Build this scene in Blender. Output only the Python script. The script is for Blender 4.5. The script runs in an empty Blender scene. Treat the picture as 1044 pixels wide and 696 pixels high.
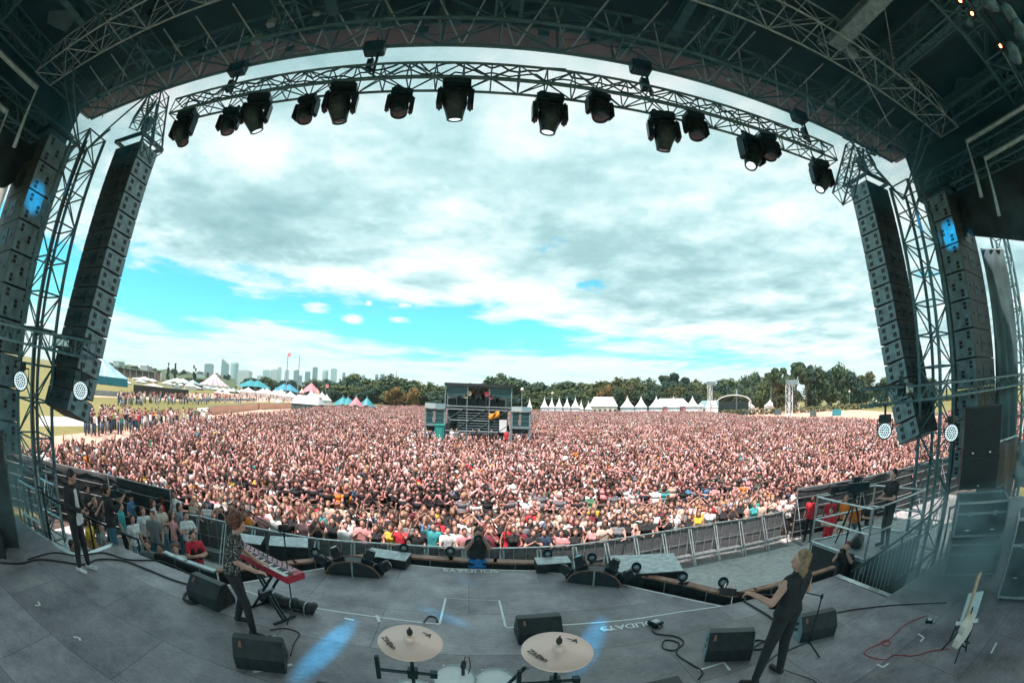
import bpy, bmesh, math, random
import numpy as np
from mathutils import Vector, Matrix, Quaternion, noise as mnoise
R=math.radians
random.seed(7); rng=np.random.default_rng(11)
S=bpy.context.scene; COL=S.collection
G=-1.8                      # ground level; the stage floor is z = 0
# ------------------------------------------------------------------ camera (full frame fisheye)
CAMH=3.4; F=449.35; CX,CY=522.,348.
def camrot():
    p,r,y=R(7.574),R(-1.572),R(-5.008); c,s=math.cos,math.sin
    return Matrix(((c(y),-s(y),0),(s(y),c(y),0),(0,0,1)))@Matrix(((1,0,0),(0,c(p),-s(p)),(0,s(p),c(p))))@Matrix(((c(r),0,s(r)),(0,1,0),(-s(r),0,c(r))))
MR=camrot()
def ray(px,py):
    dx,dy=px-CX,py-CY; r=math.hypot(dx,dy)+1e-9; th=2*math.asin(r/(2*F)); s=math.sin(th)
    return MR@Vector((s*dx/r,math.cos(th),-s*dy/r))
def gp(px,py,z=0.0):        # where the line of sight meets the level z
    d=ray(px,py); t=(z-CAMH)/d.z; return Vector((d.x*t,d.y*t,z))
def yp(px,py,y):            # where it meets the plane y
    d=ray(px,py); t=y/d.y; return Vector((d.x*t,y,CAMH+d.z*t))
cam=bpy.data.cameras.new('camera'); co=bpy.data.objects.new('camera',cam); COL.objects.link(co)
cam.type='PANO'
for tgt in (cam,getattr(cam,'cycles',None)):
    try: tgt.panorama_type='FISHEYE_EQUISOLID'; tgt.fisheye_lens=F/1044*36; tgt.fisheye_fov=R(200)
    except Exception: pass
cam.sensor_width=36; cam.sensor_fit='HORIZONTAL'; cam.clip_start=.05; cam.clip_end=9000
bc=Matrix(((1,0,0),(0,0,-1),(0,1,0)))
co.matrix_world=Matrix.Translation((0,0,CAMH))@((MR@bc).to_4x4()); S.camera=co
S.view_settings.view_transform='Standard'; S.view_settings.look='None'; S.view_settings.gamma=1
S.view_settings.exposure=EXPOSURE=0.62
S.cycles.max_bounces=6; S.cycles.diffuse_bounces=3; S.cycles.glossy_bounces=3; S.cycles.transmission_bounces=3
S.cycles.transparent_max_bounces=8; S.cycles.volume_bounces=0; S.cycles.sample_clamp_indirect=4
S.cycles.use_denoising=True; S.cycles.use_adaptive_sampling=True; S.cycles.adaptive_threshold=.03
# ------------------------------------------------------------------ materials
def newmat(name):
    m=bpy.data.materials.new(name); m.use_nodes=True; return m,m.node_tree,m.node_tree.nodes['Principled BSDF']
def N(nt,t,**k):
    n=nt.nodes.new(t)
    for a,b in k.items(): setattr(n,a,b)
    return n
MATS={}
def mat(name,col,rough=.6,metal=0,var=.15,scale=4,bump=0,spec=.5,emit=None,estr=0,alpha=1,dirt=None):
    if name in MATS: return MATS[name]
    m,nt,b=newmat(name); L=nt.links
    b.inputs['Roughness'].default_value=rough; b.inputs['Metallic'].default_value=metal
    b.inputs['Specular IOR Level'].default_value=spec
    tc=N(nt,'ShaderNodeTexCoord'); nz=N(nt,'ShaderNodeTexNoise'); nz.inputs['Scale'].default_value=scale; nz.inputs['Detail'].default_value=5
    L.new(tc.outputs['Object'],nz.inputs['Vector'])
    cr=N(nt,'ShaderNodeValToRGB'); e=cr.color_ramp.elements; e[0].position=.3; e[1].position=.72
    d=dirt or [c*(1-var*1.6) for c in col]; e[0].color=(*d[:3],1); e[1].color=(*[min(1,c*(1+var)) for c in col],1)
    L.new(nz.outputs['Fac'],cr.inputs['Fac']); L.new(cr.outputs['Color'],b.inputs['Base Color'])
    if bump:
        bp=N(nt,'ShaderNodeBump'); bp.inputs['Strength'].default_value=bump; bp.inputs['Distance'].default_value=.02
        n2=N(nt,'ShaderNodeTexNoise'); n2.inputs['Scale'].default_value=scale*6; L.new(tc.outputs['Object'],n2.inputs['Vector'])
        L.new(n2.outputs['Fac'],bp.inputs['Height']); L.new(bp.outputs['Normal'],b.inputs['Normal'])
    if emit: b.inputs['Emission Color'].default_value=(*emit,1); b.inputs['Emission Strength'].default_value=estr
    if alpha<1: b.inputs['Alpha'].default_value=alpha
    MATS[name]=m; return m
def M(n): return MATS[n] if isinstance(n,str) else n
mat('black_paint',(.022,.030,.033),.5,0,.3,9,.1)
mat('black_metal',(.020,.044,.050),.42,.5,.3,12)
mat('truss_dark',(.085,.19,.21),.45,.3,.25,6)
mat('truss_grey',(.42,.56,.57),.4,.3,.2,6)
mat('aluminium',(.55,.60,.60),.3,.85,.15,8)
mat('galvanised',(.42,.47,.48),.45,.7,.2,8)
mat('white_tape',(.8,.82,.8),.6,0,.1,30)
mat('wood',(.36,.17,.11),.55,0,.3,5,.2)
mat('rubber',(.022,.024,.026),.6,0,.3,12)
mat('cable_red',(.45,.05,.05),.5,0,.2,9)
mat('grille',(.035,.042,.045),.55,.3,.35,60,.4)
mat('pa_face',(.18,.29,.31),.55,0,.22,5,.1)
mat('pa_back',(.024,.040,.044),.6,0,.3,5,.1)
mat('roof_fabric',(.024,.055,.066),.65,0,.5,1.2,.4)
mat('roof_lip',(.22,.15,.155),.7,0,.25,1.5,.2,dirt=(.12,.11,.12))
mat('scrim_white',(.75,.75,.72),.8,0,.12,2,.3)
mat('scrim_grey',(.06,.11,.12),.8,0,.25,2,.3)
mat('skin',(.66,.36,.28),.5,0,.10,14); mat('skin_tan',(.50,.26,.19),.5,0,.1,14); mat('skin_brown',(.16,.08,.055),.5,0,.1,14)
mat('lens_off',(.05,.06,.07),.08,0,.1,9,spec=.9)
mat('lens_lit',(.7,.85,.9),.2,0,.05,9,emit=(.75,.95,1),estr=.9)
mat('lens_amber',(.9,.4,.15),.2,0,.05,9,emit=(1,.22,.06),estr=14)
mat('cymbal',(.86,.68,.56),.42,.25,.10,3,.0)
mat('drum_shell',(.55,.75,.78),.25,.2,.2,5)
mat('chrome',(.7,.72,.72),.12,1,.05,9)
mat('drum_head',(.93,.95,.95),.5,0,.05,9)
# ------------------------------------------------------------------ mesh builder
class MB:
    def __init__(s): s.v=[]; s.f=[]; s.m=[]; s.mi=0; s.log=[]
    def parts(s): return s.log
    def add(s,vs,fs):
        fs=list(fs); o=len(s.v); s.v.extend(tuple(p) for p in vs); s.f.extend(tuple(i+o for i in f) for f in fs); s.m.extend([s.mi]*len(fs)); s.log.append((o,len(s.v),len(s.f)-len(list(fs)),len(s.f)))
    def box(s,c,size,rz=0,rot=None,taper=1):
        x,y,z=[k/2 for k in size]; q=Matrix.Rotation(rz,3,'Z') if rot is None else rot; c=Vector(c)
        vs=[c+q@Vector((a*x*(taper if k>0 else 1),b*y*(taper if k>0 else 1),k*z)) for k in(-1,1) for a,b in((-1,-1),(1,-1),(1,1),(-1,1))]
        s.add(vs,[(3,2,1,0),(4,5,6,7),(0,1,5,4),(1,2,6,5),(2,3,7,6),(3,0,4,7)])
    def bbox(s,c,size,bev=.02,rz=0,rot=None):   # box with chamfered edges
        bm=bmesh.new(); bmesh.ops.create_cube(bm,size=1); bmesh.ops.scale(bm,vec=size,verts=bm.verts)
        bmesh.ops.bevel(bm,geom=bm.edges[:],offset=bev,segments=2,affect='EDGES')
        q=Matrix.Rotation(rz,3,'Z') if rot is None else rot; c=Vector(c); bm.verts.index_update()
        s.add([c+q@v.co for v in bm.verts],[[v.index for v in f.verts] for f in bm.faces]); bm.free()
    def cyl(s,p,q,r1,r2=None,n=8,cap=True):
        r2=r1 if r2 is None else r2; p=Vector(p); q=Vector(q); d=q-p
        if d.length<1e-6: return
        qq=d.to_track_quat('Z','Y'); vs=[]
        for c,r in((p,r1),(q,r2)):
            for i in range(n):
                a=2*math.pi*i/n; vs.append(c+qq@Vector((r*math.cos(a),r*math.sin(a),0)))
        fs=[(i,(i+1)%n,n+(i+1)%n,n+i) for i in range(n)]
        if cap: fs+=[tuple(range(n-1,-1,-1)),tuple(range(n,2*n))]
        s.add(vs,fs)
    def tube(s,pts,r,n=6):
        pts=[Vector(p) for p in pts]; vs=[]; q=None
        for i,p in enumerate(pts):
            d=(pts[min(i+1,len(pts)-1)]-pts[max(i-1,0)]).normalized()
            q=d.to_track_quat('Z','Y') if q is None else (q.to_matrix().col[2].rotation_difference(d)@q)
            for k in range(n):
                a=2*math.pi*k/n; vs.append(p+q@Vector((r*math.cos(a),r*math.sin(a),0)))
        fs=[(i*n+k,i*n+(k+1)%n,(i+1)*n+(k+1)%n,(i+1)*n+k) for i in range(len(pts)-1) for k in range(n)]
        fs+=[tuple(range(n-1,-1,-1)),tuple(range(len(vs)-n,len(vs)))]; s.add(vs,fs)
    def lathe(s,prof,c=(0,0,0),n=24,rot=None):   # (radius, height) outline
        c=Vector(c); vs=[]; q=rot or Matrix.Identity(3)
        for r,z in prof:
            for k in range(n):
                a=2*math.pi*k/n; vs.append(c+q@Vector((r*math.cos(a),r*math.sin(a),z)))
        fs=[(i*n+k,i*n+(k+1)%n,(i+1)*n+(k+1)%n,(i+1)*n+k) for i in range(len(prof)-1) for k in range(n)]
        if prof[0][0]>1e-4: fs.append(tuple(range(n-1,-1,-1)))
        if prof[-1][0]>1e-4 and not (prof[0][0]<1e-4 and len(prof)<=3): fs.append(tuple(range(len(vs)-n,len(vs))))
        s.add(vs,fs)
    def ell(s,c,r,n=12,m=8,rot=None):
        c=Vector(c); q=rot or Matrix.Identity(3); vs=[c+q@Vector((0,0,-r[2]))]
        for j in range(1,m):
            t=math.pi*j/m-math.pi/2
            for k in range(n):
                a=2*math.pi*k/n; vs.append(c+q@Vector((r[0]*math.cos(t)*math.cos(a),r[1]*math.cos(t)*math.sin(a),r[2]*math.sin(t))))
        vs.append(c+q@Vector((0,0,r[2]))); fs=[(0,1+(k+1)%n,1+k) for k in range(n)]
        for j in range(m-2):
            for k in range(n): a=1+j*n; fs.append((a+k,a+(k+1)%n,a+n+(k+1)%n,a+n+k))
        a=1+(m-2)*n; fs+=[(a+k,a+(k+1)%n,len(vs)-1) for k in range(n)]; s.add(vs,fs)
    def prism(s,poly,z0,z1):
        n=len(poly); s.add([(x,y,z0) for x,y in poly]+[(x,y,z1) for x,y in poly],[tuple(range(n-1,-1,-1)),tuple(range(n,2*n))]+[(i,(i+1)%n,n+(i+1)%n,n+i) for i in range(n)])
    def extr(s,poly,x0,x1,rot=None,c=(0,0,0)):   # outline in (y,z) pulled along x
        n=len(poly); q=rot or Matrix.Identity(3); c=Vector(c)
        s.add([c+q@Vector((x0,y,z)) for y,z in poly]+[c+q@Vector((x1,y,z)) for y,z in poly],[tuple(range(n-1,-1,-1)),tuple(range(n,2*n))]+[(i,(i+1)%n,n+(i+1)%n,n+i) for i in range(n)])
    def sheet(s,poly,z): s.add([(x,y,z) for x,y in poly],[tuple(range(len(poly)))])
    def truss(s,p,q,w,h,rc=.03,rb=.016,step=None,up=(0,0,1),tri=False,n=6):
        p=Vector(p); q=Vector(q); d=(q-p); L=d.length; d.normalize(); up=Vector(up); sd=d.cross(up).normalized(); u=sd.cross(d).normalized()
        offs=[(-w/2,0),(w/2,0),(w/2,h),(-w/2,h)] if not tri else [(-w/2,0),(w/2,0),(0,h)]
        k=max(1,round(L/(step or max(w,h)))); c=[[p+d*(L*i/k)+sd*a+u*b for i in range(k+1)] for a,b in offs]
        for ch in c: s.cyl(ch[0],ch[-1],rc,n=n)
        m=len(c)
        for i in range(k):
            for j in range(m):
                a,b=c[j],c[(j+1)%m]
                s.cyl(a[i],b[i],rb,n=5,cap=False)
                (s.cyl(a[i],b[i+1],rb,n=5,cap=False) if (i+j)%2 else s.cyl(b[i],a[i+1],rb,n=5,cap=False))
        for j in range(m): s.cyl(c[j][k],c[(j+1)%m][k],rb,n=5,cap=False)
    def build(s,name,mats,parent=None,smooth=False,link=True):
        me=bpy.data.meshes.new(name); me.from_pydata([tuple(v) for v in s.v],[],s.f)
        for mm in (mats if isinstance(mats,(list,tuple)) else [mats] if mats else []): me.materials.append(M(mm) if isinstance(mm,str) else mm)
        if any(s.m): me.polygons.foreach_set('material_index',s.m)
        if smooth: me.polygons.foreach_set('use_smooth',[True]*len(me.polygons))
        me.update(); o=bpy.data.objects.new(name,me)
        if smooth=='auto':
            for e in me.edges: pass
        if link: COL.objects.link(o)
        if parent is not None: o.parent=parent
        return o
def each(b,name,mats,parent=None,smooth=False):
    out=[]; fi=0
    for (v0,v1,f0,f1) in b.parts():
        c=MB(); c.v=b.v[v0:v1]; c.f=[tuple(i-v0 for i in f) for f in b.f[f0:f1]]; c.m=[0]*len(c.f); out.append(c.build(name,mats,parent,smooth))
    return out
def tag(o,label=None,cat=None,group=None,kind=None):
    for k,v in(('label',label),('category',cat),('group',group),('kind',kind)):
        if v: o[k]=v
    return o
def thing(name,loc=(0,0,0),rz=0,label=None,cat=None,group=None):
    o=bpy.data.objects.new(name,None); COL.objects.link(o); o.location=loc; o.rotation_euler=(0,0,rz); o.empty_display_size=.2
    return tag(o,label,cat,group)
def kids(o): return [c for c in bpy.data.objects if c.parent is o]
CH={}
def copy_tree(o,parent=None,loc=None,rz=None,label=None,group=None):
    c=o.copy(); COL.objects.link(c); c.parent=parent
    if loc is not None: c.location=loc
    if rz is not None: c.rotation_euler=(0,0,rz)
    if label: c['label']=label
    if group: c['group']=group
    if o.name not in CH: CH[o.name]=kids(o)
    for k in CH[o.name]: copy_tree(k,c)
    return c
# ------------------------------------------------------------------ sky and sun
SUN_EL,SUN_AZ=R(67),R(215)   # azimuth clockwise from +y: behind the stage roof
W=bpy.data.worlds.new('World'); S.world=W; W.use_nodes=True; nt=W.node_tree; L=nt.links; nt.nodes.clear()
out=N(nt,'ShaderNodeOutputWorld'); bg=N(nt,'ShaderNodeBackground'); bg.inputs['Strength'].default_value=.1
L.new(bg.outputs[0],out.inputs[0])
sky=N(nt,'ShaderNodeTexSky'); sky.sky_type='NISHITA'; sky.sun_disc=False; sky.sun_elevation=SUN_EL; sky.sun_rotation=SUN_AZ
sky.air_density=1.2; sky.dust_density=.6; sky.ozone_density=3
tc=N(nt,'ShaderNodeTexCoord'); sp=N(nt,'ShaderNodeSeparateXYZ'); L.new(tc.outputs['Generated'],sp.inputs[0])
def mth(op,a,b=None,c=None,clamp=False):
    n=N(nt,'ShaderNodeMath',operation=op,use_clamp=clamp)
    for i,x in enumerate((a,b,c)):
        if x is None: continue
        if isinstance(x,(int,float)): n.inputs[i].default_value=x
        else: L.new(x,n.inputs[i])
    return n.outputs[0]
def sstep(x,a,b):
    n=N(nt,'ShaderNodeMapRange'); n.interpolation_type='SMOOTHSTEP'; L.new(x,n.inputs[0]); n.inputs[1].default_value=a; n.inputs[2].default_value=b; return n.outputs[0]
X,Y,Z=sp.outputs
den=mth('ADD',mth('MAXIMUM',Z,0),.07); cv=N(nt,'ShaderNodeCombineXYZ')
L.new(mth('DIVIDE',X,den),cv.inputs[0]); L.new(mth('DIVIDE',Y,den),cv.inputs[1])
def nz(vec,sc,det=7,rough=.55,dist=0,off=(0,0,0)):
    mp=N(nt,'ShaderNodeMapping'); mp.inputs['Location'].default_value=off; L.new(vec,mp.inputs[0])
    n=N(nt,'ShaderNodeTexNoise'); n.inputs['Scale'].default_value=sc; n.inputs['Detail'].default_value=det; n.inputs['Roughness'].default_value=rough; n.inputs['Distortion'].default_value=dist
    L.new(mp.outputs[0],n.inputs['Vector']); return n.outputs['Fac']
P=cv.outputs[0]
def mixc(f,a,b):
    n=N(nt,'ShaderNodeMix',data_type='RGBA')
    if isinstance(f,float): n.inputs['Factor'].default_value=f
    else: L.new(f,n.inputs['Factor'])
    for x,i in((a,6),(b,7)):
        if isinstance(x,tuple): n.inputs[i].default_value=(*x,1)
        else: L.new(x,n.inputs[i])
    return n.outputs[2]
az=mth('ARCTAN2',X,Y)
# deck of cloud: its lower rim stands about 13 degrees up on one side and sinks on the other
n1=nz(P,.55,8,.6,.2,(3.1,1.7,0)); n3=nz(P,1.6,8,.62,.1,(9.1,4.7,2)); 
rim=mth('ADD',mth('ADD',mth('MULTIPLY',az,-.04),.200),mth('MULTIPLY',mth('MAXIMUM',az,0),-.13))
hz=mth('SUBTRACT',Z,rim)
hz=mth('ADD',hz,mth('MULTIPLY',mth('SUBTRACT',n3,.5),.20))
deck=sstep(hz,-.02,.035)
hol=sstep(nz(P,1.15,7,.6,.3,(5.3,2.2,7)),.66,.72)
deck=mth('MULTIPLY',deck,mth('SUBTRACT',1,mth('MULTIPLY',hol,.9)))
# long low streaks near the horizon
st=N(nt,'ShaderNodeCombineXYZ'); L.new(mth('MULTIPLY',az,2.2),st.inputs[0]); L.new(mth('MULTIPLY',Z,17),st.inputs[1])
n5=nz(st.outputs[0],1.2,7,.6,.2,(2.2,.6,0))
low=sstep(mth('ADD',n5,mth('MULTIPLY',mth('SUBTRACT',.125,Z),2.6)),.47,.62)
puff=None
for px,py,rx,rz_ in((323,314,.034,.014),(359,325,.028,.012),(407,326,.028,.007),(376,309,.010,.007),(412,311,.017,.006),(520,318,.06,.010),(270,372,.3,.016),(620,372,.25,.014)):
    d=ray(px,py); a0=math.atan2(d.x,d.y)
    u=mth('DIVIDE',mth('SUBTRACT',az,a0),rx); v=mth('DIVIDE',mth('SUBTRACT',Z,d.z),rz_)
    q=mth('SUBTRACT',1.25,mth('ADD',mth('MULTIPLY',u,u),mth('MULTIPLY',v,v)))
    q=sstep(mth('ADD',q,mth('MULTIPLY',mth('SUBTRACT',nz(st.outputs[0],11,7,.68,.6),.5),4.2)),0,1.5)
    puff=q if puff is None else mth('MAXIMUM',puff,q)
cover=mth('MAXIMUM',mth('MAXIMUM',deck,mth('MULTIPLY',low,.80)),puff)
# light and dark masses of the deck
dk=nz(P,.95,8,.60,.0,(7.7,0.4,1)); dk2=nz(P,2.9,9,.62,.0,(1,6,3))
tone=mth('ADD',mth('MULTIPLY',dk,.62),mth('MULTIPLY',dk2,.38))
dd=ray(255,235); u=mth('DIVIDE',mth('SUBTRACT',az,math.atan2(dd.x,dd.y)),.42); v=mth('DIVIDE',mth('SUBTRACT',Z,dd.z+.02),.13)
big=mth('MULTIPLY',mth('MAXIMUM',mth('SUBTRACT',1,mth('ADD',mth('MULTIPLY',u,u),mth('MULTIPLY',v,v))),0),.10)
tone=mth('SUBTRACT',tone,big)
# bright lower rim
tone=mth('ADD',tone,mth('MULTIPLY',mth('SUBTRACT',1,sstep(hz,.0,.10)),.14))
cr=N(nt,'ShaderNodeValToRGB'); L.new(tone,cr.inputs['Fac']); el=cr.color_ramp.elements
el[0].position=.34; el[0].color=(.25,.47,.50,1); el[1].position=.64; el[1].color=(1.0,1.0,1.0,1)
e=el.new(.43); e.color=(.37,.61,.64,1); e=el.new(.50); e.color=(.54,.79,.81,1); e=el.new(.575); e.color=(.84,.97,.97,1)
cl=N(nt,'ShaderNodeVectorMath',operation='SCALE'); L.new(cr.outputs['Color'],cl.inputs[0]); cl.inputs['Scale'].default_value=7.5
tint=N(nt,'ShaderNodeVectorMath',operation='MULTIPLY'); L.new(sky.outputs[0],tint.inputs[0]); tint.inputs[1].default_value=(.34,1.50,1.40)
col=mixc(cover,tint.outputs[0],cl.outputs[0])
L.new(col,bg.inputs['Color'])
sun=bpy.data.lights.new('sun','SUN'); sun.energy=5.0; sun.angle=R(.6); sun.color=(1,.84,.80)
so=bpy.data.objects.new('sun',sun); COL.objects.link(so)
sd=Vector((math.cos(SUN_EL)*math.sin(SUN_AZ),math.cos(SUN_EL)*math.cos(SUN_AZ),math.sin(SUN_EL)))
so.rotation_euler=(-sd).to_track_quat('-Z','Y').to_euler()
# ================================================================== STAGE
def floor_mat():
    m,nt,b=newmat('stage_floor_panels'); L=nt.links
    tc=N(nt,'ShaderNodeTexCoord'); br=N(nt,'ShaderNodeTexBrick')
    L.new(tc.outputs['Object'],br.inputs['Vector']); br.inputs['Scale'].default_value=1
    br.inputs['Color1'].default_value=(.27,.26,.275,1); br.inputs['Color2'].default_value=(.41,.39,.41,1); br.inputs['Mortar'].default_value=(.06,.06,.062,1)
    br.inputs['Mortar Size'].default_value=.005; br.inputs['Brick Width'].default_value=2.6; br.inputs['Row Height'].default_value=1.25; br.inputs['Mortar Smooth'].default_value=.3
    br.inputs['Bias'].default_value=-.1
    n=N(nt,'ShaderNodeTexNoise'); n.inputs['Scale'].default_value=1.3; n.inputs['Detail'].default_value=8; n.inputs['Roughness'].default_value=.65; L.new(tc.outputs['Object'],n.inputs['Vector'])
    cr=N(nt,'ShaderNodeValToRGB'); L.new(n.outputs['Fac'],cr.inputs['Fac']); e=cr.color_ramp.elements; e[0].position=.33; e[0].color=(.50,.50,.53,1); e[1].position=.68; e[1].color=(1.22,1.20,1.18,1)
    mx=N(nt,'ShaderNodeMix',data_type='RGBA',blend_type='MULTIPLY'); mx.inputs['Factor'].default_value=1; L.new(br.outputs['Color'],mx.inputs[6]); L.new(cr.outputs['Color'],mx.inputs[7])
    n2=N(nt,'ShaderNodeTexNoise'); n2.inputs['Scale'].default_value=55; n2.inputs['Detail'].default_value=4; L.new(tc.outputs['Object'],n2.inputs['Vector'])
    c2=N(nt,'ShaderNodeValToRGB'); L.new(n2.outputs['Fac'],c2.inputs['Fac']); e=c2.color_ramp.elements; e[0].position=.66; e[0].color=(0,0,0,1); e[1].position=.74; e[1].color=(.16,.16,.16,1)
    ad=N(nt,'ShaderNodeMix',data_type='RGBA',blend_type='ADD'); ad.inputs['Factor'].default_value=1; L.new(mx.outputs[2],ad.inputs[6]); L.new(c2.outputs['Color'],ad.inputs[7])
    # scuffs
    mp=N(nt,'ShaderNodeMapping'); mp.inputs['Scale'].default_value=(1,7,1); mp.inputs['Rotation'].default_value=(0,0,.5); L.new(tc.outputs['Object'],mp.inputs[0])
    n3=N(nt,'ShaderNodeTexNoise'); n3.inputs['Scale'].default_value=3; n3.inputs['Detail'].default_value=6; L.new(mp.outputs[0],n3.inputs['Vector'])
    n4=N(nt,'ShaderNodeTexNoise'); n4.inputs['Scale'].default_value=9; n4.inputs['Detail'].default_value=9; n4.inputs['Roughness'].default_value=.75; n4.inputs['Distortion'].default_value=1.2; L.new(mp.outputs[0],n4.inputs['Vector'])
    c4=N(nt,'ShaderNodeValToRGB'); L.new(n4.outputs['Fac'],c4.inputs['Fac']); e=c4.color_ramp.elements; e[0].position=.36; e[0].color=(.52,.50,.50,1); e[1].position=.54; e[1].color=(1.06,1.06,1.06,1)
    m4=N(nt,'ShaderNodeMix',data_type='RGBA',blend_type='MULTIPLY'); m4.inputs['Factor'].default_value=.85; L.new(ad.outputs[2],m4.inputs[6]); L.new(c4.outputs['Color'],m4.inputs[7]); L.new(m4.outputs[2],b.inputs['Base Color'])
    rr=N(nt,'ShaderNodeMapRange'); L.new(n3.outputs['Fac'],rr.inputs[0]); rr.inputs[3].default_value=.38; rr.inputs[4].default_value=.62; L.new(rr.outputs[0],b.inputs['Roughness'])
    b.inputs['Specular IOR Level'].default_value=.55
    MATS['stage_floor_panels']=m
floor_mat()
thr=[(4.02,5.60),(3.48,6.34),(2.77,7.18),(2.05,7.78),(1.29,8.17),(.42,8.25),(-.35,8.25),(-1.13,8.32),(-1.9,8.2),(-2.77,7.62),(-3.25,7.1),(-4.1,5.92)]
outl=[(-16,-6),(15,-6),(15,3.83),(6.5,3.83),(6.52,5.33)]+thr+[(-6.89,5.9),(-6.89,4.6),(-16,4.45)]
b=MB(); b.prism(outl,-.10,0); fl=b.build('stage_floor','stage_floor_panels'); tag(fl,kind='structure')
b=MB(); inn=[(x*.995,y-.04) for x,y in outl]; b.prism(inn,G+.02,-.104); o=b.build('stage_skirt','black_paint'); tag(o,kind='structure')
# aluminium edge strips beside the wings
b=MB()
for p,q in (((-6.99,4.6),(-6.99,5.9)),((6.62,3.83),(6.62,5.33)),((-9.2,4.52),(-6.95,4.72)),((6.65,3.74),(8.2,3.72))):
    p,q=Vector((*p,0)),Vector((*q,0)); d=(q-p); b.box((p+q)/2+Vector((0,0,-.03)),(d.length,.14,.05),math.atan2(d.y,d.x))
tag(b.build('stage_edge_strip','aluminium'),kind='structure')
# painted tape
def strip(b,pts,w,z=.004):
    for p,q in zip(pts,pts[1:]):
        p,q=Vector((*p,0)),Vector((*q,0)); d=q-p; n=Vector((-d.y,d.x,0)).normalized()*w/2
        b.add([(p+n)+Vector((0,0,z)),(p-n)+Vector((0,0,z)),(q-n)+Vector((0,0,z)),(q+n)+Vector((0,0,z))],[(0,1,2,3)])
b=MB()
T=[tuple(gp(*p)[:2]) for p in ((248,601),(262,606),(290,614),(330,621),(365,626),(400,630.5),(448,636))]
strip(b,T,.035)
T=[tuple(gp(*p)[:2]) for p in ((516,639.5),(560,637.5),(600,635),(645,631),(690,624),(715,620.5),(736,617.5))]
strip(b,T,.035,.0045)
strip(b,[(-.43,5.88),(-.385,6.8)],.035,.005); strip(b,[(.53,5.83),(.50,6.77)],.035,.005)
strip(b,[tuple(gp(*p)[:2]) for p in ((509,612),(450,609))],.012,.0055)
strip(b,[(p[0]*.994-.0,p[1]-.045) for p in thr],.03)
for a,c in (((258,685),(298,677)),((612,641),(625,642)),((384,627),(387,634)),((351,630),(361,632))): strip(b,[tuple(gp(*a)[:2]),tuple(gp(*c)[:2])],.05,.006)
for pts in (((36,617),(41,617),(39,613)),((75,649),(81,650),(82,653)),((936,646),(942,650),(938,654)),((894,677),(900,680),(906,676)),((1016,655),(1010,666)),((712,683),(738,675),(744,683)),((736,672),(743,669))):
    strip(b,[tuple(gp(*p)[:2]) for p in pts],.035,.006)
tag(b.build('floor_tape_marking','white_tape'),kind='structure')
def text_mesh(name,txt,size,loc,rz,m='white_tape',rx=0,ext=0.0005,parent=None,al='CENTER'):
    c=bpy.data.curves.new(name,'FONT'); c.body=txt; c.size=size; c.align_x=al; c.align_y='CENTER'; c.extrude=ext; c.offset=.004*size/.2
    t=bpy.data.objects.new(name,c); COL.objects.link(t); dg=bpy.context.evaluated_depsgraph_get(); me=bpy.data.meshes.new_from_object(t.evaluated_get(dg))
    bpy.data.objects.remove(t); o=bpy.data.objects.new(name,me); me.materials.clear(); me.materials.append(M(m)); COL.objects.link(o); o.location=loc; o.rotation_euler=(rx,0,rz)
    if parent: o.parent=parent
    return o
p=gp(644,637.5); q=gp(663,635); tag(text_mesh('stencil_lettering','SOLIDAYS',.21,(p.x,p.y,.007),math.pi-.04),kind='structure')
p=gp(480,581.5); tag(text_mesh('stencil_lettering','SOLIDAYS',.24,(p.x,p.y,.007),math.pi),kind='structure')
for px,py,s in ((655,613,1),(683,632,0)): pass
# ---- low black rail with a wooden cap along the front of the stage
def wallrun(name,pts,z0,z1,w,wood,label,seg=True):
    t=thing(name,(0,0,0),0,label,'rail'); b=MB(); c=MB()
    for p,q in zip(pts,pts[1:]):
        p,q=Vector((*p,0)),Vector((*q,0)); d=q-p; a=math.atan2(d.y,d.x); m=(p+q)/2
        b.box((m.x,m.y,(z0+z1)/2),(d.length+.002,w*.55,z1-z0),a); c.box((m.x,m.y,z1+.022),(d.length+w*.35,w,.04),a)
    b.build('panel','black_paint',t); c.build('cap',wood,t)
    k=0
    for p,q in zip(pts,pts[1:]):
        p,q=Vector((*p,0)),Vector((*q,0)); m=p.lerp(q,.5); d=(q-p).normalized(); nrm=Vector((d.y,-d.x,0))
        b=MB(); a=m+nrm*(w*.33) if nrm.y<0 else m-nrm*(w*.33)
        b.cyl((a.x,a.y,z0+.15),(a.x,a.y,z1),.014,n=6); b.build('bracket','galvanised',t)
    return t
RZ=.1
wallrun('front_rail',[tuple(gp(*p,RZ)[:2]) for p in ((222,580),(262,577),(300,572),(340,568),(372,566),(376,566))],-.5,RZ-.04,.16,'wood','wood capped black rail at the stage front behind the red keyboard')
wallrun('front_rail',[tuple(gp(*p,RZ)[:2]) for p in ((418,566),(460,569),(505,571),(546,572))],-.5,RZ-.04,.2,'wood','wood capped black rail at the middle of the stage front, below the photographer')
wallrun('front_rail',[tuple(gp(*p,RZ)[:2]) for p in ((596,573),(625,580),(660,586),(700,594),(746,605))],-.5,RZ-.04,.16,'wood','wood capped black rail running diagonally towards the bass player')
wallrun('front_rail',[tuple(gp(*p,RZ)[:2]) for p in ((749,605),(770,600),(802,592),(850,577))],-.5,RZ-.04,.12,'wood','wood capped black rail along the wing behind the bass player')
wallrun('front_rail',[tuple(gp(*p,RZ)[:2]) for p in ((168,562),(190,571),(219,581))],-.5,RZ-.04,.12,'galvanised','grey capped black rail at the wing in front of the guard in the red shirt')
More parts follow.
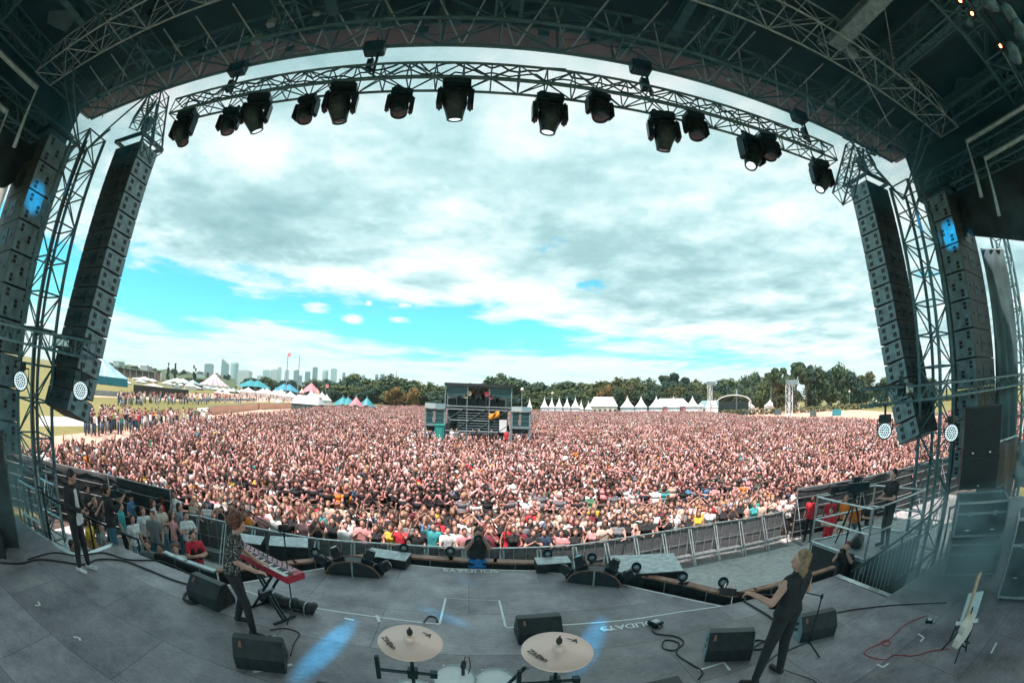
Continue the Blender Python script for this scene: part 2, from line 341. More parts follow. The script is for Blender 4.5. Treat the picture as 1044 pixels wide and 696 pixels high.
# ---- small round footlights on the rail
def footlight(loc,label):
    t=thing('footlight',loc,0,label,'stage light','small round footlights clamped along the front rail'); b=MB(); b.cyl((0,0,-.02),(0,0,.07),.02); b.box((0,.02,.02),(.1,.05,.02)); b.build('bracket','black_metal',t)
    dv=(Vector((0,0,CAMH))-Vector(loc)).normalized(); q=dv.to_track_quat('Z','Y').to_matrix(); c=Vector((0,0,.15))
    b=MB(); b.lathe([(.03,-.14),(.075,-.10),(.10,0),(.10,.05),(.085,.05),(.08,.02)],c,16,q); b.build('can','black_metal',t,True)
    b=MB(); b.lathe([(0,.018),(.05,.022),(.078,.015)],c,16,q); b.build('lens','lens_off',t); 
    b=MB(); b.ell(c+q@Vector((0,0,.02)),(.028,.028,.02),8,6,q); b.build('lamp','aluminium',t)
for px,py,l in ((695,595,'footlight on the diagonal rail, midway to the bass player'),(736,601,'footlight on the diagonal rail nearest the bass player'),(648,585,'footlight on the diagonal rail beside the big grey wedge'),(603,575,'footlight behind the arched light stand right of the centre'),(459,568,'footlight on the middle rail beside the photographer'),(412,565,'footlight at the end of the middle rail by the flat grey box'),(322,570,'footlight behind the keyboard end'),(558,571,'footlight on a grey box before the barrier')):
    footlight(gp(px,py,RZ)+Vector((0,0,.0)),l)
# ---- arched light stands
def arch_stand(px,py,rz,label,flip=1):
    loc=gp(px,py); t=thing('arched_light_stand',loc,rz,label,'light stand','arched light stands on the stage edge'); w=.50; h=.30
    arc=[(w*math.cos(a)*1.0,h*math.sin(a)) for a in [math.pi*k/14 for k in range(15)]]
    b=MB(); pr=[(x,z) for x,z in arc]; 
    b.extr(pr,-.16,.16,Matrix(((0,1,0),(1,0,0),(0,0,1)))); b.build('arch_body','black_paint',t)
    for yy in (-.165,.165): b=MB(); b.tube([(x0*1.01,yy,z0*1.01+.002) for x0,z0 in arc],.011,5); b.build('edging','wood',t)
    for a in (22,58,122,158):
        a=R(a); c=Vector((w*math.cos(a),0,h*math.sin(a))); n=Vector((math.cos(a)*h,0,math.sin(a)*w)).normalized(); q=n.to_track_quat('Z','Y').to_matrix()
        b=MB(); b.box(c+n*.03,(.10,.24,.05),rot=q); b.cyl(c+n*.05+q@Vector((0,.1,0)),c+n*.16+q@Vector((0,.1,0)),.012); b.cyl(c+n*.05-q@Vector((0,.1,0)),c+n*.16-q@Vector((0,.1,0)),.012); hd=b.build('lamp_yoke','black_metal',t)
        b=MB(); b.bbox(c+n*.17,(.15,.17,.2),.02,rot=q); b.build('lamp_head','black_paint',hd)
        b=MB(); b.cyl(c+n*.271,c+n*.276,.06,n=14); b.build('lamp_lens','lens_off',hd)
    b=MB(); b.box((0,-.19,.15),(.03,.02,.3)); b.box((0,-.24,.008),(.05,.16,.014)); b.build('foot','galvanised',t)
    return t
arch_stand(361,584,R(6),'arched black light stand with four small lamps, behind the end of the red keyboard')
arch_stand(607,593,R(-27),'arched black light stand with four small lamps, beside the big grey wedge')
# ---- grey boxes beyond the rail
def slab(px,py,z,size,rz,label,m='galvanised',tap=.9):
    t=thing('grey_case',gp(px,py,z),rz,label,'case'); b=MB(); s=size
    b.extr([(-s[1]/2,0),(s[1]/2,0),(s[1]/2,s[2]),(-s[1]/2,s[2]*tap)],-s[0]/2,s[0]/2); b.build('case_body','black_paint',t)
    b=MB(); b.extr([(-s[1]/2,s[2]*tap+.004),(s[1]/2,s[2]+.004),(s[1]/2,s[2]+.02),(-s[1]/2,s[2]*tap+.02)],-s[0]/2,s[0]/2); b.build('lid',m,t)
    b=MB(); b.box((0,-s[1]/2-.012,s[2]*.45),(.16,.02,.05)); b.build('handle','black_metal',t)
slab(396,574,0,(.85,.42,.2),R(-8),'flat grey lidded case at the stage edge right of the first arched stand')
slab(563,580,0,(.68,.34,.2),R(3),'small flat grey lidded case left of the second arched stand')
slab(655,601,-.42,(1.35,.9,.62),R(-12),'big grey topped black wedge standing beyond the diagonal rail')
slab(296,570,-.9,(1.0,.6,.5),R(20),'grey topped case on the pit floor behind the keyboard')
slab(255,567,-.9,(.8,.5,.5),R(12),'grey topped case on the pit floor behind the keyboard player')
MATS['galvanised_lid']=MATS['galvanised']
# ---- wedge monitors
def wedge(px,py,rz,label,sc=1,side='black_paint'):
    t=thing('wedge_monitor',gp(px,py),rz,label,'speaker','wedge monitors lying on the stage floor'); w,d,h=.62*sc,.46*sc,.38*sc
    pr=[(-d/2,0),(d/2,0),(d/2,h*.5),(d*.12,h),(-d*.18,h*.98),(-d/2,h*.22)]
    b=MB(); b.extr(pr,-w/2,w/2); b.build('cabinet','black_paint',t)
    for s in (-1,1):
        b=MB(); pr2=[(y*.97,z*.97+.006) for y,z in pr]; b.extr(pr2,s*(w/2+.001),s*(w/2+.012)); ck=b.build('cheek',side,t)
        b=MB()
        for hz in (.35,.62): b.box((s*(w/2+.014),.0,h*hz),(.006,.12*sc,.05*sc),rot=Matrix.Rotation(.5,3,'X'))
        each(b,'handle_hole','rubber',ck)
    # grille on the slope
    p0=Vector((0,-d/2,h*.22)); p1=Vector((0,-d*.18,h*.98)); u=(p1-p0).normalized(); n=Vector((0,-u.z,u.y)); 
    vs=[p0+u*.015+n*.006+Vector((-w/2+.02,0,0)),p0+u*.015+n*.006+Vector((w/2-.02,0,0)),p1-u*.015+n*.006+Vector((w/2-.02,0,0)),p1-u*.015+n*.006+Vector((-w/2+.02,0,0))]
    b=MB(); b.add(vs+[v-n*.005 for v in vs],[(0,1,2,3),(0,4,5,1),(1,5,6,2),(2,6,7,3),(3,7,4,0)]); b.build('grille','grille',t)
    b=MB(); b.cyl(Vector((w*.36,d*.12,h*.9))+Vector((0,.02,0)),(w*.36,d*.30,h*.76),.02); b.build('badge','wood',t)
    return t
wedge(216,612,R(172),'black wedge monitor on the floor behind the keyboard player legs',1.05)
wedge(268,674,R(-162),'black wedge monitor with a white edge nearest the camera beside the keyboard stand',1.0)
wedge(548,648,R(183),'black wedge monitor at the middle of the stage behind the second cymbal',.95)
wedge(741,665,R(-208),'black wedge monitor with a grey side, in front of the bass player',1.0,'pa_face')
wedge(828,645,R(-200),'black wedge monitor with a grey side, behind the bass player',.95,'pa_face')
# ---- cables
def cable(name,pts,r,m,label,cat='cable',z=0,closed=False,group=None):
    P=[gp(px,py,z+r) for px,py in pts]; o=[]
    for i in range(len(P)-1):
        p0,p1,p2,p3=P[max(i-1,0)],P[i],P[i+1],P[min(i+2,len(P)-1)]
        for k in range(5):
            t=k/5; o.append(.5*((2*p1)+(p2-p0)*t+(2*p0-5*p1+4*p2-p3)*t*t+(3*p1-p0-3*p2+p3)*t**3))
    o.append(P[-1]); b=MB(); b.tube(o,r,6); return tag(b.build(name,m,None,True),label,cat,group)
cable('floor_cable',[(0,573),(20,574),(40,570),(62,572),(85,575),(100,570),(125,571),(150,580),(180,592),(205,598)],.017,'rubber','thick black cable running from the dark stacks past the standing man')
cable('floor_cable',[(28,570),(55,563),(80,566),(105,563),(130,570),(165,572),(200,588)],.014,'rubber','thinner black cable snaking behind the standing man in the jacket')
cable('floor_cable',[(190,604),(187,610),(196,613),(205,608),(196,601),(188,606),(192,614),(203,614)],.02,'rubber','coil of black cable beside the wedge behind the keyboard player')
cable('floor_cable',[(668,632),(665,638),(668,645),(688,648),(697,654),(688,662),(676,660),(678,652),(692,655),(690,666),(704,676),(716,684),(712,692)],.011,'rubber','looped black cable with a small box lying right of the white lettering')
cable('floor_cable',[(762,657),(772,652),(782,655),(776,661),(768,660),(784,650)],.014,'rubber','tangle of black cable between the two wedges beside the bass player')
cable('floor_cable',[(845,626),(870,621),(905,617),(940,615),(965,614)],.010,'rubber','thin black cable running from the second wedge towards the smoke')
cable('floor_cable',[(758,612),(768,618),(780,625),(790,632)],.016,'rubber','short black cable behind the guitar neck')
cable('floor_cable',[(275,642),(290,640),(305,645),(300,655),(296,668)],.009,'rubber','thin cable curling under the keyboard stand')
cable('floor_cable',[(432,634),(437,628),(444,629),(446,634)],.012,'rubber','short loop of cable on the tape behind the first cymbal')
cable('floor_cable',[(946,627),(925,635),(905,652),(883,662),(884,668),(902,672),(912,667),(932,668),(950,663),(967,661)],.007,'cable_red','red cable looping over the floor to the guitar stand')
cable('floor_cable',[(903,651),(908,655),(903,658),(898,654),(906,652)],.007,'cable_red','small red knot of cable halfway along the red loop')
cable('floor_cable',[(770,696),(778,680),(790,668),(800,664)],.008,'rubber','thin black cable beside the feet of the bass player')
def small_box(px,py,size,m,label):
    t=thing('stage_box',gp(px,py),.4,label,'box'); b=MB(); b.bbox((0,0,size[2]/2),size,.008); b.build('housing','black_metal',t)
    b=MB(); b.box((0,0,size[2]+.003),(size[0]*.7,size[1]*.6,.004)); b.build('plate',m,t); b=MB()
    for k in(-1,1): b.cyl((k*size[0]*.2,-size[1]*.5,size[2]*.5),(k*size[0]*.2,-size[1]*.5-.03,size[2]*.5),.012)
    each(b,'socket','aluminium',t)
small_box(668,637,(.16,.2,.08),'galvanised','small black floor box at the start of the looped cable')
small_box(947,634,(.1,.14,.05),'white_tape','small pale floor box by the red cable in the smoke')
# ---- rolled black cloth by the keyboard stand
b=MB(); p,q=gp(268,611),gp(321,627); n=24; d=(q-p); pts=[p+d*(i/n)+Vector((0,0,.10+.015*math.sin(i*1.7))) for i in range(n+1)]
b.tube(pts,.105,10); 
for i in range(0,len(b.v)): 
    v=Vector(b.v[i]); w=mnoise.noise(v*7)*.035; b.v[i]=tuple(v+Vector((w,w,w*.8)))
t=thing('rolled_cloth',(0,0,0),0,'lumpy roll of black cloth lying behind the keyboard stand','cloth'); b.build('roll','rubber',t,True)
b=MB()
for k in (6,15,21): b.tube([pts[k]+Vector((math.cos(a)*.02,math.cos(a)*.11,math.sin(a)*.12)) for a in [2*math.pi*i/12 for i in range(13)]],.012,5)
each(b,'strap','galvanised',t)
# ---- keyboard on its X stand
kl=Vector((240,553)); 
zk=.93
A_=gp(239,553,zk); B_=gp(302,586,zk); ctr=(A_+B_)/2; dv=(B_-A_); KL=dv.length; ang=math.atan2(dv.y,dv.x)
kb=thing('keyboard',(ctr.x,ctr.y,zk),ang,'red stage piano with a row of keys on a black X stand','keyboard'); D=.34
b=MB(); b.bbox((0,0,-.05),(KL,D,.10),.012); b.build('case','red_lacquer' if 'red_lacquer' in MATS else mat('red_lacquer',(.50,.035,.06),.3,0,.1,6),kb)
b=MB(); b.box((0,-.085,.004),(KL*.93,.15,.008)); kk=b.build('keybed','white_tape',kb)
b=MB(); nk=30
for i in range(nk):
    if i%7 in (2,6): continue
    b.box((-KL*.465+KL*.93*(i+1)/nk,-.055,.014),(.014,.085,.014))
b.build('black_keys','rubber',kb)
b=MB(); b.box((-.02,.075,.004),(KL*.88,.13,.008)); pn=b.build('control_panel',mat('kb_panel',(.55,.30,.34),.4,0,.3,9),kb)
b=MB()
for i in range(22): b.cyl((-KL*.4+i*KL*.037,.05+.05*(i%2),.008),(-KL*.4+i*KL*.037,.05+.05*(i%2),.028),.009,n=8)
each(b,'knob','rubber',pn)
b=MB(); b.box((-KL*.05,.08,.010),(.16,.06,.006)); b.build('display','lens_off',pn)
ks=thing('keyboard_stand',(ctr.x,ctr.y,0),ang,'black X shaped stand holding up the red keyboard','stand')
for s in (-1,1):
    b=MB(); b.cyl((-.30*1,.10*s,.02),(.34,.10*s,.80),.022); b.cyl((.34,.03*s,.02),(-.30,.03*s,.80),.022); b.build('cross_tube','black_metal',ks)
b=MB()
for x in(-.30,.34): b.cyl((x,-.22,.02),(x,.22,.02),.02); b.cyl((x,-.17,.81),(x,.17,.81),.02)
each(b,'crossbar','black_metal',ks)
b=MB(); b.cyl((.02,-.14,.42),(.02,.14,.42),.035,n=10); b.build('pivot','galvanised',ks)
# pedal
t=thing('sustain_pedal',gp(281,652),ang+1.4,'small black pedal on the floor under the keyboard','pedal'); b=MB(); b.bbox((0,0,.02),(.12,.22,.03),.008); b.build('base_plate','black_metal',t); b=MB(); b.box((0,-.03,.05),(.06,.16,.015),rot=Matrix.Rotation(.15,3,'X')); b.build('treadle','galvanised',t)
# microphone stand behind the keyboard
def micstand(base,head,label,boom=True):
    base=Vector(base); head=Vector(head); t=thing('microphone_stand',base,0,label,'microphone stand'); h=head-base
    b=MB()
    for k in range(3): a=R(30+120*k); b.cyl((0,0,.14),(.3*math.cos(a),.3*math.sin(a),.012),.011)
    each(b,'tripod_foot','black_metal',t)
    b=MB(); top=Vector((0,0,h.z-.15)); b.cyl((0,0,.1),top,.011); b.build('upright','black_metal',t)
    b=MB(); b.cyl(top,h,.009); b.cyl(top-Vector((0,0,.03)),top+Vector((0,0,.03)),.022); b.build('boom','black_metal',t)
    d=(h-top); d=d.normalized() if d.length>.01 else Vector((0,0,1)); m=MB(); m.cyl(h,h+d*.13,.014,.02,10); mc=m.build('microphone','rubber',t,True); m=MB(); m.ell(h+d*.16,(.028,.028,.034),12,8,d.to_track_quat('Z','Y').to_matrix()); m.build('mesh_head','galvanised',mc,True)
mh=gp(252,523,1.52); micstand(gp(300,628),mh+Vector((.12,.03,-.02)),'thin black microphone stand reaching up beside the keyboard player face')
micstand(gp(822,662),gp(806,600,1.0),'low black microphone stand between the bass player legs and the second wedge')
# ---- drum kit: riser is the platform under the camera
RH=.5
b=MB(); b.box((.3,2.3,RH/2-.01),(3.6,2.3,RH-.02)); tag(b.build('drum_riser','black_paint'),'low black drum riser under the cymbals','riser')
def cymbal(px,py,z,r,label,tx=.1,arm=True,extra=None):
    c=gp(px,py,z); base=Vector((c.x,c.y,RH)); t=thing('cymbal_stand',base,0,label,'cymbal','cymbals on stands at the drum kit'); h=z-RH
    b=MB()
    for k in range(3): a=R(90+120*k); b.cyl((0,0,.35),(.28*math.cos(a),.28*math.sin(a),.015),.012)
    each(b,'tripod_foot','chrome',t); b=MB(); b.cyl((0,0,.1),(0,0,h-.03),.014); b.cyl((-.25,0,h-.32),(.15,0,h-.32),.014); b.box((-.25,0,h-.30),(.03,.03,.22)); b.box((.15,0,h-.32),(.05,.05,.05)); b.box((0,0,h-.32),(.07,.06,.08)); b.build('stand_tube','black_metal',t)
    q=Matrix.Rotation(tx,3,'X')@Matrix.Rotation(.03,3,'Y'); C=Vector((0,0,h))
    prof=[(r,-.03),(r*.98,-.026),(r*.6,-.008),(r*.28,.0),(r*.2,.004),(r*.16,.022),(r*.1,.034),(.008,.038)]
    b=MB(); b.lathe([(r,-.031)]+prof,C,48,q); dsk=b.build('cymbal_disc','cymbal_lathed',t,True)
    b=MB(); b.ell(C+q@Vector((0,0,.065)),(.022,.022,.03),12,8); b.cyl(C+q@Vector((0,0,.03)),C+q@Vector((0,0,.11)),.006); b.build('felt_and_nut','rubber',dsk,True)
    # lettering on the disc
    def txt(s,sz,x,y,rz):
        o=text_mesh('lettering',s,sz,(0,0,0),0,'rubber'); o.matrix_local=Matrix.Translation(C)@q.to_4x4()@Matrix.Translation((x,y,.003-.012*(math.hypot(x,y)/r)))@Matrix.Rotation(rz,4,'Z'); o.parent=dsk
    txt('Zildjian',r*.24,-r*.60,-r*.30,R(-52)); txt('A',r*.26,r*.55,r*.33,R(-30)); txt('~~',r*.22,r*.46,r*.42,R(-30))
    return t
def cym_mat():
    m,nt,b=newmat('cymbal_lathed'); L=nt.links; tc=N(nt,'ShaderNodeTexCoord'); wv=N(nt,'ShaderNodeTexNoise'); wv.inputs['Scale'].default_value=3; L.new(tc.outputs['Object'],wv.inputs['Vector'])
    cr=N(nt,'ShaderNodeValToRGB'); L.new(wv.outputs['Fac'],cr.inputs['Fac']); e=cr.color_ramp.elements; e[0].color=(.95,.62,.52,1); e[1].color=(1,.74,.64,1); L.new(cr.outputs['Color'],b.inputs['Base Color'])
    b.inputs['Metallic'].default_value=.15; b.inputs['Roughness'].default_value=.30; wr=N(nt,'ShaderNodeTexWave',wave_type='RINGS',rings_direction='Z'); wr.inputs['Scale'].default_value=38; L.new(tc.outputs['Object'],wr.inputs['Vector']); bp=N(nt,'ShaderNodeBump'); bp.inputs['Strength'].default_value=.25; bp.inputs['Distance'].default_value=.004; L.new(wr.outputs['Fac'],bp.inputs['Height']); L.new(bp.outputs['Normal'],b.inputs['Normal']); MATS['cymbal_lathed']=m
cym_mat()
cymbal(418,651,1.72,.225,'pale round cymbal left of the small toms')
cymbal(569,660,1.72,.243,'pale round cymbal in front of the middle wedge monitor')
def drum(px,py,z,r,dep,label,tilt=.25,mic=True):
    c=gp(px,py,z); t=thing('tom_drum',(c.x,c.y,z),0,label,'drum','pale blue shelled tom drums'); q=Matrix.Rotation(tilt,3,'X')
    b=MB(); b.lathe([(r*.97,-dep),(r*.97,0)],(0,0,0),32,q); b.build('shell','drum_shell',t,True)
    b=MB(); b.lathe([(0,.004),(r*.97,.004)],(0,0,0),32,q); b.build('drum_head','drum_head',t)
    b=MB(); b.lathe([(r*.96,-.01),(r*1.04,-.01),(r*1.04,.014),(r*.96,.014),(r*.96,-.01)],(0,0,0),32,q); b.build('rim_hoop','galvanised',t)
    for k in range(6):
        a=k*math.pi/3; b=MB(); p0=q@Vector((r*1.05*math.cos(a),r*1.05*math.sin(a),.015)); p1=q@Vector((r*1.03*math.cos(a),r*1.03*math.sin(a),-dep*.5)); b.cyl(p0,p1,.006); b.cyl(p1,p1+(p1-p0)*.4,.012); b.build('lug','chrome',t)
    return t
drum(463,692,1.27,.155,.2,'pale tom drum with a clip microphone, left of the pair')
drum(504,697,1.24,.165,.2,'pale tom drum, right of the pair beside the drumstick')
drum(420,712,1.15,.20,.18,'pale pinkish snare drum at the bottom edge under the first cymbal')
t=thing('clip_microphone',gp(472,680,1.36),.3,'black clip microphone standing up from the tom rim','microphone'); b=MB(); b.cyl((0,0,-.09),(0,0,.0),.014); b.cyl((0,0,0),(.01,0,.06),.022,.018,10); b.build('microphone_body','rubber',t,True); b=MB(); b.tube([(.01,0,.06),(.02,0,.11),(.05,0,.09),(.06,0,.0),(.04,0,-.08)],.004,5); b.build('lead','rubber',t,True)
t=thing('boom_arm',gp(527,689,1.35),R(40),'short black boom arm pointing up beside the right tom','stand'); b=MB(); b.cyl((-.12,0,-.05),(.08,0,.05),.012,.018); b.build('arm_tube','black_metal',t); b=MB(); b.cyl((.08,0,.05),(.1,0,.06),.028,n=10); b.build('clamp','galvanised',t)
# ---- guitar on a stand, with the pale board behind it
gb=gp(973,668); gt=gp(1003,588,1.35)
t=thing('guitar',(gb.x,gb.y,0),0,'pale guitar standing edge on in a black folding stand, in the smoke','guitar'); ax=(gp(1001,589,1.30)-gb); ax=Vector((ax.x,ax.y,1.30)); 
def along(k): return ax*k
q=ax.to_track_quat('Z','X').to_matrix()
b=MB(); bod=[(.0,.02),(.13,.05),(.19,.14),(.17,.24),(.12,.30),(.14,.38),(.13,.46),(.05,.50),(0,.50)]
pr=[(x,z) for x,z in bod]+[(-x,z) for x,z in reversed(bod[1:-1])]
qb=q@Matrix.Rotation(R(72),3,'Z'); b.extr(pr,-.05,.05,qb,along(.18)); b.build('guitar_body',mat('cream_lacquer',(.78,.70,.60),.3,0,.08,5),t)
b=MB(); b.box(along(.18)+qb@Vector((.06,0,.73)),(.03,.055,.62),rot=qb); nk=b.build('neck',mat('maple',(.62,.42,.28),.4,0,.1,9),t)
b=MB(); b.box(along(.18)+qb@Vector((.06,0,1.10)),(.02,.09,.16),rot=qb); b.build('headstock',M('maple'),nk)
b=MB()
for k in range(3): 
    for s in(-1,1): b.cyl(along(.18)+qb@Vector((.06,s*.04,1.05+.045*k)),along(.18)+qb@Vector((.06,s*.065,1.05+.045*k)),.008)
each(b,'tuning_peg','chrome',nk)
t2=thing('guitar_stand',(gb.x,gb.y,0),0,'black folding stand that holds the pale guitar','stand'); 
for s in (-1,1): b=MB(); b.cyl((s*.18,-.12,.01),(0,.0,.55),.014); b.cyl((s*.05,0,.22),(s*.07,-.16,.20),.012); b.build('leg','black_metal',t2)
b=MB(); b.cyl((0,.28,.01),(0,0,.55),.014); b.build('leg','black_metal',t2); b=MB(); b.cyl((0,0,.5),along(.66),.013); b.build('upright','black_metal',t2)
bd=gp(985,640); d0=Vector((bd.x+.55,bd.y+.32,0)); t=thing('board',(gb.x+.42,gb.y+.16,0),R(-48),'pale blue grey board leaning upright behind the guitar','board'); b=MB(); b.box((0,0,.52),(.28,.03,.40),rot=Matrix.Rotation(-.12,3,'X')); b.build('panel',mat('board_pale',(.50,.62,.63),.5,0,.1,4),t)
b=MB(); b.box((0,-.03,.30),(.40,.06,.04)); b.build('ledge','white_tape',t); b=MB(); b.cyl((0,.03,.68),(0,.3,0),.014); b.cyl((-.16,0,.34),(-.18,.02,0),.014); b.cyl((.16,0,.34),(.18,.02,0),.014); b.build('leg','black_metal',t)
# ---- stacks of cabinets and cases at both sides
def cab(c,size,rz,label,name='speaker_cabinet',grille=True,cat='speaker',split=1,m='black_paint'):
    t=thing(name,c,rz,label,cat); x,y,z=size; b=MB(); b.bbox((0,0,z/2),size,.015); b.build('cabinet',m,t)
    if grille:
        for k in range(split):
            b=MB(); w=(x-.06)/split; b.box((-x/2+.03+w*(k+.5),-y/2-.006,z/2),(w-.02,.012,z-.06)); g=b.build('grille','grille',t)
            b=MB(); b.box((-x/2+.03+w*(k+.5),-y/2-.016,.07),(.05,.008,.03)); b.build('badge','aluminium',g)
    b=MB()
    for s in(-1,1): b.box((s*(x/2+.004),0,z*.6),(.01,y*.3,.05))
    each(b,'handle','rubber',t)
    b=MB()
    for s in(-1,1):
        for u in (-1,1):
            for w in (0,1): b.box((s*(x/2-.02),u*(y/2-.02),w*z+(-.001 if w==0 else .001)+(.02 if w==0 else -.02)),(.055,.055,.05))
    each(b,'corner','black_metal',t)
    return t
sx,sy=8.15,2.62; rzs=R(-62)
SIDE=((sx+.35,sy+.3,0),(1.25,.85,.56),rzs,'wide dark flight case at the bottom of the side stack, in the smoke')
SIDE2=((sx+.45,sy+.36,.68),(1.2,.8,.60),rzs,'wide dark flight case second from the floor in the side stack')
cab((sx+1.15,sy+.85,1.44),(.95,.8,.62),rzs,'plain black box under the tall twin speaker')
cab((sx+1.15,sy+.85,2.06),(.95,.7,.92),rzs,'tall twin fronted speaker topmost on the side stack',split=2)
for k,(x,y,z,s) in enumerate(((-8.75,3.35,0,(1.3,.9,.66)),(-8.8,3.38,.66,(1.3,.9,.66)),(-8.9,3.45,1.32,(1.2,.85,.62)),(-8.1,3.0,0,(.6,.5,.42)))):
    cab((x,y,z),s,R(62),('broad black cabinet on the floor at the bottom of the hazy dark stack','broad black cabinet second from the floor in the hazy dark stack','black cabinet on top of the hazy dark stack','low black cabinet standing in front of the hazy dark stack')[k])
def flightcase(c,size,rz,label):
    t=thing('flight_case',c,rz,label,'flight case','flight cases'); x,y,z=size; b=MB(); b.box((0,0,z/2+.1),size); b.build('case_panel',mat('case_teal',(.055,.085,.09),.35,0,.3,4),t)
    b=MB()
    for sx_ in(-1,1):
        for sy_ in(-1,1): b.box((sx_*x/2,sy_*y/2,z/2+.1),(.035,.035,z+.03))
        for zz in(.1,z*.68+.1,z+.1): b.box((sx_*x/2,0,zz),(.04,y,.04))
    for sy_ in(-1,1):
        for zz in(.1,z*.68+.1,z+.1): b.box((0,sy_*y/2,zz),(x,.04,.04))
    b.build('edging','aluminium',t)
    for sx_ in(-1,1):
        for sy_ in(-1,1):
            b=MB(); b.cyl((sx_*(x/2-.08)-.02,sy_*(y/2-.08),.045),(sx_*(x/2-.08)+.02,sy_*(y/2-.08),.045),.045,n=12); b.box((sx_*(x/2-.08),sy_*(y/2-.08),.09),(.07,.07,.02)); b.build('caster','rubber',t)
    for s in(-.25,.25): b=MB(); b.box((x*s,-y/2-.02,z*.68+.1),(.09,.03,.09)); b.cyl((x*s-.05,-y/2-.03,z*.35),(x*s+.05,-y/2-.03,z*.35),.012); each(b,'latch','chrome',t)
flightcase(*SIDE); flightcase(*SIDE2)
flightcase((7.95,1.30,0),(1.0,.7,1.25),R(-75),'tall teal flight case with bright edging beside the side stack')
flightcase((8.0,.15,0),(1.1,.7,.95),R(-80),'lower teal flight case nearest the camera at the frame edge')
# plastic sheet over gear
b=MB(); rr=random.Random(3); nx,ny=14,12
for i in range(nx+1):
    for j in range(ny+1):
        u,v=i/nx,j/ny; x=9.6+u*.9; y=2.5-u*1.3; z=1.35+.9*v-.3*u*v; b.v.append((x+.12*mnoise.noise(Vector((u*5,v*4,1))),y+.15*mnoise.noise(Vector((u*6,v*5,2))),z+.08*mnoise.noise(Vector((u*5,v*5,5)))))
for i in range(nx):
    for j in range(ny): a=i*(ny+1)+j; b.f.append((a,a+ny+1,a+ny+2,a+1)); b.m.append(0)
o=b.build('plastic_sheet',mat('plastic_wrap',(.16,.22,.23),.2,0,.2,3),None,True); tag(o,'crumpled clear grey plastic sheet draped over gear behind the side stack','sheet'); so_=o.modifiers.new('s','SOLIDIFY'); so_.thickness=.004
# ================================================================== ROOF, TOWERS, FLOWN SYSTEMS
ZC=CAMH
def zr(z): return ZC+z
# roof skin: a thick dark cover with ridges; its front lip hangs out past the front truss
def roof():
    xs=[-13.2,-11,-8.8,-6.6,-4.4,-2.2,.2,2.6,4.8,7.0,9.2,11.4,13.6]; ys=[7.05,6.55,4.6,2.8,1,-1,-3.4,-6]
    b=MB()
    def Z(x,y,k): 
        sag=-.10*math.sin((x+13.2)/26.8*math.pi*12)**2; return zr(7.62)+.9*(1-abs(x-.2)/13.4)*min(1,(7.05-y)/4)*.9+sag*(y<6.5)
    n=6
    X=[xs[0]+(xs[-1]-xs[0])*i/48 for i in range(49)]; Yv=[]
    for a,c in zip(ys[1:],ys[2:]):
        for k in range(3): Yv.append(a+(c-a)*k/3)
    Yv.append(ys[-1])
    vs=[(x,y,Z(x,y,0)) for x in X for y in Yv]; m=len(Yv)
    b.add(vs,[(i*m+j,i*m+j+1,(i+1)*m+j+1,(i+1)*m+j) for i in range(48) for j in range(m-1)])
    b.add([(x,y,z+.35) for x,y,z in vs],[(i*m+j,(i+1)*m+j,(i+1)*m+j+1,i*m+j+1) for i in range(48) for j in range(m-1)])
    t=thing('stage_roof',(0,0,0),0,'big dark fabric roof over the stage with its lattice of trusses below','roof')
    b.build('roof_cover','roof_fabric',t)
    b=MB(); L0=[(x,7.12,zr(7.60)) for x in X]; L1=[(x,6.50,zr(7.58)) for x in X]; L2=[(x,7.12,zr(8.1)) for x in X]
    k=49; b.add(L0+L1+L2,[(i,i+1,k+i+1,k+i) for i in range(48)]+[(i,2*k+i,2*k+i+1,i+1) for i in range(48)]); o=b.build('front_lip','roof_lip',t); md=o.modifiers.new('s','SOLIDIFY'); md.thickness=.02; md.offset=1
    # side walls
    for s,x in ((-1,-13.2),(1,13.6)):
        b=MB(); b.extr([(6.6,zr(7.9)),(6.6,zr(5.9)),(4.7,zr(4.2)),(2.6,zr(3.5)),(-6,zr(3.3)),(-6,zr(7.9))],x-.04,x+.04); b.build('side_wall','roof_fabric',t)
    # pale skylight windows seen through the lattice
    for pts in (((50,12),(84,10),(68,34),(48,24)),((976,80),(1002,82),(1000,100),(972,98)),((932,14),(944,10),(940,22),(928,26))):
        P=[yz for yz in pts]; vs=[]
        for px,py in P:
            d=ray(px,py); tt=7.45/d.z; vs.append(Vector((d.x*tt,d.y*tt,zr(7.45))))
        b=MB(); b.add(vs+[v+Vector((0,0,.02)) for v in vs],[(0,1,2,3),(7,6,5,4),(0,4,5,1),(1,5,6,2),(2,6,7,3),(3,7,4,0)]); b.build('roof_window',mat('roof_film',(.10,.17,.18),.6,0,.3,3),t)
    return t
RT=roof()
def tr(name,p,q,w,h,m,rc=.035,rb=.018,step=None,parent=RT,tri=False,up=(0,0,1)):
    b=MB(); b.truss(p,q,w,h,rc,rb,step,up,tri); return b.build(name,m,parent,False)
Z0=6.75
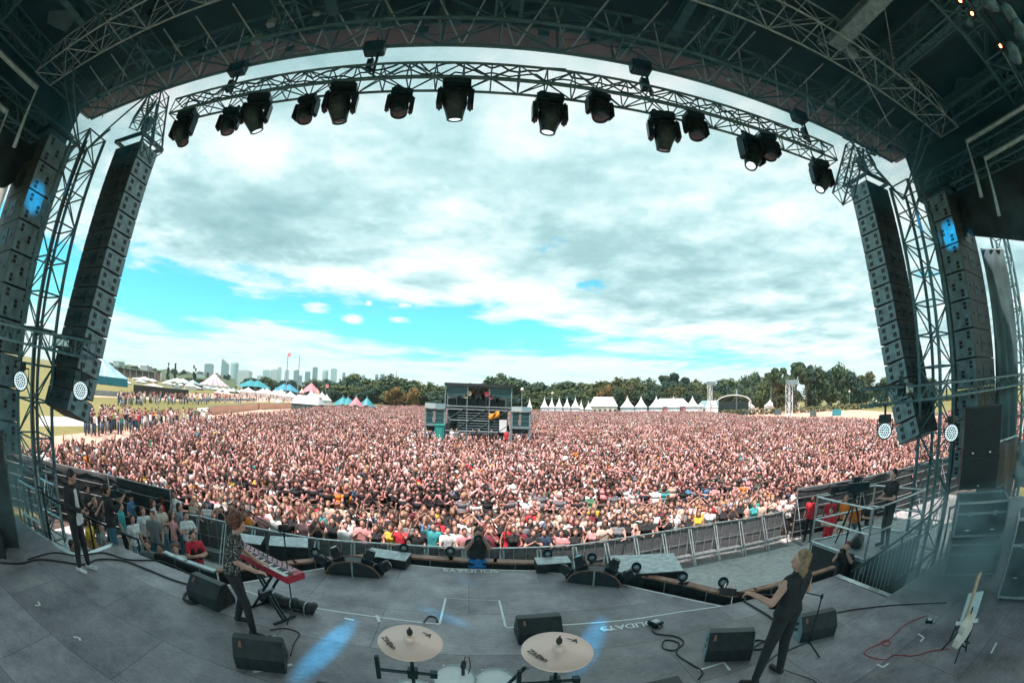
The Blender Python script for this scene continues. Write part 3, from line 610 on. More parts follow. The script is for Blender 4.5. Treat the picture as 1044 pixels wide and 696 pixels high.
# front truss: two bays of lattice, tied to the towers
tr('front_truss',(-11.6,6.0,zr(Z0)),(11.9,6.0,zr(Z0)),.8,.76,'truss_dark',.045,.024,1.15)
tr('second_truss',(-11.8,3.8,zr(Z0)),(12.2,3.8,zr(Z0)),.8,.76,'truss_grey',.030,.016,.9)
tr('third_truss',(-12.4,.6,zr(Z0)),(12.8,.6,zr(Z0)),.8,.76,'truss_dark',.045,.02,1.2)
tr('third_truss',(-12.4,-2.2,zr(Z0)),(12.8,-2.2,zr(Z0)),.8,.76,'truss_dark',.045,.02,1.2)
for x in (-11.6,-8.2,-4.0,.25,4.4,8.6,12.0):
    tr('rafter_truss',(x,5.6,zr(Z0+.05)),(x,-5.5,zr(Z0+.05)),.45,.6,'truss_dark',.032,.016,.8)
# steep raking braces from the front truss up under the cover
for i in range(22):
    x=-11.2+i*1.06
    b=MB(); b.cyl((x,6.4,zr(Z0)),(x+.75*(1 if x>0 else -1),4.9,zr(7.5)),.022,n=5); b.cyl((x,6.4,zr(Z0)),(x-.4*(1 if x>0 else -1),5.6,zr(7.5)),.018,n=5); b.build('raking_brace','truss_grey',RT)
# pale H beams running front to back
for x,y0,y1,w in ((7.05,4.0,-3,.22),(9.0,3.3,-3,.10),(11.6,3.9,-3,.12),(-6.7,3.6,-3,.16),(-9.4,3.2,-3,.12),(-11.9,3.0,-3,.10),(3.6,5.6,-3,.10),(-3.2,5.6,-3,.12),(.4,5.6,-3,.10)):
    b=MB(); zz=zr(7.1); b.box((x,(y0+y1)/2,zz),(w*2,y0-y1,.05)); b.box((x,(y0+y1)/2,zz+.2),(w*1.6,y0-y1,.04)); b.box((x,(y0+y1)/2,zz+.1),(.03,y0-y1,.2)); b.build('roof_beam','truss_dark' if w<.15 else 'truss_grey',RT)
# portal legs: side rails that bend down
for sgn,pts in ((1,((11.9,3.25,6.08),(12.2,2.9,5.55))),(-1,((-10.9,3.5,5.95),(-11.6,3.1,5.3)))):
    for x,y,z in pts:
        b=MB(); b.tube([(x+sgn*1.0,-4,zr(z+.5)),(x,y,zr(z)),(x-.15*sgn,y+.12,zr(z-1.6))],.07,6); b.build('portal_frame','truss_grey',RT)
# side trusses running back from the towers
tr('side_truss',(-12.6,6.3,zr(5.6)),(-12.9,-3,zr(5.6)),.6,.7,'truss_dark',.04,.02,.8)
tr('side_truss',(13.0,6.0,zr(5.6)),(13.3,-3,zr(5.6)),.6,.7,'truss_dark',.04,.02,.8)
# diagonal tension tubes near the corners
for s,x in((-1,-10.7),(1,11.3)):
    for dx,y,z in ((1.3,6.0,5.6),(2.2,6.3,6.75),(-.6,4.4,6.9),(.4,3.9,6.9)):
        b=MB(); b.cyl((x,6.1,zr(5.2)),(x-s*dx,y,zr(z)),.03,n=6); b.build('corner_brace','truss_dark',RT)
# wires
for p,q in (((104,120),(142,40)),((862,48),(908,130)),((900,0),(912,80)),((1020,50),(1044,92))):
    a=ray(*p); c=ray(*q); b=MB(); b.cyl(Vector((0,0,ZC))+a*9.5,Vector((0,0,ZC))+c*11.5,.012,n=5); b.build('stay_wire','galvanised',RT)
# hanging leads and small fittings that clutter the lattice
rr=random.Random(5)
for i in range(90):
    x=rr.uniform(-11.5,12); y=rr.choice((6.0,5.6,6.4,3.8,4.2,.6)); s=rr.uniform(.12,.3)
    b=MB(); z=zr(Z0+rr.uniform(0,.7)); b.bbox((x,y,z),(s,s*.7,s*.8),.01); b.cyl((x,y,z),(x+rr.uniform(-.3,.3),y,z+.5),.015,n=5)
    b.tube([(x,y,z),(x+.3,y,z-.1),(x+.7,y+.05,z+.05),(x+1.1,y,z+.1)],.012,5); b.build('cable_fitting',rr.choice(('black_metal','truss_dark','truss_grey')),RT)
for px,py,e in ((1020,47,'lens_amber'),(991,14,'lens_amber'),(979,1,'lens_amber')):
    d=ray(px,py); c=Vector((0,0,ZC))+d*8.5; t=thing('work_lamp',c,0,'small glowing orange work lamp %s'%{1020:'under the roof, nearest the frame edge',991:'in the pair near the top corner, lower one',979:'cut by the top edge of the frame'}[px],'lamp','glowing orange work lamps under the roof'); q=(-d).to_track_quat('Z','Y').to_matrix()
    b=MB(); b.lathe([(.04,-.12),(.09,-.05),(.10,0),(.085,0)],(0,0,0),14,q); b.build('housing','black_metal',t,True); b=MB(); b.ell(q@Vector((0,0,.0)),(.032,.032,.02),10,6,q); b.build('bulb',e,t,True)
    b=MB(); b.cyl((0,0,.05),(0,0,6.9+ZC-c.z+.3),.012,n=5); b.build('drop_rod','black_metal',t)
# unlit spare lamps in the top corner
for px,py in ((1012,4),(1040,32),(1030,15),(1034,55)):
    d=ray(px,py); c=Vector((0,0,ZC))+d*8.0; t=thing('hanging_lamp',c,rr.random()*3,'grey hanging lamp in the top corner cluster, %s'%{1012:'highest of the cluster',1040:'outermost of the cluster',1030:'between the two others',1034:'lowest of the cluster'}[px],'lamp','grey lamps clustered in the top corner')
    b=MB(); b.lathe([(.05,-.2),(.12,-.12),(.14,.1),(.12,.1)],(0,0,0),14,Matrix.Rotation(1.9,3,'X')); b.build('can','truss_dark',t,True); b=MB(); b.tube([(-.16,0,0),(-.16,0,.22),(.16,0,.22),(.16,0,0)],.012,5); b.cyl((0,0,.22),(0,0,.9),.015,n=5); b.build('yoke','black_metal',t); b=MB(); b.lathe([(0,.09),(.12,.09)],(0,0,0),14,Matrix.Rotation(1.9,3,'X')); b.build('lens','lens_off',t)
# ---- towers
def tower(x0,y0,w,d,z0,z1,label,m='truss_dark'):
    t=thing('truss_tower',(x0+w/2,y0+d/2,z0),0,label,'tower'); H=z1-z0
    b=MB(); b.truss((0,-d/2+0,0),(0,-d/2+0,H),w,d,.055,.024,.85,up=(0,1,0)); b.build('lattice_mast',m,t)
    b=MB(); b.box((0,0,.05),(w+.5,d+.5,.1)); b.build('base_plate','black_metal',t)
    
    b=MB()
    for k in range(3): b.tube([(w/2+.06+.05*k,-d/2,H-.4),(w/2+.10+.06*k,-d/2-.05,H*.5),(w/2+.08+.05*k,-d/2,.2)],.014,5)
    b.build('cable_run','rubber',t); return t
tower(-11.15,5.75,.95,.75,G,zr(5.7),'dark lattice tower between the two hanging speaker arrays, beyond the standing man')
tower(10.9,5.5,.95,.75,G,zr(5.5),'dark lattice tower between the two hanging speaker arrays, beyond the camera platform')
tower(15.7,4.0,.7,.6,G,zr(4.6),'slim outer lattice tower beside the grey green scrim')
tower(-16.8,3.9,.7,.6,G,zr(4.9),'slim outer lattice tower beside the white scrim')
# ---- hanging arrays
def line_array(x,y,ztop,n,uh,w,d,s,label,curve=.9,kind=0,t0=0):
    """s: +1 when the stage lies to its +x side. x: the face towards the stage; y: its rear corner"""
    t=thing('speaker_array',(x,y,ztop),0,label,'speaker array'); pos=Vector((0,0,0)); ang=t0
    # bumper frame
    b=MB()
    for yy in(-.1,d+.1): b.box((-s*w/2,yy,.18),(w+.1,.08,.1))
    for xx in(.02,-s*w): b.box((xx,d/2,.18),(.08,d+.3,.1))
    b.cyl((-s*w/2,d/2,.2),(-s*w/2,d/2,1.3),.02); b.box((-s*w/2,d/2,.9),(.28,.22,.42)); b.build('rigging_frame','black_metal',t)
    for i in range(n):
        a=curve*(i/n)**2*.42; q=Matrix.Rotation(-a,3,'X') ; u=q@Vector((0,0,-uh)); c=pos+u*.5
        bx=MB(); ctr=c+q@Vector((-s*w/2,d/2,0)); taper=.012
        bx.box(ctr,(w,d,uh-.022),rot=q); o=bx.build('speaker_box','pa_back',t)
        f=MB(); f.box(c+q@Vector((s*.008,d/2,0)),(.018,d-.03,uh-.05),rot=q)
        hls=f; f.mi=1
        for yy,zz in (((.22,.2),(.22,-.2),(.72,.2),(.72,-.2)) if kind==0 else ((.2,.28),(.2,-.28),(.52,.0),(.8,.25),(.8,-.25))):
            for k in(-1,1): hls.box(c+q@Vector((s*.02,d*yy+k*.035 if kind==0 else d*yy,zz*uh+(k*.055 if kind else 0)+.0)),(.012,.055 if kind==0 else .12,.11*uh/.5 if kind==0 else .085),rot=q)
        f.build('side_plate',['pa_face','rubber'],o)
        bk=MB(); bk.box(c+q@Vector((-s*w*.5,-.006,0)),(w*.30,.014,uh*.55),rot=q)
        for k in(-1,1): bk.box(c+q@Vector((-s*w*.5+k*w*.33,-.012,0)),(.16,.03,.05),rot=q)
        bk.box(c+q@Vector((-s*w*.5,-.02,0)),(.18,.03,.05),rot=q); bk.build('rear_panel','black_metal',o)
        pos=pos+u
    return t
line_array(-9.15,7.2,zr(5.85),14,.50,1.25,.85,1,'long hanging speaker array nearest the sky, inner one beside the white striped tent',1.0)
line_array(10.65,6.95,zr(6.0),14,.515,1.25,.80,-1,'long hanging speaker array over the crowd edge, beside the pine trees',1.0)
line_array(-11.55,5.0,zr(5.6),10,.80,1.9,1.15,1,'broad hanging subwoofer array with the blue glow, beside the white scrim',.25,1)
line_array(12.45,4.9,zr(5.4),10,.78,2.0,1.0,-1,'broad hanging subwoofer array with the blue glow, beside the grey green scrim',.25,1)
def scrim(p,q,z0,z1,m,label):
    p,q=Vector((*p,0)),Vector((*q,0)); t=thing('scrim',p,0,label,'cloth'); b=MB(); n=10; d=q-p; nn=Vector((-d.y,d.x,0)).normalized()
    g=[[d*(i/n)+nn*.06*math.sin(i*1.9+j*.5)+Vector((0,0,z0+(z1-z0)*j/12)) for j in range(13)] for i in range(n+1)]
    b.add([v for r_ in g for v in r_],[(i*13+j,(i+1)*13+j,(i+1)*13+j+1,i*13+j+1) for i in range(n) for j in range(12)]); o=b.build('cloth_panel',m,t,True); md=o.modifiers.new('s','SOLIDIFY'); md.thickness=.015
    b=MB(); b.cyl((0,0,z1),d+Vector((0,0,z1)),.03); b.build('top_pipe','truss_grey',t)
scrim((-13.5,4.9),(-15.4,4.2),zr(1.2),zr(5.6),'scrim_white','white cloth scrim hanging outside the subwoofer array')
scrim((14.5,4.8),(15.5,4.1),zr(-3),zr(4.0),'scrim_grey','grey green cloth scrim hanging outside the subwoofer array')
# black drape behind lower arrays
scrim((-11.9,4.6),(-14.4,4.0),G,zr(-1.2),'black_paint','black drape hanging below the subwoofer array behind the hazy stack')
scrim((12.2,4.55),(14.8,3.9),G,zr(-1.6),'black_paint','black drape hanging below the subwoofer array behind the side stack')
# ---- side light trusses with round lamps
def side_truss(p,q,label):
    t=thing('side_light_truss',(0,0,0),0,label,'truss'); b=MB(); b.truss(p,q,.26,.30,.028,.014,.42,tri=False); b.build('lattice','truss_dark',t); 
    b=MB(); P,Q=Vector(p),Vector(q); b.tube([P.lerp(Q,k/12)+Vector((0,-.05,.33+.03*math.sin(k*2.1))) for k in range(13)],.02,5); b.build('cable_run','rubber',t)
side_truss((-6.95,5.45,zr(.13)),(-13.9,4.3,zr(.42)),'horizontal truss with round lamps crossing in front of the speaker arrays, above the standing man')
side_truss((6.95,5.35,zr(-.22)),(16.5,3.9,zr(-.15)),'horizontal truss with round lamps crossing in front of the speaker arrays, above the side stack')
def par(px,py,y,r,label,top=.5):
    c=yp(px,py,y); t=thing('round_lamp',c,0,label,'stage light','round many-lensed lamps hanging from the side trusses'); d=(Vector((0,0,CAMH))-c).normalized()+Vector((0,0,-.15)); q=d.normalized().to_track_quat('Z','Y').to_matrix()
    b=MB(); b.lathe([(r*.5,-.28),(r*.95,-.16),(r*1.08,0),(r*1.08,.05),(r*.98,.05),(r*.98,.0)],(0,0,0),24,q); b.build('can','black_metal',t,True)
    b=MB(); b.tube([q@Vector((-r*1.15,0,-.05)),q@Vector((-r*1.15,0,-.05))+Vector((0,0,r*1.3)),q@Vector((r*1.15,0,-.05))+Vector((0,0,r*1.3)),q@Vector((r*1.15,0,-.05))],.018,5); b.cyl((0,0,r*1.25),(0,0,top),.025); b.bbox((0,0,r*1.5),(.26,.18,.16),.015); b.build('yoke','black_metal',t)
    b=MB(); b.lathe([(0,.004),(r*.97,.004)],(0,0,0),24,q); f=b.build('lens_plate','rubber',t)
    b=MB()
    for ring,nn in ((0,1),(.25,6),(.5,12),(.75,18),(.92,24)):
        for k in range(nn): a=2*math.pi*k/nn; b.ell(q@Vector((r*ring*.95*math.cos(a),r*ring*.95*math.sin(a),.012)),(r*.085,r*.085,.012),6,4,q)
    b.build('led_lenses','lens_lit',f); b=None
    b=MB(); b.cyl((0,0,-.1),q@Vector((0,0,-.22)),.03); return t
par(21,388,4.75,.19,'round lit lamp in front of the broad array, nearest the frame edge'); par(82,398,5.3,.17,'round lit lamp at the foot of the long array by the blue white tent')
par(902,439,5.1,.15,'round lit lamp at the foot of the long array over the crowd edge'); par(970,441,4.75,.20,'round lit lamp in front of the broad array above the side stack')
def batten(px,py,y,sz,label):
    c=yp(px,py,y); t=thing('strobe_light',c,R(8),label,'stage light'); b=MB(); b.bbox((0,0,0),sz,.02); b.build('housing','black_metal',t); b=MB(); b.box((0,-sz[1]/2-.004,0),(sz[0]*.86,.01,sz[2]*.5)); b.build('tube_window','aluminium',t)
    b=MB(); b.box((0,.1,sz[2]*.6),(.06,.1,.25)); b.build('clamp','black_metal',t)
batten(67,350,5.35,(.55,.22,.24),'box strobe with a pale window on the truss beside the long array'); batten(923,397,5.15,(.5,.22,.26),'box strobe with a pale window on the truss beside the dark lattice tower')
# ---- front light truss and its moving heads
ft=thing('light_truss',(0,0,0),0,'dark horizontal truss across the opening that carries the moving heads','truss')
LZ=zr(5.44)
a0=ray(182,122); x0=6.4*a0.x/a0.y; a1=ray(846,178); x1=6.4*a1.x/a1.y
b=MB(); b.truss((x0,6.2,LZ),(x1,6.2,LZ-.06),.4,.4,.028,.015,.5); b.build('lattice','truss_dark',ft)
b=MB(); rr=random.Random(9); n=90; b.tube([(x0+(x1-x0)*k/n,6.15+.12*rr.uniform(-1,1),LZ+.42+.05*rr.uniform(-1,1)) for k in range(n+1)],.022,5); b.tube([(x0+(x1-x0)*k/n,6.3+.08*rr.uniform(-1,1),LZ+.38+.09*abs(math.sin(k*.9))*rr.uniform(-1,1)) for k in range(n+1)],.018,5); b.build('cable_run','rubber',ft)
for px in (238,373,520,655,800):
    a=ray(px,80); x=6.2*a.x/a.y; b=MB(); b.bbox((x,6.2,LZ+1.05),(.42,.3,.28),.03); b.cyl((x,6.2,LZ+.4),(x,6.2,LZ+1.4),.018); b.cyl((x+.12,6.2,LZ+.3),(x+.1,6.2,LZ+1),.03); b.box((x,6.2,LZ+.55),(.12,.12,.3)); 
    if px!=520: b.build('chain_hoist','black_metal',ft)
tr('end_frame',(-8.45,6.35,zr(6.7)),(-7.75,6.35,zr(4.85)),.42,.42,'truss_dark',.03,.016,.45,up=(0,1,0)); tr('end_frame',(10.0,6.35,zr(6.7)),(8.55,6.3,zr(4.75)),.42,.42,'truss_dark',.03,.016,.45,up=(0,1,0))
tr('end_frame',(-8.45,6.35,zr(6.3)),(-9.6,7.0,zr(6.2)),.3,.3,'truss_dark',.025,.014,.35); tr('end_frame',(10.0,6.35,zr(6.3)),(11.2,6.9,zr(6.3)),.3,.3,'truss_dark',.025,.014,.35)
def mover(big):
    t=thing('moving_head',(0,0,0),0,'x','stage light'); s=.86 if big else .70
    b=MB(); b.bbox((0,0,-.10*s),(.58*s,.42*s,.22*s),.04*s); b.box((-.15*s,0,.04),(.05,.06,.14)); b.box((.15*s,0,.04),(.05,.06,.14)); b.cyl((-.15*s,0,.12),(-.15*s,0,.1),.05,n=10); b.build('base_box','black_metal',t)
    b=MB(); b.bbox((0,0,-.26*s),(.60*s,.22*s,.12*s),.03*s)
    for k in(-1,1): b.bbox((k*.31*s,0,-.46*s),(.12*s,.30*s,.50*s),.04*s)
    b.build('yoke','black_metal',t)
    hd=bpy.data.objects.new('head',None); COL.objects.link(hd); hd.parent=t; hd.location=(0,0,-.58*s)
    if big: pr=[(.0,-.30),(.14,-.30),(.22,-.25),(.245,-.08),(.24,.06),(.20,.20),(.165,.34),(.16,.38),(.135,.38),(.13,.35)]
    else: pr=[(0,-.26),(.13,-.26),(.21,-.20),(.23,-.05),(.23,.15),(.215,.24),(.2,.24),(.195,.21)]
    q=Matrix.Rotation(math.pi,3,'X'); b=MB(); b.lathe([(r_*s,z*s) for r_,z in pr],(0,0,0),20,q); sh=b.build('head_shell','black_metal',hd,True)
    b=MB()
    for k in range(5): b.lathe([(.248*s,(-.20+.05*k)*s),(.252*s,(-.185+.05*k)*s)],(0,0,0),20,q)
    b.build('cooling_ring','grille',hd)
    b=MB(); zz=(.36 if big else .21)*s; rr_=(.12 if big else .19)*s; b.lathe([(0,-zz-.018),(rr_*.6,-zz-.012),(rr_,-zz)],(0,0,0),20); ln=b.build('lens','lens_off',hd,True)
    return t,hd,ln
mb,mbh,mbl=mover(True); ms,msh,msl=mover(False)
ML=[(188,127,1,25,'farthest end of the truss beside the long array',0),(234,122,0,18,'small one second from the end by the long array',0),(264,105,1,24,'long pale tipped head third from the end, tilted outwards',1),(312,112,0,12,'small head below the truss between two large heads on the sloping end',0),(350,94,1,12,'large head just left of the second hoist',0),(408,104,0,5,'small head just right of the second hoist',0),(466,88,1,4,'large head with a glowing lens left of the middle',1),(560,94,1,-6,'large head with a glowing lens right of the middle',1),(612,117,0,-4,'small head between the glowing one and the third hoist',0),(673,112,1,-8,'large head directly below the third hoist',0),(711,138,0,-10,'small teal tinged head right of the third hoist',0),(762,138,1,-26,'long tilted head with a glowing tip towards the far end',1),(787,162,0,-12,'small head beside the long tilted one',0),(834,165,1,-30,'large tilted head at the end by the crowd edge array',1)]
for i,(px,py,big,tilt,lab,lit) in enumerate(ML):
    a=ray(px,py); src=mb if big else ms
    yy=6.35 if i%2 else 6.1; x=yy*a.x/a.y; z=zr(yy*a.z/a.y)
    ztop=LZ-.02 if True else 0
    dz=ztop-.05
    full='moving head: '+lab
    if src.get('used'): o=copy_tree(src); 
    else: o=src; o['used']=1
    o.location=(x,yy,dz); o.rotation_euler=(0,0,R(rr.uniform(-14,14))); o['label']=full; o['group']='moving head lights hanging from the front truss'
    hd=[c for c in kids(o) if c.type=='EMPTY'][0]; hd.rotation_euler=(R(rr.uniform(-12,22)),R(-tilt*1.1),0)
    if lit:
        for c in kids(hd):
            if c.name.startswith('lens'): c.material_slots[0].link='OBJECT'; c.material_slots[0].material=M('lens_lit')
for o in (mb,ms):
    if 'used' in o: del o['used']
for o in bpy.data.objects:
    if 'used' in o: del o['used']
# blue spots added below the truss, aimed at the floor and the arrays
def spot(p,q,col,e,ang,bl=.7,r=.05,sx=.42):
    l=bpy.data.lights.new('blue_beam','SPOT'); l.energy=e; l.color=col; l.spot_size=R(ang); l.spot_blend=bl; l.shadow_soft_size=r
    o=bpy.data.objects.new('blue_beam',l); COL.objects.link(o); o.location=p; o.rotation_euler=(Vector(q)-Vector(p)).to_track_quat('-Z','Y').to_euler(); o.scale=(sx,1,1)
BL=(.0,.50,1.0)
spot((-1.6,6.35,LZ-1.2),gp(334,660),BL,2600,17,bl=1,sx=.2); spot((-.6,6.3,LZ-1.2),gp(452,628),BL,800,10,bl=1,sx=.25); spot((1.0,6.3,LZ-1.2),gp(474,592),BL,350,5)
spot((2.2,6.3,LZ-1.2),gp(602,655),BL,2100,16,bl=1,sx=.2); spot((.6,6.0,LZ-1),gp(545,572),BL,250,4)
spot((-4,5.6,LZ-.8),yp(56,190,5.4),BL,3000,8,bl=1,sx=1); spot((5,5.5,LZ-.8),yp(957,232,5.2),BL,3600,8,bl=1,sx=1)
# ================================================================== PEOPLE
for n,c in dict(cloth_white=(.72,.74,.74),cloth_black=(.022,.024,.027),cloth_grey=(.20,.22,.23),cloth_navy=(.03,.06,.11),cloth_teal=(.05,.38,.40),cloth_red=(.62,.03,.05),cloth_pink=(.70,.33,.34),cloth_orange=(.85,.25,.03),cloth_blue=(.10,.24,.42),cloth_cream=(.62,.54,.44),cloth_maroon=(.20,.03,.05),cloth_yellow=(.75,.50,.06),cloth_green=(.05,.25,.12),denim=(.05,.16,.22),denim_light=(.16,.36,.42),hair_dark=(.022,.014,.012),hair_brown=(.10,.045,.025),hair_blond=(.36,.23,.13),hair_auburn=(.17,.055,.03),cap_white=(.75,.75,.75),shoe_white=(.75,.76,.76),shoe_black=(.02,.02,.022)).items():
    mat(n,c,.8 if 'cloth' in n or 'denim' in n else .55,0,.12 if 'cloth' in n else .35,22,.15)
def pattern_mat():
    m,nt,b=newmat('shirt_patterned'); L=nt.links; tc=N(nt,'ShaderNodeTexCoord'); v=N(nt,'ShaderNodeTexVoronoi'); v.inputs['Scale'].default_value=26; L.new(tc.outputs['Object'],v.inputs['Vector'])
    n=N(nt,'ShaderNodeTexNoise'); n.inputs['Scale'].default_value=34; n.inputs['Detail'].default_value=3; L.new(tc.outputs['Object'],n.inputs['Vector'])
    cr=N(nt,'ShaderNodeValToRGB'); L.new(n.outputs['Fac'],cr.inputs['Fac']); e=cr.color_ramp.elements; e[0].position=.50; e[0].color=(.02,.024,.028,1); e[1].position=.70; e[1].color=(.46,.40,.36,1)
    L.new(cr.outputs['Color'],b.inputs['Base Color']); b.inputs['Roughness'].default_value=.8; MATS['shirt_patterned']=m
pattern_mat()
def remesh(mb,voxel,smooth=3,dec=None):
    """one continuous closed surface grown over the overlapping shapes of mb"""
    me=bpy.data.meshes.new('tmp'); me.from_pydata([tuple(v) for v in mb.v],[],mb.f); me.update()
    o=bpy.data.objects.new('tmp',me); COL.objects.link(o)
    r=o.modifiers.new('r','REMESH'); r.mode='VOXEL'; r.voxel_size=voxel; r.use_smooth_shade=True
    if smooth: sm=o.modifiers.new('s','SMOOTH'); sm.iterations=smooth; sm.factor=.5
    if dec: d=o.modifiers.new('d','DECIMATE'); d.ratio=dec
    dg=bpy.context.evaluated_depsgraph_get(); out=bpy.data.meshes.new_from_object(o.evaluated_get(dg)); bpy.data.objects.remove(o); bpy.data.meshes.remove(me)
    out.polygons.foreach_set('use_smooth',[True]*len(out.polygons)); return out
def caps(b,p,q,r1,r2,n=10):
    p,q=Vector(p),Vector(q); b.cyl(p,q,r1,r2,n); b.ell(p,(r1,)*3,n,6); b.ell(q,(r2,)*3,n,6)
def V(*a): return Vector(a)
def skeleton(**k):
    J=dict(pelvis=V(0,0,.95),waist=V(0,0,1.10),chest=V(0,0,1.30),neck=V(0,-.005,1.47),head=V(0,.015,1.63),look=0.,nod=0.,
      sL=V(-.18,0,1.42),sR=V(.18,0,1.42),eL=V(-.25,-.03,1.15),eR=V(.25,-.03,1.15),wL=V(-.26,.08,.92),wR=V(.26,.08,.92),
      hL=V(-.09,0,.92),hR=V(.09,0,.92),kL=V(-.11,.03,.50),kR=V(.11,.03,.50),aL=V(-.12,-.02,.09),aR=V(.12,-.02,.09),fL=V(-.14,.15,.03),fR=V(.14,.15,.03))
    for a,b in k.items(): J[a]=Vector(b) if isinstance(b,(tuple,list)) else b
    return J
ARMS=dict(
 stand={}, 
 up=dict(eL=(-.30,.06,1.62),eR=(.30,.06,1.62),wL=(-.24,.08,1.90),wR=(.26,.05,1.90)),
 oneup=dict(eR=(.27,.08,1.66),wR=(.20,.12,1.94),eL=(-.27,.05,1.17),wL=(-.14,.25,1.20)),
 clap=dict(eL=(-.27,.12,1.22),eR=(.27,.12,1.22),wL=(-.04,.30,1.42),wR=(.04,.30,1.42)),
 phone=dict(eL=(-.22,.18,1.36),eR=(.22,.18,1.36),wL=(-.06,.33,1.66),wR=(.06,.33,1.66)),
 rail=dict(eL=(-.26,.16,1.15),eR=(.26,.16,1.15),wL=(-.16,.38,1.17),wR=(.16,.38,1.17)),
 cross=dict(eL=(-.26,.12,1.18),eR=(.26,.12,1.18),wL=(.06,.24,1.22),wR=(-.06,.22,1.18)),
 over=dict(eL=(-.32,.10,1.60),eR=(.32,.10,1.60),wL=(-.08,.03,1.80),wR=(.08,.03,1.80)))
def hand(b,w,d,side,fine,curl=.5,palm=None):
    d=d.normalized(); up=palm or V(0,0,1); sx=d.cross(up); sx=sx.normalized() if sx.length>.01 else V(1,0,0); nn=sx.cross(d)
    if not fine: caps(b,w,w+d*.10,.032,.026,6); return
    q=Matrix((sx,d,nn)).transposed(); b.ell(w+d*.05,(.042,.055,.017),12,8,q); caps(b,w-d*.02,w+d*.02,.025,.027,10)
    for i,(o,l) in enumerate(((-.030,.072),(-.010,.082),(.010,.077),(.028,.06))):
        p=w+d*.088+sx*o; a=curl*.8; m=p+(d*math.cos(a)-nn*math.sin(a))*l*.5; a*=2.1; e=m+(d*math.cos(a)-nn*math.sin(a))*l*.5
        caps(b,p-d*.012,m,.0095,.009,8); caps(b,m,e,.009,.0075,8)
    p=w+d*.03-sx*side*.032; m=p+(d*.6-sx*side*.8-nn*.2).normalized()*.038; caps(b,p,m,.013,.011,8); caps(b,m,m+(d*.95-sx*side*.3-nn*.4).normalized()*.032,.011,.009,8)
def body_parts(J,fine=False,bld=1.0,sleeve=.55,legs=1.0,hair='short',female=False):
    """returns shape builders for body, shirt, trousers, hair, shoes"""
    w=bld; B=MB(); n=14 if fine else 9
    hd=J['head']; yaw=Matrix.Rotation(J['look'],3,'Z')@Matrix.Rotation(J['nod'],3,'X')
    H=lambda x,y,z: hd+yaw@V(x,y,z)
    B.ell(H(0,-.008,.02),(.077,.098,.098),n+4,n,yaw); B.ell(H(0,.022,-.045),(.056,.068,.066),n+2,n,yaw); B.ell(H(0,.060,-.078),(.026,.022,.022),8,6,yaw)
    caps(B,H(0,.088,.012),H(0,.104,-.022),.010,.015,8)
    for s in(-1,1):
        B.ell(H(s*.078,-.005,-.008),(.012,.020,.030),8,6,yaw)
        if fine: B.ell(H(s*.033,.078,.022),(.022,.012,.010),8,6,yaw)
    if fine: B.ell(H(0,.083,-.052),(.024,.012,.010),8,6,yaw)
    caps(B,J['neck']-V(0,0,.05),H(0,-.012,-.055),.056*w,.052,n)
    def torso(b,e,wide=1.0):
        sl,sr=J['sL'],J['sR']; ch,wa,pe=J['chest'],J['waist'],J['pelvis']; ax=(sr-sl).normalized(); sh=.90 if female else 1
        caps(b,sl.lerp(ch,.08)+ax*.02,sr.lerp(ch,.08)-ax*.02,.066*w+e,.066*w+e,n)
        caps(b,J['neck']-V(0,0,.03),ch,.075*w+e,.10*w+e,n)
        for s in(-1,1):
            caps(b,ch+ax*s*.082*w+V(0,0,.05),wa+ax*s*.055*w,.100*w*sh+e,.090*w*sh+e,n); caps(b,wa+ax*s*.055*w,pe+ax*s*.075*w,.092*w*sh+e,.105*w+e,n)
            if female: b.ell(ch+ax*s*.075+V(0,.085,.0),(.06+e,.05+e,.06+e),10,8)
    torso(B,0)
    def arm(b,S_,E_,W_,e,t0,t1):   # t in 0..2 along the arm
        r=[.052*w,.043*w,.030]; 
        if t1<=1: caps(b,S_,S_.lerp(E_,t1),r[0]+e,r[0]+(r[1]-r[0])*t1+e,n); return
        caps(b,S_,E_,r[0]+e,r[1]+e*.9,n); caps(b,E_,E_.lerp(W_,t1-1),r[1]+e*.8,r[1]+(r[2]-r[1])*(t1-1)+e*.8,n)
    for s,a in((-1,'L'),(1,'R')):
        arm(B,J['s'+a],J['e'+a],J['w'+a],0,0,2); hand(B,J['w'+a],J.get('d'+a) or (J['w'+a]-J['e'+a]),s,fine,J.get('curl',.5),J.get('p'+a))
        caps(B,J['h'+a],J['k'+a],.078*w,.048*w,n); caps(B,J['k'+a],J['a'+a],.048*w,.034,n); k,an=J['k'+a],J['a'+a]
        B.ell(k.lerp(an,.3)-V(0,.012,0),(.043,.047,.10),8,6); caps(B,an-V(0,.03,.03),J['f'+a],.034,.028,8)
    Sh=MB(); torso(Sh,.017)
    if sleeve>0:
        for a in 'LR': arm(Sh,J['s'+a],J['e'+a],J['w'+a],.018,0,sleeve)
    Tr=MB(); pe=J['pelvis']; caps(Tr,pe+V(-.06,0,.05)*w,pe+V(.06,0,.05)*w,.112*w,.112*w,n)
    for a in 'LR':
        caps(Tr,pe.lerp(J['h'+a],.7),J['h'+a],.105*w,.100*w,n); 
        if legs>=1: caps(Tr,J['h'+a],J['k'+a],.097*w,.070*w,n); caps(Tr,J['k'+a],J['a'+a]+V(0,0,.02),.070*w,.052,n)
        else: caps(Tr,J['h'+a],J['h'+a].lerp(J['k'+a],.8),.098*w,.080*w,n)
    Hr=MB()
    if hair!='none': Hr.ell(H(0,-.022 if fine else -.030,.036 if fine else .050),(.086,.098,.098) if fine else (.090,.094,.092),n+4,n,yaw)
    if hair=='short': Hr.ell(H(0,-.045,.0),(.080,.07,.085),n,n-2,yaw)
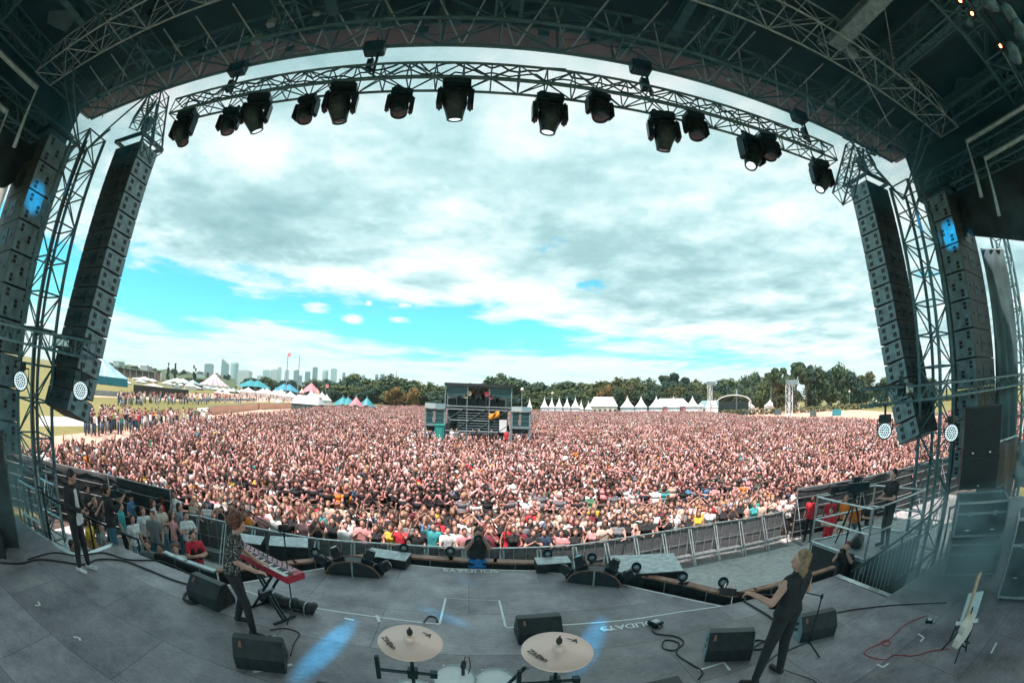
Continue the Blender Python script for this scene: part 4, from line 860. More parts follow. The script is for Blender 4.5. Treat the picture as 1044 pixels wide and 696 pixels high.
    if hair=='long':
        for s in(-1,1): caps(Hr,H(s*.055,-.035,.02),H(s*.070,-.045,-.20),.045,.035,n)
        caps(Hr,H(0,-.06,.02),H(0,-.075,-.24),.07,.05,n)
    if hair=='tied': caps(Hr,H(0,-.10,.03),H(0,-.15,-.12),.035,.022,8)
    if hair=='bob': 
        for s in(-1,1): caps(Hr,H(s*.06,-.02,.03),H(s*.066,-.02,-.09),.038,.035,n)
        caps(Hr,H(0,-.06,.02),H(0,-.06,-.10),.07,.055,n)
    if hair=='afro':
        rr=random.Random(4)
        for k in range(60):
            u=V(rr.gauss(0,1),rr.gauss(0,1),rr.gauss(0,1)).normalized()
            if u.y>.55 and u.z<.45: continue
            if u.z<-.45: continue
            r=rr.uniform(.028,.045); Hr.ell(H(0,-.03,.04)+yaw@V(u.x*.125,u.y*.12,u.z*.115),(r,r,r),7,5)
        Hr.ell(H(0,-.045,.045),(.125,.115,.11),14,10,yaw)
    if hair=='wavy':
        rr=random.Random(8)
        for k in range(26):
            a=rr.uniform(-1.9,1.9); z=rr.uniform(-.15,.09); rad=.085 if z>-.05 else .085; r=rr.uniform(.024,.038)
            Hr.ell(H(rad*math.sin(a),-rad*math.cos(a)*.95-.02,z),(r,r,r*1.5),7,5,yaw)
    if hair=='cap':
        Hr.ell(H(0,.10,.055),(.06,.06,.012),10,6,yaw)
    SS=[]
    for a in 'LR': So=MB(); SS.append(So); an=J['a'+a]; caps(So,an-V(0,.035,.035),J['f'+a]+V(0,0,.008),.043,.036,10); caps(So,an,an-V(0,0,.03),.045,.045,8)
    return B,Sh,Tr,Hr,SS[0],SS[1]
def finish(me,m,name,parent):
    me=me.copy() if me.users else me
    me.materials.clear(); me.materials.append(M(m)); o=bpy.data.objects.new(name,me); COL.objects.link(o); o.parent=parent; return o
TPL={}
def template(pose='stand',hair='short',female=False,sleeve=.55,legs=1.0,voxel=.03,bld=1.0,extra=None,fine=False,dec=None):
    key=(pose,hair,female,sleeve,legs,voxel,bld,str(extra),fine)
    if key not in TPL:
        k=dict(ARMS[pose]); k.update(extra or {}); J=skeleton(**k); parts=body_parts(J,fine,bld,sleeve,legs,hair,female)
        vs=(voxel,voxel,voxel,voxel*.75,min(voxel,.022),min(voxel,.022)); TPL[key]=[remesh(p,v,2 if not fine else 4,dec) if p.v else None for p,v in zip(parts,vs)]
        for me in TPL[key]:
            if me: me.materials.append(None)
    return TPL[key]
def person(loc,rz,label,tpl,shirt='cloth_black',trous='denim',hair='hair_dark',skin='skin',shoes='shoe_black',scale=1.0,group=None,bodymesh=None,names=('shirt','trousers','hair','shoe','shoe')):
    def O(name,me,m,par):
        o=bpy.data.objects.new(name,me); COL.objects.link(o); o.parent=par
        s=o.material_slots[0]; s.link='OBJECT'; s.material=M(m); return o
    r=O('person',tpl[0],skin,None); r.location=loc; r.rotation_euler=(0,0,rz); r.scale=(scale,)*3; tag(r,label,'person',group)
    for me,m,nm in zip(tpl[1:],(shirt,trous,hair,shoes,shoes),names):
        if me and m: O(nm,me,m,r)
    return r
def face(pt,z=None): # rotation that turns +y towards the camera axis
    return math.atan2(-(0-pt[0]),(0-pt[1]))
def rot_to(a,b): return math.atan2(-(b[0]-a[0]),(b[1]-a[1]))
# ---- 1. standing man in profile, looking down at his hands
p=gp(87,581); f_=thing  # noqa
X={'head':(0,.055,1.62),'nod':-.35,'eL':(-.24,.02,1.17),'eR':(.24,.02,1.17),'wL':(-.07,.24,1.13),'wR':(.09,.24,1.12),'dL':V(.5,.8,-.1),'dR':V(-.5,.8,-.1),'kL':(-.09,.05,.50),'kR':(.10,.0,.5),'aL':(-.10,.05,.09),'aR':(.11,-.06,.09),'fL':(-.12,.21,.03),'fR':(.14,.10,.03),'neck':(0,.02,1.47),'curl':.9}
T1=template('stand','short',False,1.93,1.0,.009,.96,X,True)
P1=person(p,R(-70),'man standing in a black jacket over a pale shirt, looking down at his hands',T1,'cloth_black','cloth_black','hair_dark','skin_tan','shoe_white',1.0)
b=MB(); caps(b,V(0,.085,1.40),V(0,.098,.90),.05,.072,12); b.box((0,.12,.93),(.2,.06,.16)); o=finish(remesh(b,.011),'cloth_white','undershirt',P1)
b=MB(); b.box((0,.33,1.13),(.09,.03,.05)); finish(remesh(b,.008,1),'rubber','handheld_device',P1)
# ---- 2. keyboard player
kp=gp(249,640); 
X={'pelvis':(0,-.02,.95),'chest':(0,.05,1.30),'neck':(0,.09,1.45),'head':(0,.15,1.60),'nod':-.25,'sL':(-.17,.07,1.40),'sR':(.17,.07,1.40),'eL':(-.24,.12,1.16),'eR':(.24,.12,1.16),'wL':(-.16,.37,1.03),'wR':(.18,.37,1.03),'dL':V(.1,1,-.05),'dR':V(-.1,1,-.05),'hL':(-.09,-.02,.92),'hR':(.09,-.02,.92),'kL':(-.14,.04,.50),'kR':(.14,.14,.51),'aL':(-.17,-.10,.09),'aR':(.20,.18,.09),'fL':(-.19,.07,.03),'fR':(.25,.34,.03),'curl':.6,'waist':(0,.02,1.1)}
T2=template('stand','afro',True,.75,1.0,.009,.93,X,True)
away=rot_to(kp,ctr)
P2=person(kp,R(-72),'person with round curly hair in a dark patterned shirt playing the red keyboard',T2,'shirt_patterned','cloth_black','hair_auburn','skin','shoe_black',1.0)
# ---- 3. bass player seen from behind, guitar neck pointing out over the pit
bp_=gp(783,690); 
X={'pelvis':(0,0,.97),'chest':(0,-.03,1.30),'neck':(.0,-.04,1.47),'head':(-.02,-.03,1.63),'look':.95,'nod':.12,'sL':(-.17,-.02,1.41),'sR':(.17,-.04,1.41),'eL':(-.27,.06,1.15),'eR':(.30,.0,1.17),'wL':(-.40,.27,1.24),'wR':(.17,.20,1.06),'dL':V(-.7,.5,.25),'dR':V(-.6,.3,-.45),'hL':(-.09,0,.92),'hR':(.09,0,.92),'kL':(-.17,.02,.50),'kR':(.13,.02,.50),'aL':(-.25,.0,.09),'aR':(.15,-.03,.09),'fL':(-.36,.12,.03),'fR':(.17,.14,.03),'curl':1.1}
T3=template('stand','wavy',True,.0,1.0,.009,1.04,X,True)
brz=R(8)
P3=person(bp_,brz,'blond bass player in sleeveless black clothes, seen from behind holding a bass guitar',T3,'cloth_black','cloth_black','hair_blond','skin','shoe_black',1.01)
gt_=thing('bass_guitar',bp_,brz,'dark bass guitar held by the blond player, its neck pointing over the rail','guitar')
n0=V(.16,.17,1.04); n1=V(-.72,.38,1.33); gd=(n1-n0).normalized(); gq=Matrix((gd,gd.cross(V(0,0,1)).normalized()*-1,gd.cross(V(0,0,1)).cross(gd).normalized())).transposed()
b=MB(); bod=[(-.24,.0),(-.22,.12),(-.10,.17),(.0,.12),(.08,.13),(.22,.20),(.20,.10),(.14,.04),(.14,-.04),(.24,-.14),(.12,-.14),(0,-.11),(-.12,-.16),(-.22,-.11)]
vs=[n0+gq@V(x,-.02,z) for x,z in bod]+[n0+gq@V(x,.02,z) for x,z in bod]; k=len(bod); b.add(vs,[tuple(range(k)),tuple(range(2*k-1,k-1,-1))]+[(i,k+i,k+(i+1)%k,(i+1)%k) for i in range(k)])
b.build('guitar_body',mat('dark_lacquer',(.07,.03,.03),.25,0,.2,6),gt_); b=MB(); b.box(n0+gq@V(.50,-.02,0),(.66,.022,.050),rot=gq); nk=b.build('neck','hair_dark',gt_); b=MB(); b.box(n0+gq@V(.94,-.015,.01),(.20,.018,.09),rot=gq); b.build('headstock','rubber',nk)
for i in range(4): b=MB(); b.cyl(n0+gq@V(.88+.045*i,-.015,.05),n0+gq@V(.88+.045*i,-.015,.10),.010); b.build('tuning_peg','chrome',nk)
b=MB(); b.tube([n0+gq@V(-.2,-.03,.05),V(.20,.02,1.30),V(.12,-.09,1.49),V(-.04,-.13,1.40),V(-.15,-.05,1.18),n0+gq@V(.2,.03,.15)],.018,6); b.build('strap','rubber',gt_)
b=MB(); b.tube([n0+gq@V(-.22,0,-.1),V(.3,.1,.5),V(.2,.0,.05),V(.35,-.5,.012),V(.2,-1.1,.012)],.007,5); b.build('lead','rubber',gt_)
# ---- 4. camera operator on the platform
def tvcam(loc,rz,label,ts=1.25,hand=False):
    t=thing('television_camera',loc,rz,label,'camera'); b=MB(); b.bbox((0,0,0),(.16,.42,.22),.02); b.box((0,-.28,.02),(.12,.16,.18)); b.build('camera_body','black_metal',t)
    b=MB(); b.lathe([(.05,0),(.075,.03),(.085,.2),(.095,.34),(.08,.34)],(0,.21,0),18,Matrix.Rotation(-math.pi/2,3,'X')); ln=b.build('lens','black_paint',t,True); b=MB(); b.box((0,.62,.0),(.24,.12,.18),taper=1.1); b.build('lens_hood','rubber',ln)
    b=MB(); b.box((0,-.03,.20),(.05,.30,.04)); b.cyl((0,.09,.1),(0,.09,.2),.015); b.cyl((0,-.15,.1),(0,-.15,.2),.015); b.build('top_handle','black_metal',t)
    b=MB(); b.bbox((-.12,.05,.20),(.14,.18,.12),.02); b.build('viewfinder','rubber',t)
    if not hand:
        b=MB(); b.cyl((0,0,-.12),(0,0,-.24),.07,.05,12); b.cyl((.05,-.1,-.16),(.3,-.5,-.28),.012); b.build('tripod_head','black_metal',t)
        for k in range(3): a=R(30+120*k); b=MB(); b.cyl((0,0,-.22),(.42*math.cos(a),.42*math.sin(a),-ts),.025,.018); b.cyl((.2*math.cos(a),.2*math.sin(a),-.22-(ts-.22)*.5),(.3*math.cos(a),.3*math.sin(a),-ts*.75),.03); b.build('tripod_leg','black_metal',t)
    return t
pl0=gp(898,558)
T4=template('stand','short',False,.6,1.0,.014,1.0,{'eL':(-.24,.1,1.15),'eR':(.24,.1,1.15),'wL':(-.12,.36,1.18),'wR':(.12,.34,1.14)},False)
person((pl0.x+.1,pl0.y,0),R(70),'camera operator in black standing on the railed platform beside the television camera',T4,'cloth_black','cloth_black','hair_dark','skin')
ct=yp(873,492,6.35); tvcam((ct.x,ct.y,1.38),R(60),'black television camera on a tripod at the corner of the railed platform',1.38)
# camera operator at the corner of the wing, seen from behind, with a shoulder camera
ck=Vector((-7.25,6.1,-.62)); t=thing('equipment_case',(ck.x,ck.y+.1,G),R(20),'black equipment case under the feet of the shoulder camera operator','case'); b=MB(); b.bbox((0,0,(ck.z-G)/2-.01),(.8,.7,ck.z-G-.03),.02); b.build('case_body','black_paint',t); b=MB(); 
for s in(-1,1): b.box((0,s*.36,ck.z-G-.2),(.78,.02,.03))
each(b,'edging','aluminium',t)
T5=template('stand','short',False,1.5,1.0,.014,1.05,{'eL':(-.24,.12,1.25),'eR':(.26,.14,1.3),'wL':(-.05,.34,1.45),'wR':(.12,.36,1.5),'kL':(-.12,.06,.5),'aL':(-.16,-.02,.09)},False)
P5=person(ck,R(-35),'camera operator in black and blue jeans with a shoulder camera at the wing corner',T5,'cloth_black','denim','hair_dark','skin_tan')
tc5=tvcam(ck+Vector((.10,.16,1.56)),R(-35),'black shoulder television camera held up at the wing corner',hand=True); tc5.scale=(.62,.62,.62)
# photographer crouched between wing and platform
hp=yp(864,556,5.95); T6=template('phone','short',False,.6,1.0,.014,1.0,None,False)
person((hp.x,hp.y,hp.z-1.66),R(115),'photographer in black raising a camera beside the railed platform',T6,'cloth_black','cloth_black','hair_auburn','skin')
def stillcam(loc,rz,label,L_=.22):
    t=thing('photo_camera',loc,rz,label,'camera'); b=MB(); b.bbox((0,0,0),(.15,.07,.11),.012); b.bbox((0,0,.06),(.07,.06,.04),.01); b.build('camera_body','rubber',t); b=MB(); b.lathe([(.035,0),(.042,.03),(.045,L_*.6),(.052,L_),(.042,L_)],(0,.035,0),16,Matrix.Rotation(-math.pi/2,3,'X')); b.build('lens','black_paint',t,True)
d_=Vector((-math.sin(R(115)),math.cos(R(115)),0)); stillcam(Vector((hp.x,hp.y,hp.z-.01))+d_*.36,R(115),'black camera with a long lens held by the crouched photographer')
st_=Vector((hp.x,hp.y,hp.z-1.66)); t=thing('step_box',(st_.x,st_.y,G),0,'black step box under the photographer beside the platform','box'); b=MB(); b.bbox((0,0,(st_.z-G)/2),(.6,.5,max(.1,st_.z-G-.005)),.02); b.build('step_body','black_paint',t); b=MB(); b.box((0,0,st_.z-G-.004),(.5,.4,.006)); b.build('tread','rubber',t)
# photographer in the pit, seen from behind
hp=yp(487,543,8.47); T7=template('phone','short',False,.6,1.0,.014,1.05,{'head':(0,.05,1.62),'chest':(0,.0,1.3)},False)
person((hp.x,hp.y,hp.z-1.63),R(180+4),'photographer in the pit with a blue and black top raising a camera to his face',T7,'cloth_black','cloth_navy','hair_dark','skin_tan')
bb=MB(); J=skeleton(); caps(bb,V(-.07,0,1.02),V(.07,0,1.02),.128,.128,12); caps(bb,V(-.07,0,.92),V(.07,0,.92),.135,.135,12)
o=finish(remesh(bb,.02),'blue_cloth' if 'blue_cloth' in MATS else mat('blue_cloth',(.03,.22,.55),.8,0,.2,12),'blue_hem',None); o.parent=[x for x in bpy.data.objects if x.get('label','').startswith('photographer in the pit')][0]
d_=Vector((0,-1,0)); stillcam(Vector((hp.x,hp.y,hp.z))+d_*.36,R(184),'black camera held up by the photographer in the pit',.16)
st_=hp.z-1.63
t=thing('step_box',(hp.x,hp.y,G),0,'black step box under the pit photographer','box'); b=MB(); b.bbox((0,.02,(st_-G)/2),(.6,.26,max(.1,st_-G-.005)),.02); b.build('step_body','black_paint',t); b=MB(); b.box((0,.02,st_-G-.004),(.55,.22,.006)); b.build('tread','rubber',t)
# ---- people around the pit. (px,py of the head, level of the head top, facing, ...)
PIT=[
 (88,496,'clap','short',0,'cloth_black','cloth_black','hair_dark','skin',-60,'man in a black tee with bent arms just behind the standing man head'),
 (105,497,'stand','short',0,'cloth_black','denim','hair_brown','skin',-40,'man in a black tee between the standing man and the shoulder camera'),
 (96,509,'phone','short',0,'cloth_black','cloth_grey','hair_blond','skin',-80,'fair haired man in a black printed tee holding gear by the wing'),
 (132,502,'stand','long',1,'cloth_blue','cloth_black','hair_brown','skin',-70,'woman in a pale blue top behind the shoulder camera operator'),
 (144,498,'stand','none',0,'cloth_black','cloth_grey','hair_dark','skin',-30,'tall bald man in a black tee standing by the dark mesh fence'),
 (155,508,'stand','long',1,'cloth_white','denim_light','hair_brown','skin',-60,'woman with long hair in a white vest in the standing group'),
 (164,507,'stand','short',0,'cloth_red','cloth_black','hair_dark','skin_brown',-60,'man in a bright red tee by the dark mesh fence'),
 (145,516,'stand','long',1,'cloth_white','cloth_black','hair_auburn','skin',-110,'woman with auburn hair and black trousers in the middle of the standing group'),
 (155,522,'stand','short',0,'cloth_grey','denim','hair_brown','skin',-160,'man in a grey patterned top and denim shorts facing the stage'),
 (163,515,'cross','short',0,'cloth_cream','denim_light','hair_dark','skin_tan',-90,'man in a cream tee and light jeans in the standing group'),
 (174,520,'stand','long',1,'cloth_pink','denim_light','hair_brown','skin',-50,'woman in a pale pink top and light jeans'),
 (182,512,'stand','long',1,'cloth_grey','denim','hair_dark','skin',-80,'woman in a loose grey green shirt near the barrier end'),
 (189,521,'cross','short',1,'cloth_white','cloth_black','hair_dark','skin',-120,'woman in a white tee with folded arms by the barrier end'),
 (134,524,'stand','long',1,'cloth_white','denim_light','hair_dark','skin',-100,'woman in a white tee and jeans beside the shoulder camera operator'),
 (150,552,'stand','short',0,'cloth_grey','cloth_grey','hair_brown','skin',-150,'head of a grey clad technician below the stage edge, first of three'),
 (163,555,'stand','short',0,'cloth_black','cloth_black','hair_dark','skin_tan',-170,'head of a dark haired technician below the stage edge, middle of three'),
 (178,556,'stand','short',0,'cloth_cream','cloth_grey','hair_auburn','skin',-140,'bent technician in a brown top below the stage edge, beside the grey rail'),
 (89,528,'stand','short',0,'cloth_yellow','cloth_grey','hair_brown','skin',-60,'person in a yellow patterned top below the standing man elbow'),
 (101,531,'stand','long',1,'cloth_grey','cloth_grey','hair_brown','skin',-60,'woman in grey beside the yellow top by the stage corner'),
 (73,552,'stand','short',0,'cloth_grey','cloth_black','hair_brown','skin',-60,'head of a technician in grey behind the legs of the standing man'),
 (122,513,'stand','short',0,'cloth_teal','cloth_black','hair_brown','skin',-50,'person in a teal tee half hidden by the shoulder camera'),
 (829,506,'stand','short',0,'cloth_red','cloth_black','hair_dark','skin_brown',120,'steward in a red coat standing against the mesh fence, nearest the barrier'),
 (848,507,'stand','short',0,'cloth_red','cloth_black','hair_dark','skin_brown',150,'steward in a red coat standing behind the seated red one'),
 (848,518,'cross','short',0,'cloth_red','cloth_red','hair_dark','skin',110,'steward in a red coat and red trousers beyond the platform rail'),
 (863,506,'stand','short',0,'cloth_orange','cloth_black','hair_blond','skin',100,'steward in an orange vest and pale cap beside the red coats'),
 (873,509,'stand','short',0,'cloth_orange','denim','hair_brown','skin',140,'steward in an orange vest just behind the platform tripod'),
 (862,524,'cross','short',0,'cloth_cream','denim','hair_dark','skin',130,'person in a cream top beyond the platform rail'),
 (857,537,'stand','long',1,'cloth_red','cloth_red','hair_brown','skin',130,'low red figure seen through the platform rail'),
 (889,511,'cross','short',0,'cloth_black','denim_light','hair_dark','skin',120,'man in a black tee between the tripod and the camera operator'),
]
for px,py,pose,hair,fem,sh,trs,hc,sk,ang,lab in PIT:
    c=gp(px,py,-.12); T_=template(pose,hair,bool(fem),.6,1.0,.022,1.0 if not fem else .93)
    person((c.x,c.y,G),R(ang),lab,T_,sh,trs,hc,sk,'shoe_white' if fem else 'shoe_black',.98 if not fem else .95,'people standing in the pit and beside the stage')
# guard with folded arms near the grey rail
c=gp(196,543,-.10); T_=template('cross','short',False,.6,1.0,.018,1.08); g=person((c.x,c.y,G),R(-120),'guard in a black vest over a red shirt with folded arms, behind the grey rail',T_,'cloth_red','cloth_black','hair_dark','skin')
b=MB(); caps(b,V(-.085,0,1.33),V(-.07,0,1.0),.128,.118,12); caps(b,V(.085,0,1.33),V(.07,0,1.0),.128,.118,12); finish(remesh(b,.02),'cloth_black','vest',g)
# ================================================================== BARRIERS, FENCES, PLATFORM, CROWD
# ground sheets
def gmat(name,cols,scales,rough=.9,bump=.3):
    m,nt,b=newmat(name); L=nt.links; tc=N(nt,'ShaderNodeTexCoord'); prev=None
    for (a,c),s in zip(cols,scales):
        n=N(nt,'ShaderNodeTexNoise'); n.inputs['Scale'].default_value=s; n.inputs['Detail'].default_value=7; n.inputs['Roughness'].default_value=.6; L.new(tc.outputs['Object'],n.inputs['Vector'])
        cr=N(nt,'ShaderNodeValToRGB'); L.new(n.outputs['Fac'],cr.inputs['Fac']); e=cr.color_ramp.elements; e[0].position=.35; e[0].color=(*a,1); e[1].position=.68; e[1].color=(*c,1)
        if prev is None: prev=cr.outputs['Color']
        else:
            x=N(nt,'ShaderNodeMix',data_type='RGBA',blend_type='MULTIPLY'); x.inputs['Factor'].default_value=1; L.new(prev,x.inputs[6]); L.new(cr.outputs['Color'],x.inputs[7]); prev=x.outputs[2]
    L.new(prev,b.inputs['Base Color']); b.inputs['Roughness'].default_value=rough; b.inputs['Specular IOR Level'].default_value=.2
    bp=N(nt,'ShaderNodeBump'); bp.inputs['Strength'].default_value=bump; bp.inputs['Distance'].default_value=.05; L.new(n.outputs['Fac'],bp.inputs['Height']); L.new(bp.outputs['Normal'],b.inputs['Normal']); MATS[name]=m
gmat('grass_field',[((.17,.165,.07),(.25,.225,.10)),((.8,.85,.7),(1.1,1.05,1.0))],[.02,1.2])
gmat('sand_track',[((.55,.34,.26),(.66,.44,.34)),((.85,.85,.85),(1.1,1.1,1.1))],[.06,2])
gmat('trodden_ground',[((.10,.08,.07),(.16,.13,.11)),((.8,.8,.8),(1.1,1.1,1.1))],[.3,3])
gmat('pit_floor',[((.46,.45,.44),(.60,.59,.57)),((.75,.76,.78),(1.1,1.1,1.1))],[.7,5])
gmat('path_pale',[((.6,.6,.57),(.72,.72,.7)),((.85,.85,.85),(1.1,1.1,1.1))],[.1,3])
def gsheet(name,poly,z,m,kind='structure'):
    b=MB(); b.sheet(poly,z); o=b.build(name,m); tag(o,kind=kind); return o
gsheet('ground',[(-4500,-600),(4500,-600),(4500,4500),(-4500,4500)],G-.02,'grass_field')
gsheet('crowd_ground',[(-14,5.5),(-15,14),(-27,26),(-40,62),(-60,140),(-40,205),(90,205),(110,150),(95,45),(75,6),(24,6),(16,4)],G-.012,'trodden_ground')
gsheet('pit_ground',[(-13,3),(-13,8.7),(-9,10.4),(-4,11.2),(1,11.6),(6,12.2),(12,12.6),(14,12.2),(22,11),(22,2),(15,-7),(-16,-7)],G-.004,'pit_floor')
tk=[tuple(gp(px,py,G)[:2]) for px,py in ((40,446),(100,439),(150,434),(205,425),(262,416),(318,414))]
tk2=[tuple(gp(px,py,G)[:2]) for px,py in ((318,423),(262,434),(205,446),(150,462),(100,470),(40,480))]
gsheet('fairground',[tuple(gp(px,py,G)[:2]) for px,py in ((86,404),(130,405.5),(190,409),(262,409.5),(340,410),(430,409),(430,405),(330,402.5),(240,401.5),(150,400.5),(86,399))],G-.010,'sand_track')
gsheet('sand_track',tk+tk2,G-.008,'sand_track')
gsheet('sand_track',[tuple(gp(px,py,G)[:2]) for px,py in ((715,413.5),(760,414),(880,418),(960,424),(960,440),(880,434),(760,428),(715,424))],G-.006,'sand_track')
gsheet('pale_path',[tuple(gp(px,py,G)[:2]) for px,py in ((40,424),(85,425),(130,426),(160,425),(160,430),(130,432),(85,434),(40,434))],G-.002,'path_pale')
gsheet('pale_path',[tuple(gp(px,py,G)[:2]) for px,py in ((200,416),(262,412),(300,411.5),(300,413),(262,415),(200,420))],G-.002,'path_pale')
# ---- crowd barriers: one metre wide panels with a step on the stage side
BL_=[(-9.0,10.35),(-8.2,10.75),(-6,10.95),(-4.2,10.95),(-2,11.3),(1.1,11.35),(2.8,11.45),(4.7,11.85),(6.4,12.1),(7.9,12.15),(9.1,12.05),(11.1,12.0)]
def resample(pts,step):
    out=[Vector((*pts[0],0))]; acc=0
    for p,q in zip(pts,pts[1:]):
        p,q=Vector((*p,0)),Vector((*q,0)); L_=(q-p).length; s=step-acc
        while s<=L_: out.append(p.lerp(q,s/L_)); s+=step
        acc=L_-(s-step)
    return out
bm_=thing('crowd_barrier',(0,0,G),0,'x','barrier','metal crowd barriers along the pit')
b=MB(); b.cyl((-.49,0,0),(-.49,0,1.16),.022); b.cyl((.49,0,0),(.49,0,1.16),.022); b.cyl((-.49,0,1.16),(.49,0,1.16),.026); b.cyl((-.49,0,.6),(.49,0,.6),.012); b.cyl((-.17,0,.1),(-.17,0,1.16),.013); b.cyl((.17,0,.1),(.17,0,1.16),.013); b.build('frame','aluminium',bm_)
b=MB(); b.box((0,.03,.60),(.96,.006,1.02)); b.build('mesh_panel',mat('barrier_panel',(.20,.21,.215),.5,.5,.2,8),bm_)
for s in(-1,1): b=MB(); b.cyl((s*.45,-.03,1.1),(s*.45,-.62,.02),.022); b.cyl((s*.45,-.62,.02),(s*.45,.1,.02),.02); b.build('brace','aluminium',bm_)
b=MB(); b.box((0,-.36,.30),(.9,.26,.03)); b.build('step','galvanised',bm_); b=MB(); b.box((0,-.28,.012),(.98,.66,.018)); b.build('foot_plate','galvanised',bm_)
bp_pts=resample(BL_,1.0); nb=len(bp_pts)-1
where=['at the far end beside the standing group','behind the keyboard player','between the keyboard and the first arched stand','behind the first arched stand','behind the pit photographer','behind the second arched stand','beyond the big grey wedge','beyond the diagonal rail','above the bass player guitar neck','ending at the mesh fence']
first=bm_
for i in range(nb):
    p,q=bp_pts[i],bp_pts[i+1]; c=(p+q)/2; d=q-p; a=math.atan2(d.y,d.x); o=bm_ if i==0 else copy_tree(bm_)
    o.location=(c.x,c.y,G); o.rotation_euler=(0,0,a); o['label']='grey metal crowd barrier panel, '+where[min(9,i*10//nb)]; o['group']='metal crowd barriers along the pit'
# ---- black mesh fences
def mesh_fence(pts,h,labs):
    for i,(p,q) in enumerate(zip(pts,pts[1:])):
        p,q=Vector((*p,G)),Vector((*q,G)); d=q-p; t=thing('mesh_fence',p,math.atan2(d.y,d.x),labs[i],'fence','black cloth covered fences beside the pit'); L_=d.length; k=max(1,round(L_/2.4))
        b=MB(); n=k*6
        g=[[(L_*i_/n,.03*math.sin(i_*1.3+j),.08+(h-.08)*j/6) for j in range(7)] for i_ in range(n+1)]; b.add([v for r_ in g for v in r_],[(i_*7+j,(i_+1)*7+j,(i_+1)*7+j+1,i_*7+j+1) for i_ in range(n) for j in range(6)]); o=b.build('cloth','fence_cloth',t,True); md=o.modifiers.new('s','SOLIDIFY'); md.thickness=.01
        b=MB(); [b.cyl((0,-.06,zz),(L_,-.06,zz),.016,n=5) for zz in (.3,.75,1.2,1.6,h)]; b.build('rails','galvanised',t)
        for j in range(k+1): b=MB(); b.cyl((L_*j/k,-.07,0),(L_*j/k,-.07,h),.024,n=6); b.cyl((L_*j/k,-.08,h*.8),(L_*j/k,-.9,.02),.018,n=5); b.box((L_*j/k,-.4,.03),(.08,1.0,.05)); b.build('post','galvanised',t)
mat('fence_cloth',(.022,.028,.03),.7,0,.4,3,.2)
FL=[(-22,4.5),(-14.0,8.5),(-11.3,9.7),(-8.7,10.2)]
mesh_fence(FL,1.95,['black cloth covered fence panel behind the lattice tower foot','black cloth covered fence panel behind the head of the standing man','black cloth covered fence panel behind the standing group'])
FR=[(11.3,11.9),(14.7,11.3),(18.4,10.7),(26,9.4)]
mesh_fence(FR,1.95,['black cloth covered fence panel behind the red coated stewards','black cloth covered fence panel behind the camera operator','black cloth covered fence panel beyond the lattice tower'])
# ---- railed camera platform
PA_=[tuple(gp(*p)[:2]) for p in ((827,552),(881,571),(936,545),(886,537))]
t=thing('camera_platform',(0,0,0),0,'raised platform with silver rails where the camera operator stands','platform'); b=MB(); b.prism(PA_,-.06,0); b.build('deck','platform_deck' if 'platform_deck' in MATS else mat('platform_deck',(.30,.34,.35),.6,0,.2,4,.2),t)
b=MB(); cx_=sum(p[0] for p in PA_)/4; cy_=sum(p[1] for p in PA_)/4; b.prism([(cx_+(x-cx_)*.97,cy_+(y-cy_)*.97) for x,y in PA_],G+.01,-.064); b.build('skirt','black_paint',t)
for i in range(4):
    x,y=PA_[i]; b=MB(); b.cyl((x,y,-.3),(x,y,1.12),.026); b.build('rail_post','aluminium',t)
for i,j in((0,1),(1,2),(2,3),(3,0)):
    p,q=Vector((*PA_[i],0)),Vector((*PA_[j],0)); b=MB()
    for z in(.56,1.10): b.cyl(p+Vector((0,0,z)),q+Vector((0,0,z)),.023)
    b.cyl(p+Vector((0,0,.02)),q+Vector((0,0,.02)),.02); b.build('guard_rail','aluminium',t)
for px,py,z in ((876,566,0),): 
    t=thing('black_bag',gp(873,556),.5,'black bag lying on the platform deck under the tripod','bag'); b=MB(); caps(b,V(-.22,0,.14),V(.22,0,.14),.14,.13); b.box((0,0,.08),(.5,.3,.14)); o=finish(remesh(b,.03),'rubber','bag_body',t); b=MB(); b.tube([(-.15,0,.26),(-.1,0,.36),(.1,0,.36),(.15,0,.26)],.012); b.build('strap','cloth_grey',t)
# ---- slatted railings beside the stage
def railing(p,q,h,label,n=16,g2=None):
    p,q=Vector(p),Vector(q); t=thing('metal_railing',p,0,label,'railing'); d=q-p; b=MB(); b.cyl((0,0,h),d+Vector((0,0,h)),.028); b.build('handrail','black_metal',t); b=MB(); b.cyl((0,0,.06),d+Vector((0,0,.06)),.02); b.build('bottom_rail','black_metal',t)
    b=MB()
    for k in range(1,n): b.cyl(d*(k/n)+Vector((0,0,.06)),d*(k/n)+Vector((0,0,h)),.009,n=5)
    b.build('baluster_grating','truss_grey',t)
    for k in(0,.5,1): b=MB(); b.cyl(d*k-Vector((0,0,.3)),d*k+Vector((0,0,h+.03)),.026); b.build('post','black_metal',t)
a=yp(862,590,5.25); c=yp(925,578,5.1)
railing((6.95,5.2,-1.1),(9.4,4.35,-.1),1.1,'black slatted railing sloping up between the platform and the lattice tower',22)
railing((8.8,3.9,0),(11.4,3.3,0),1.05,'black railing in front of the side stack beside the tower foot',6)
railing((-8.6,4.9,-.25),(-7.3,7.0,-1.3),1.05,'grey sloping railing behind the standing man',10)
railing((-9.6,4.7,-.1),(-8.4,4.9,-.1),1.0,'low railing at the foot of the lattice tower beside the hazy stack',8)
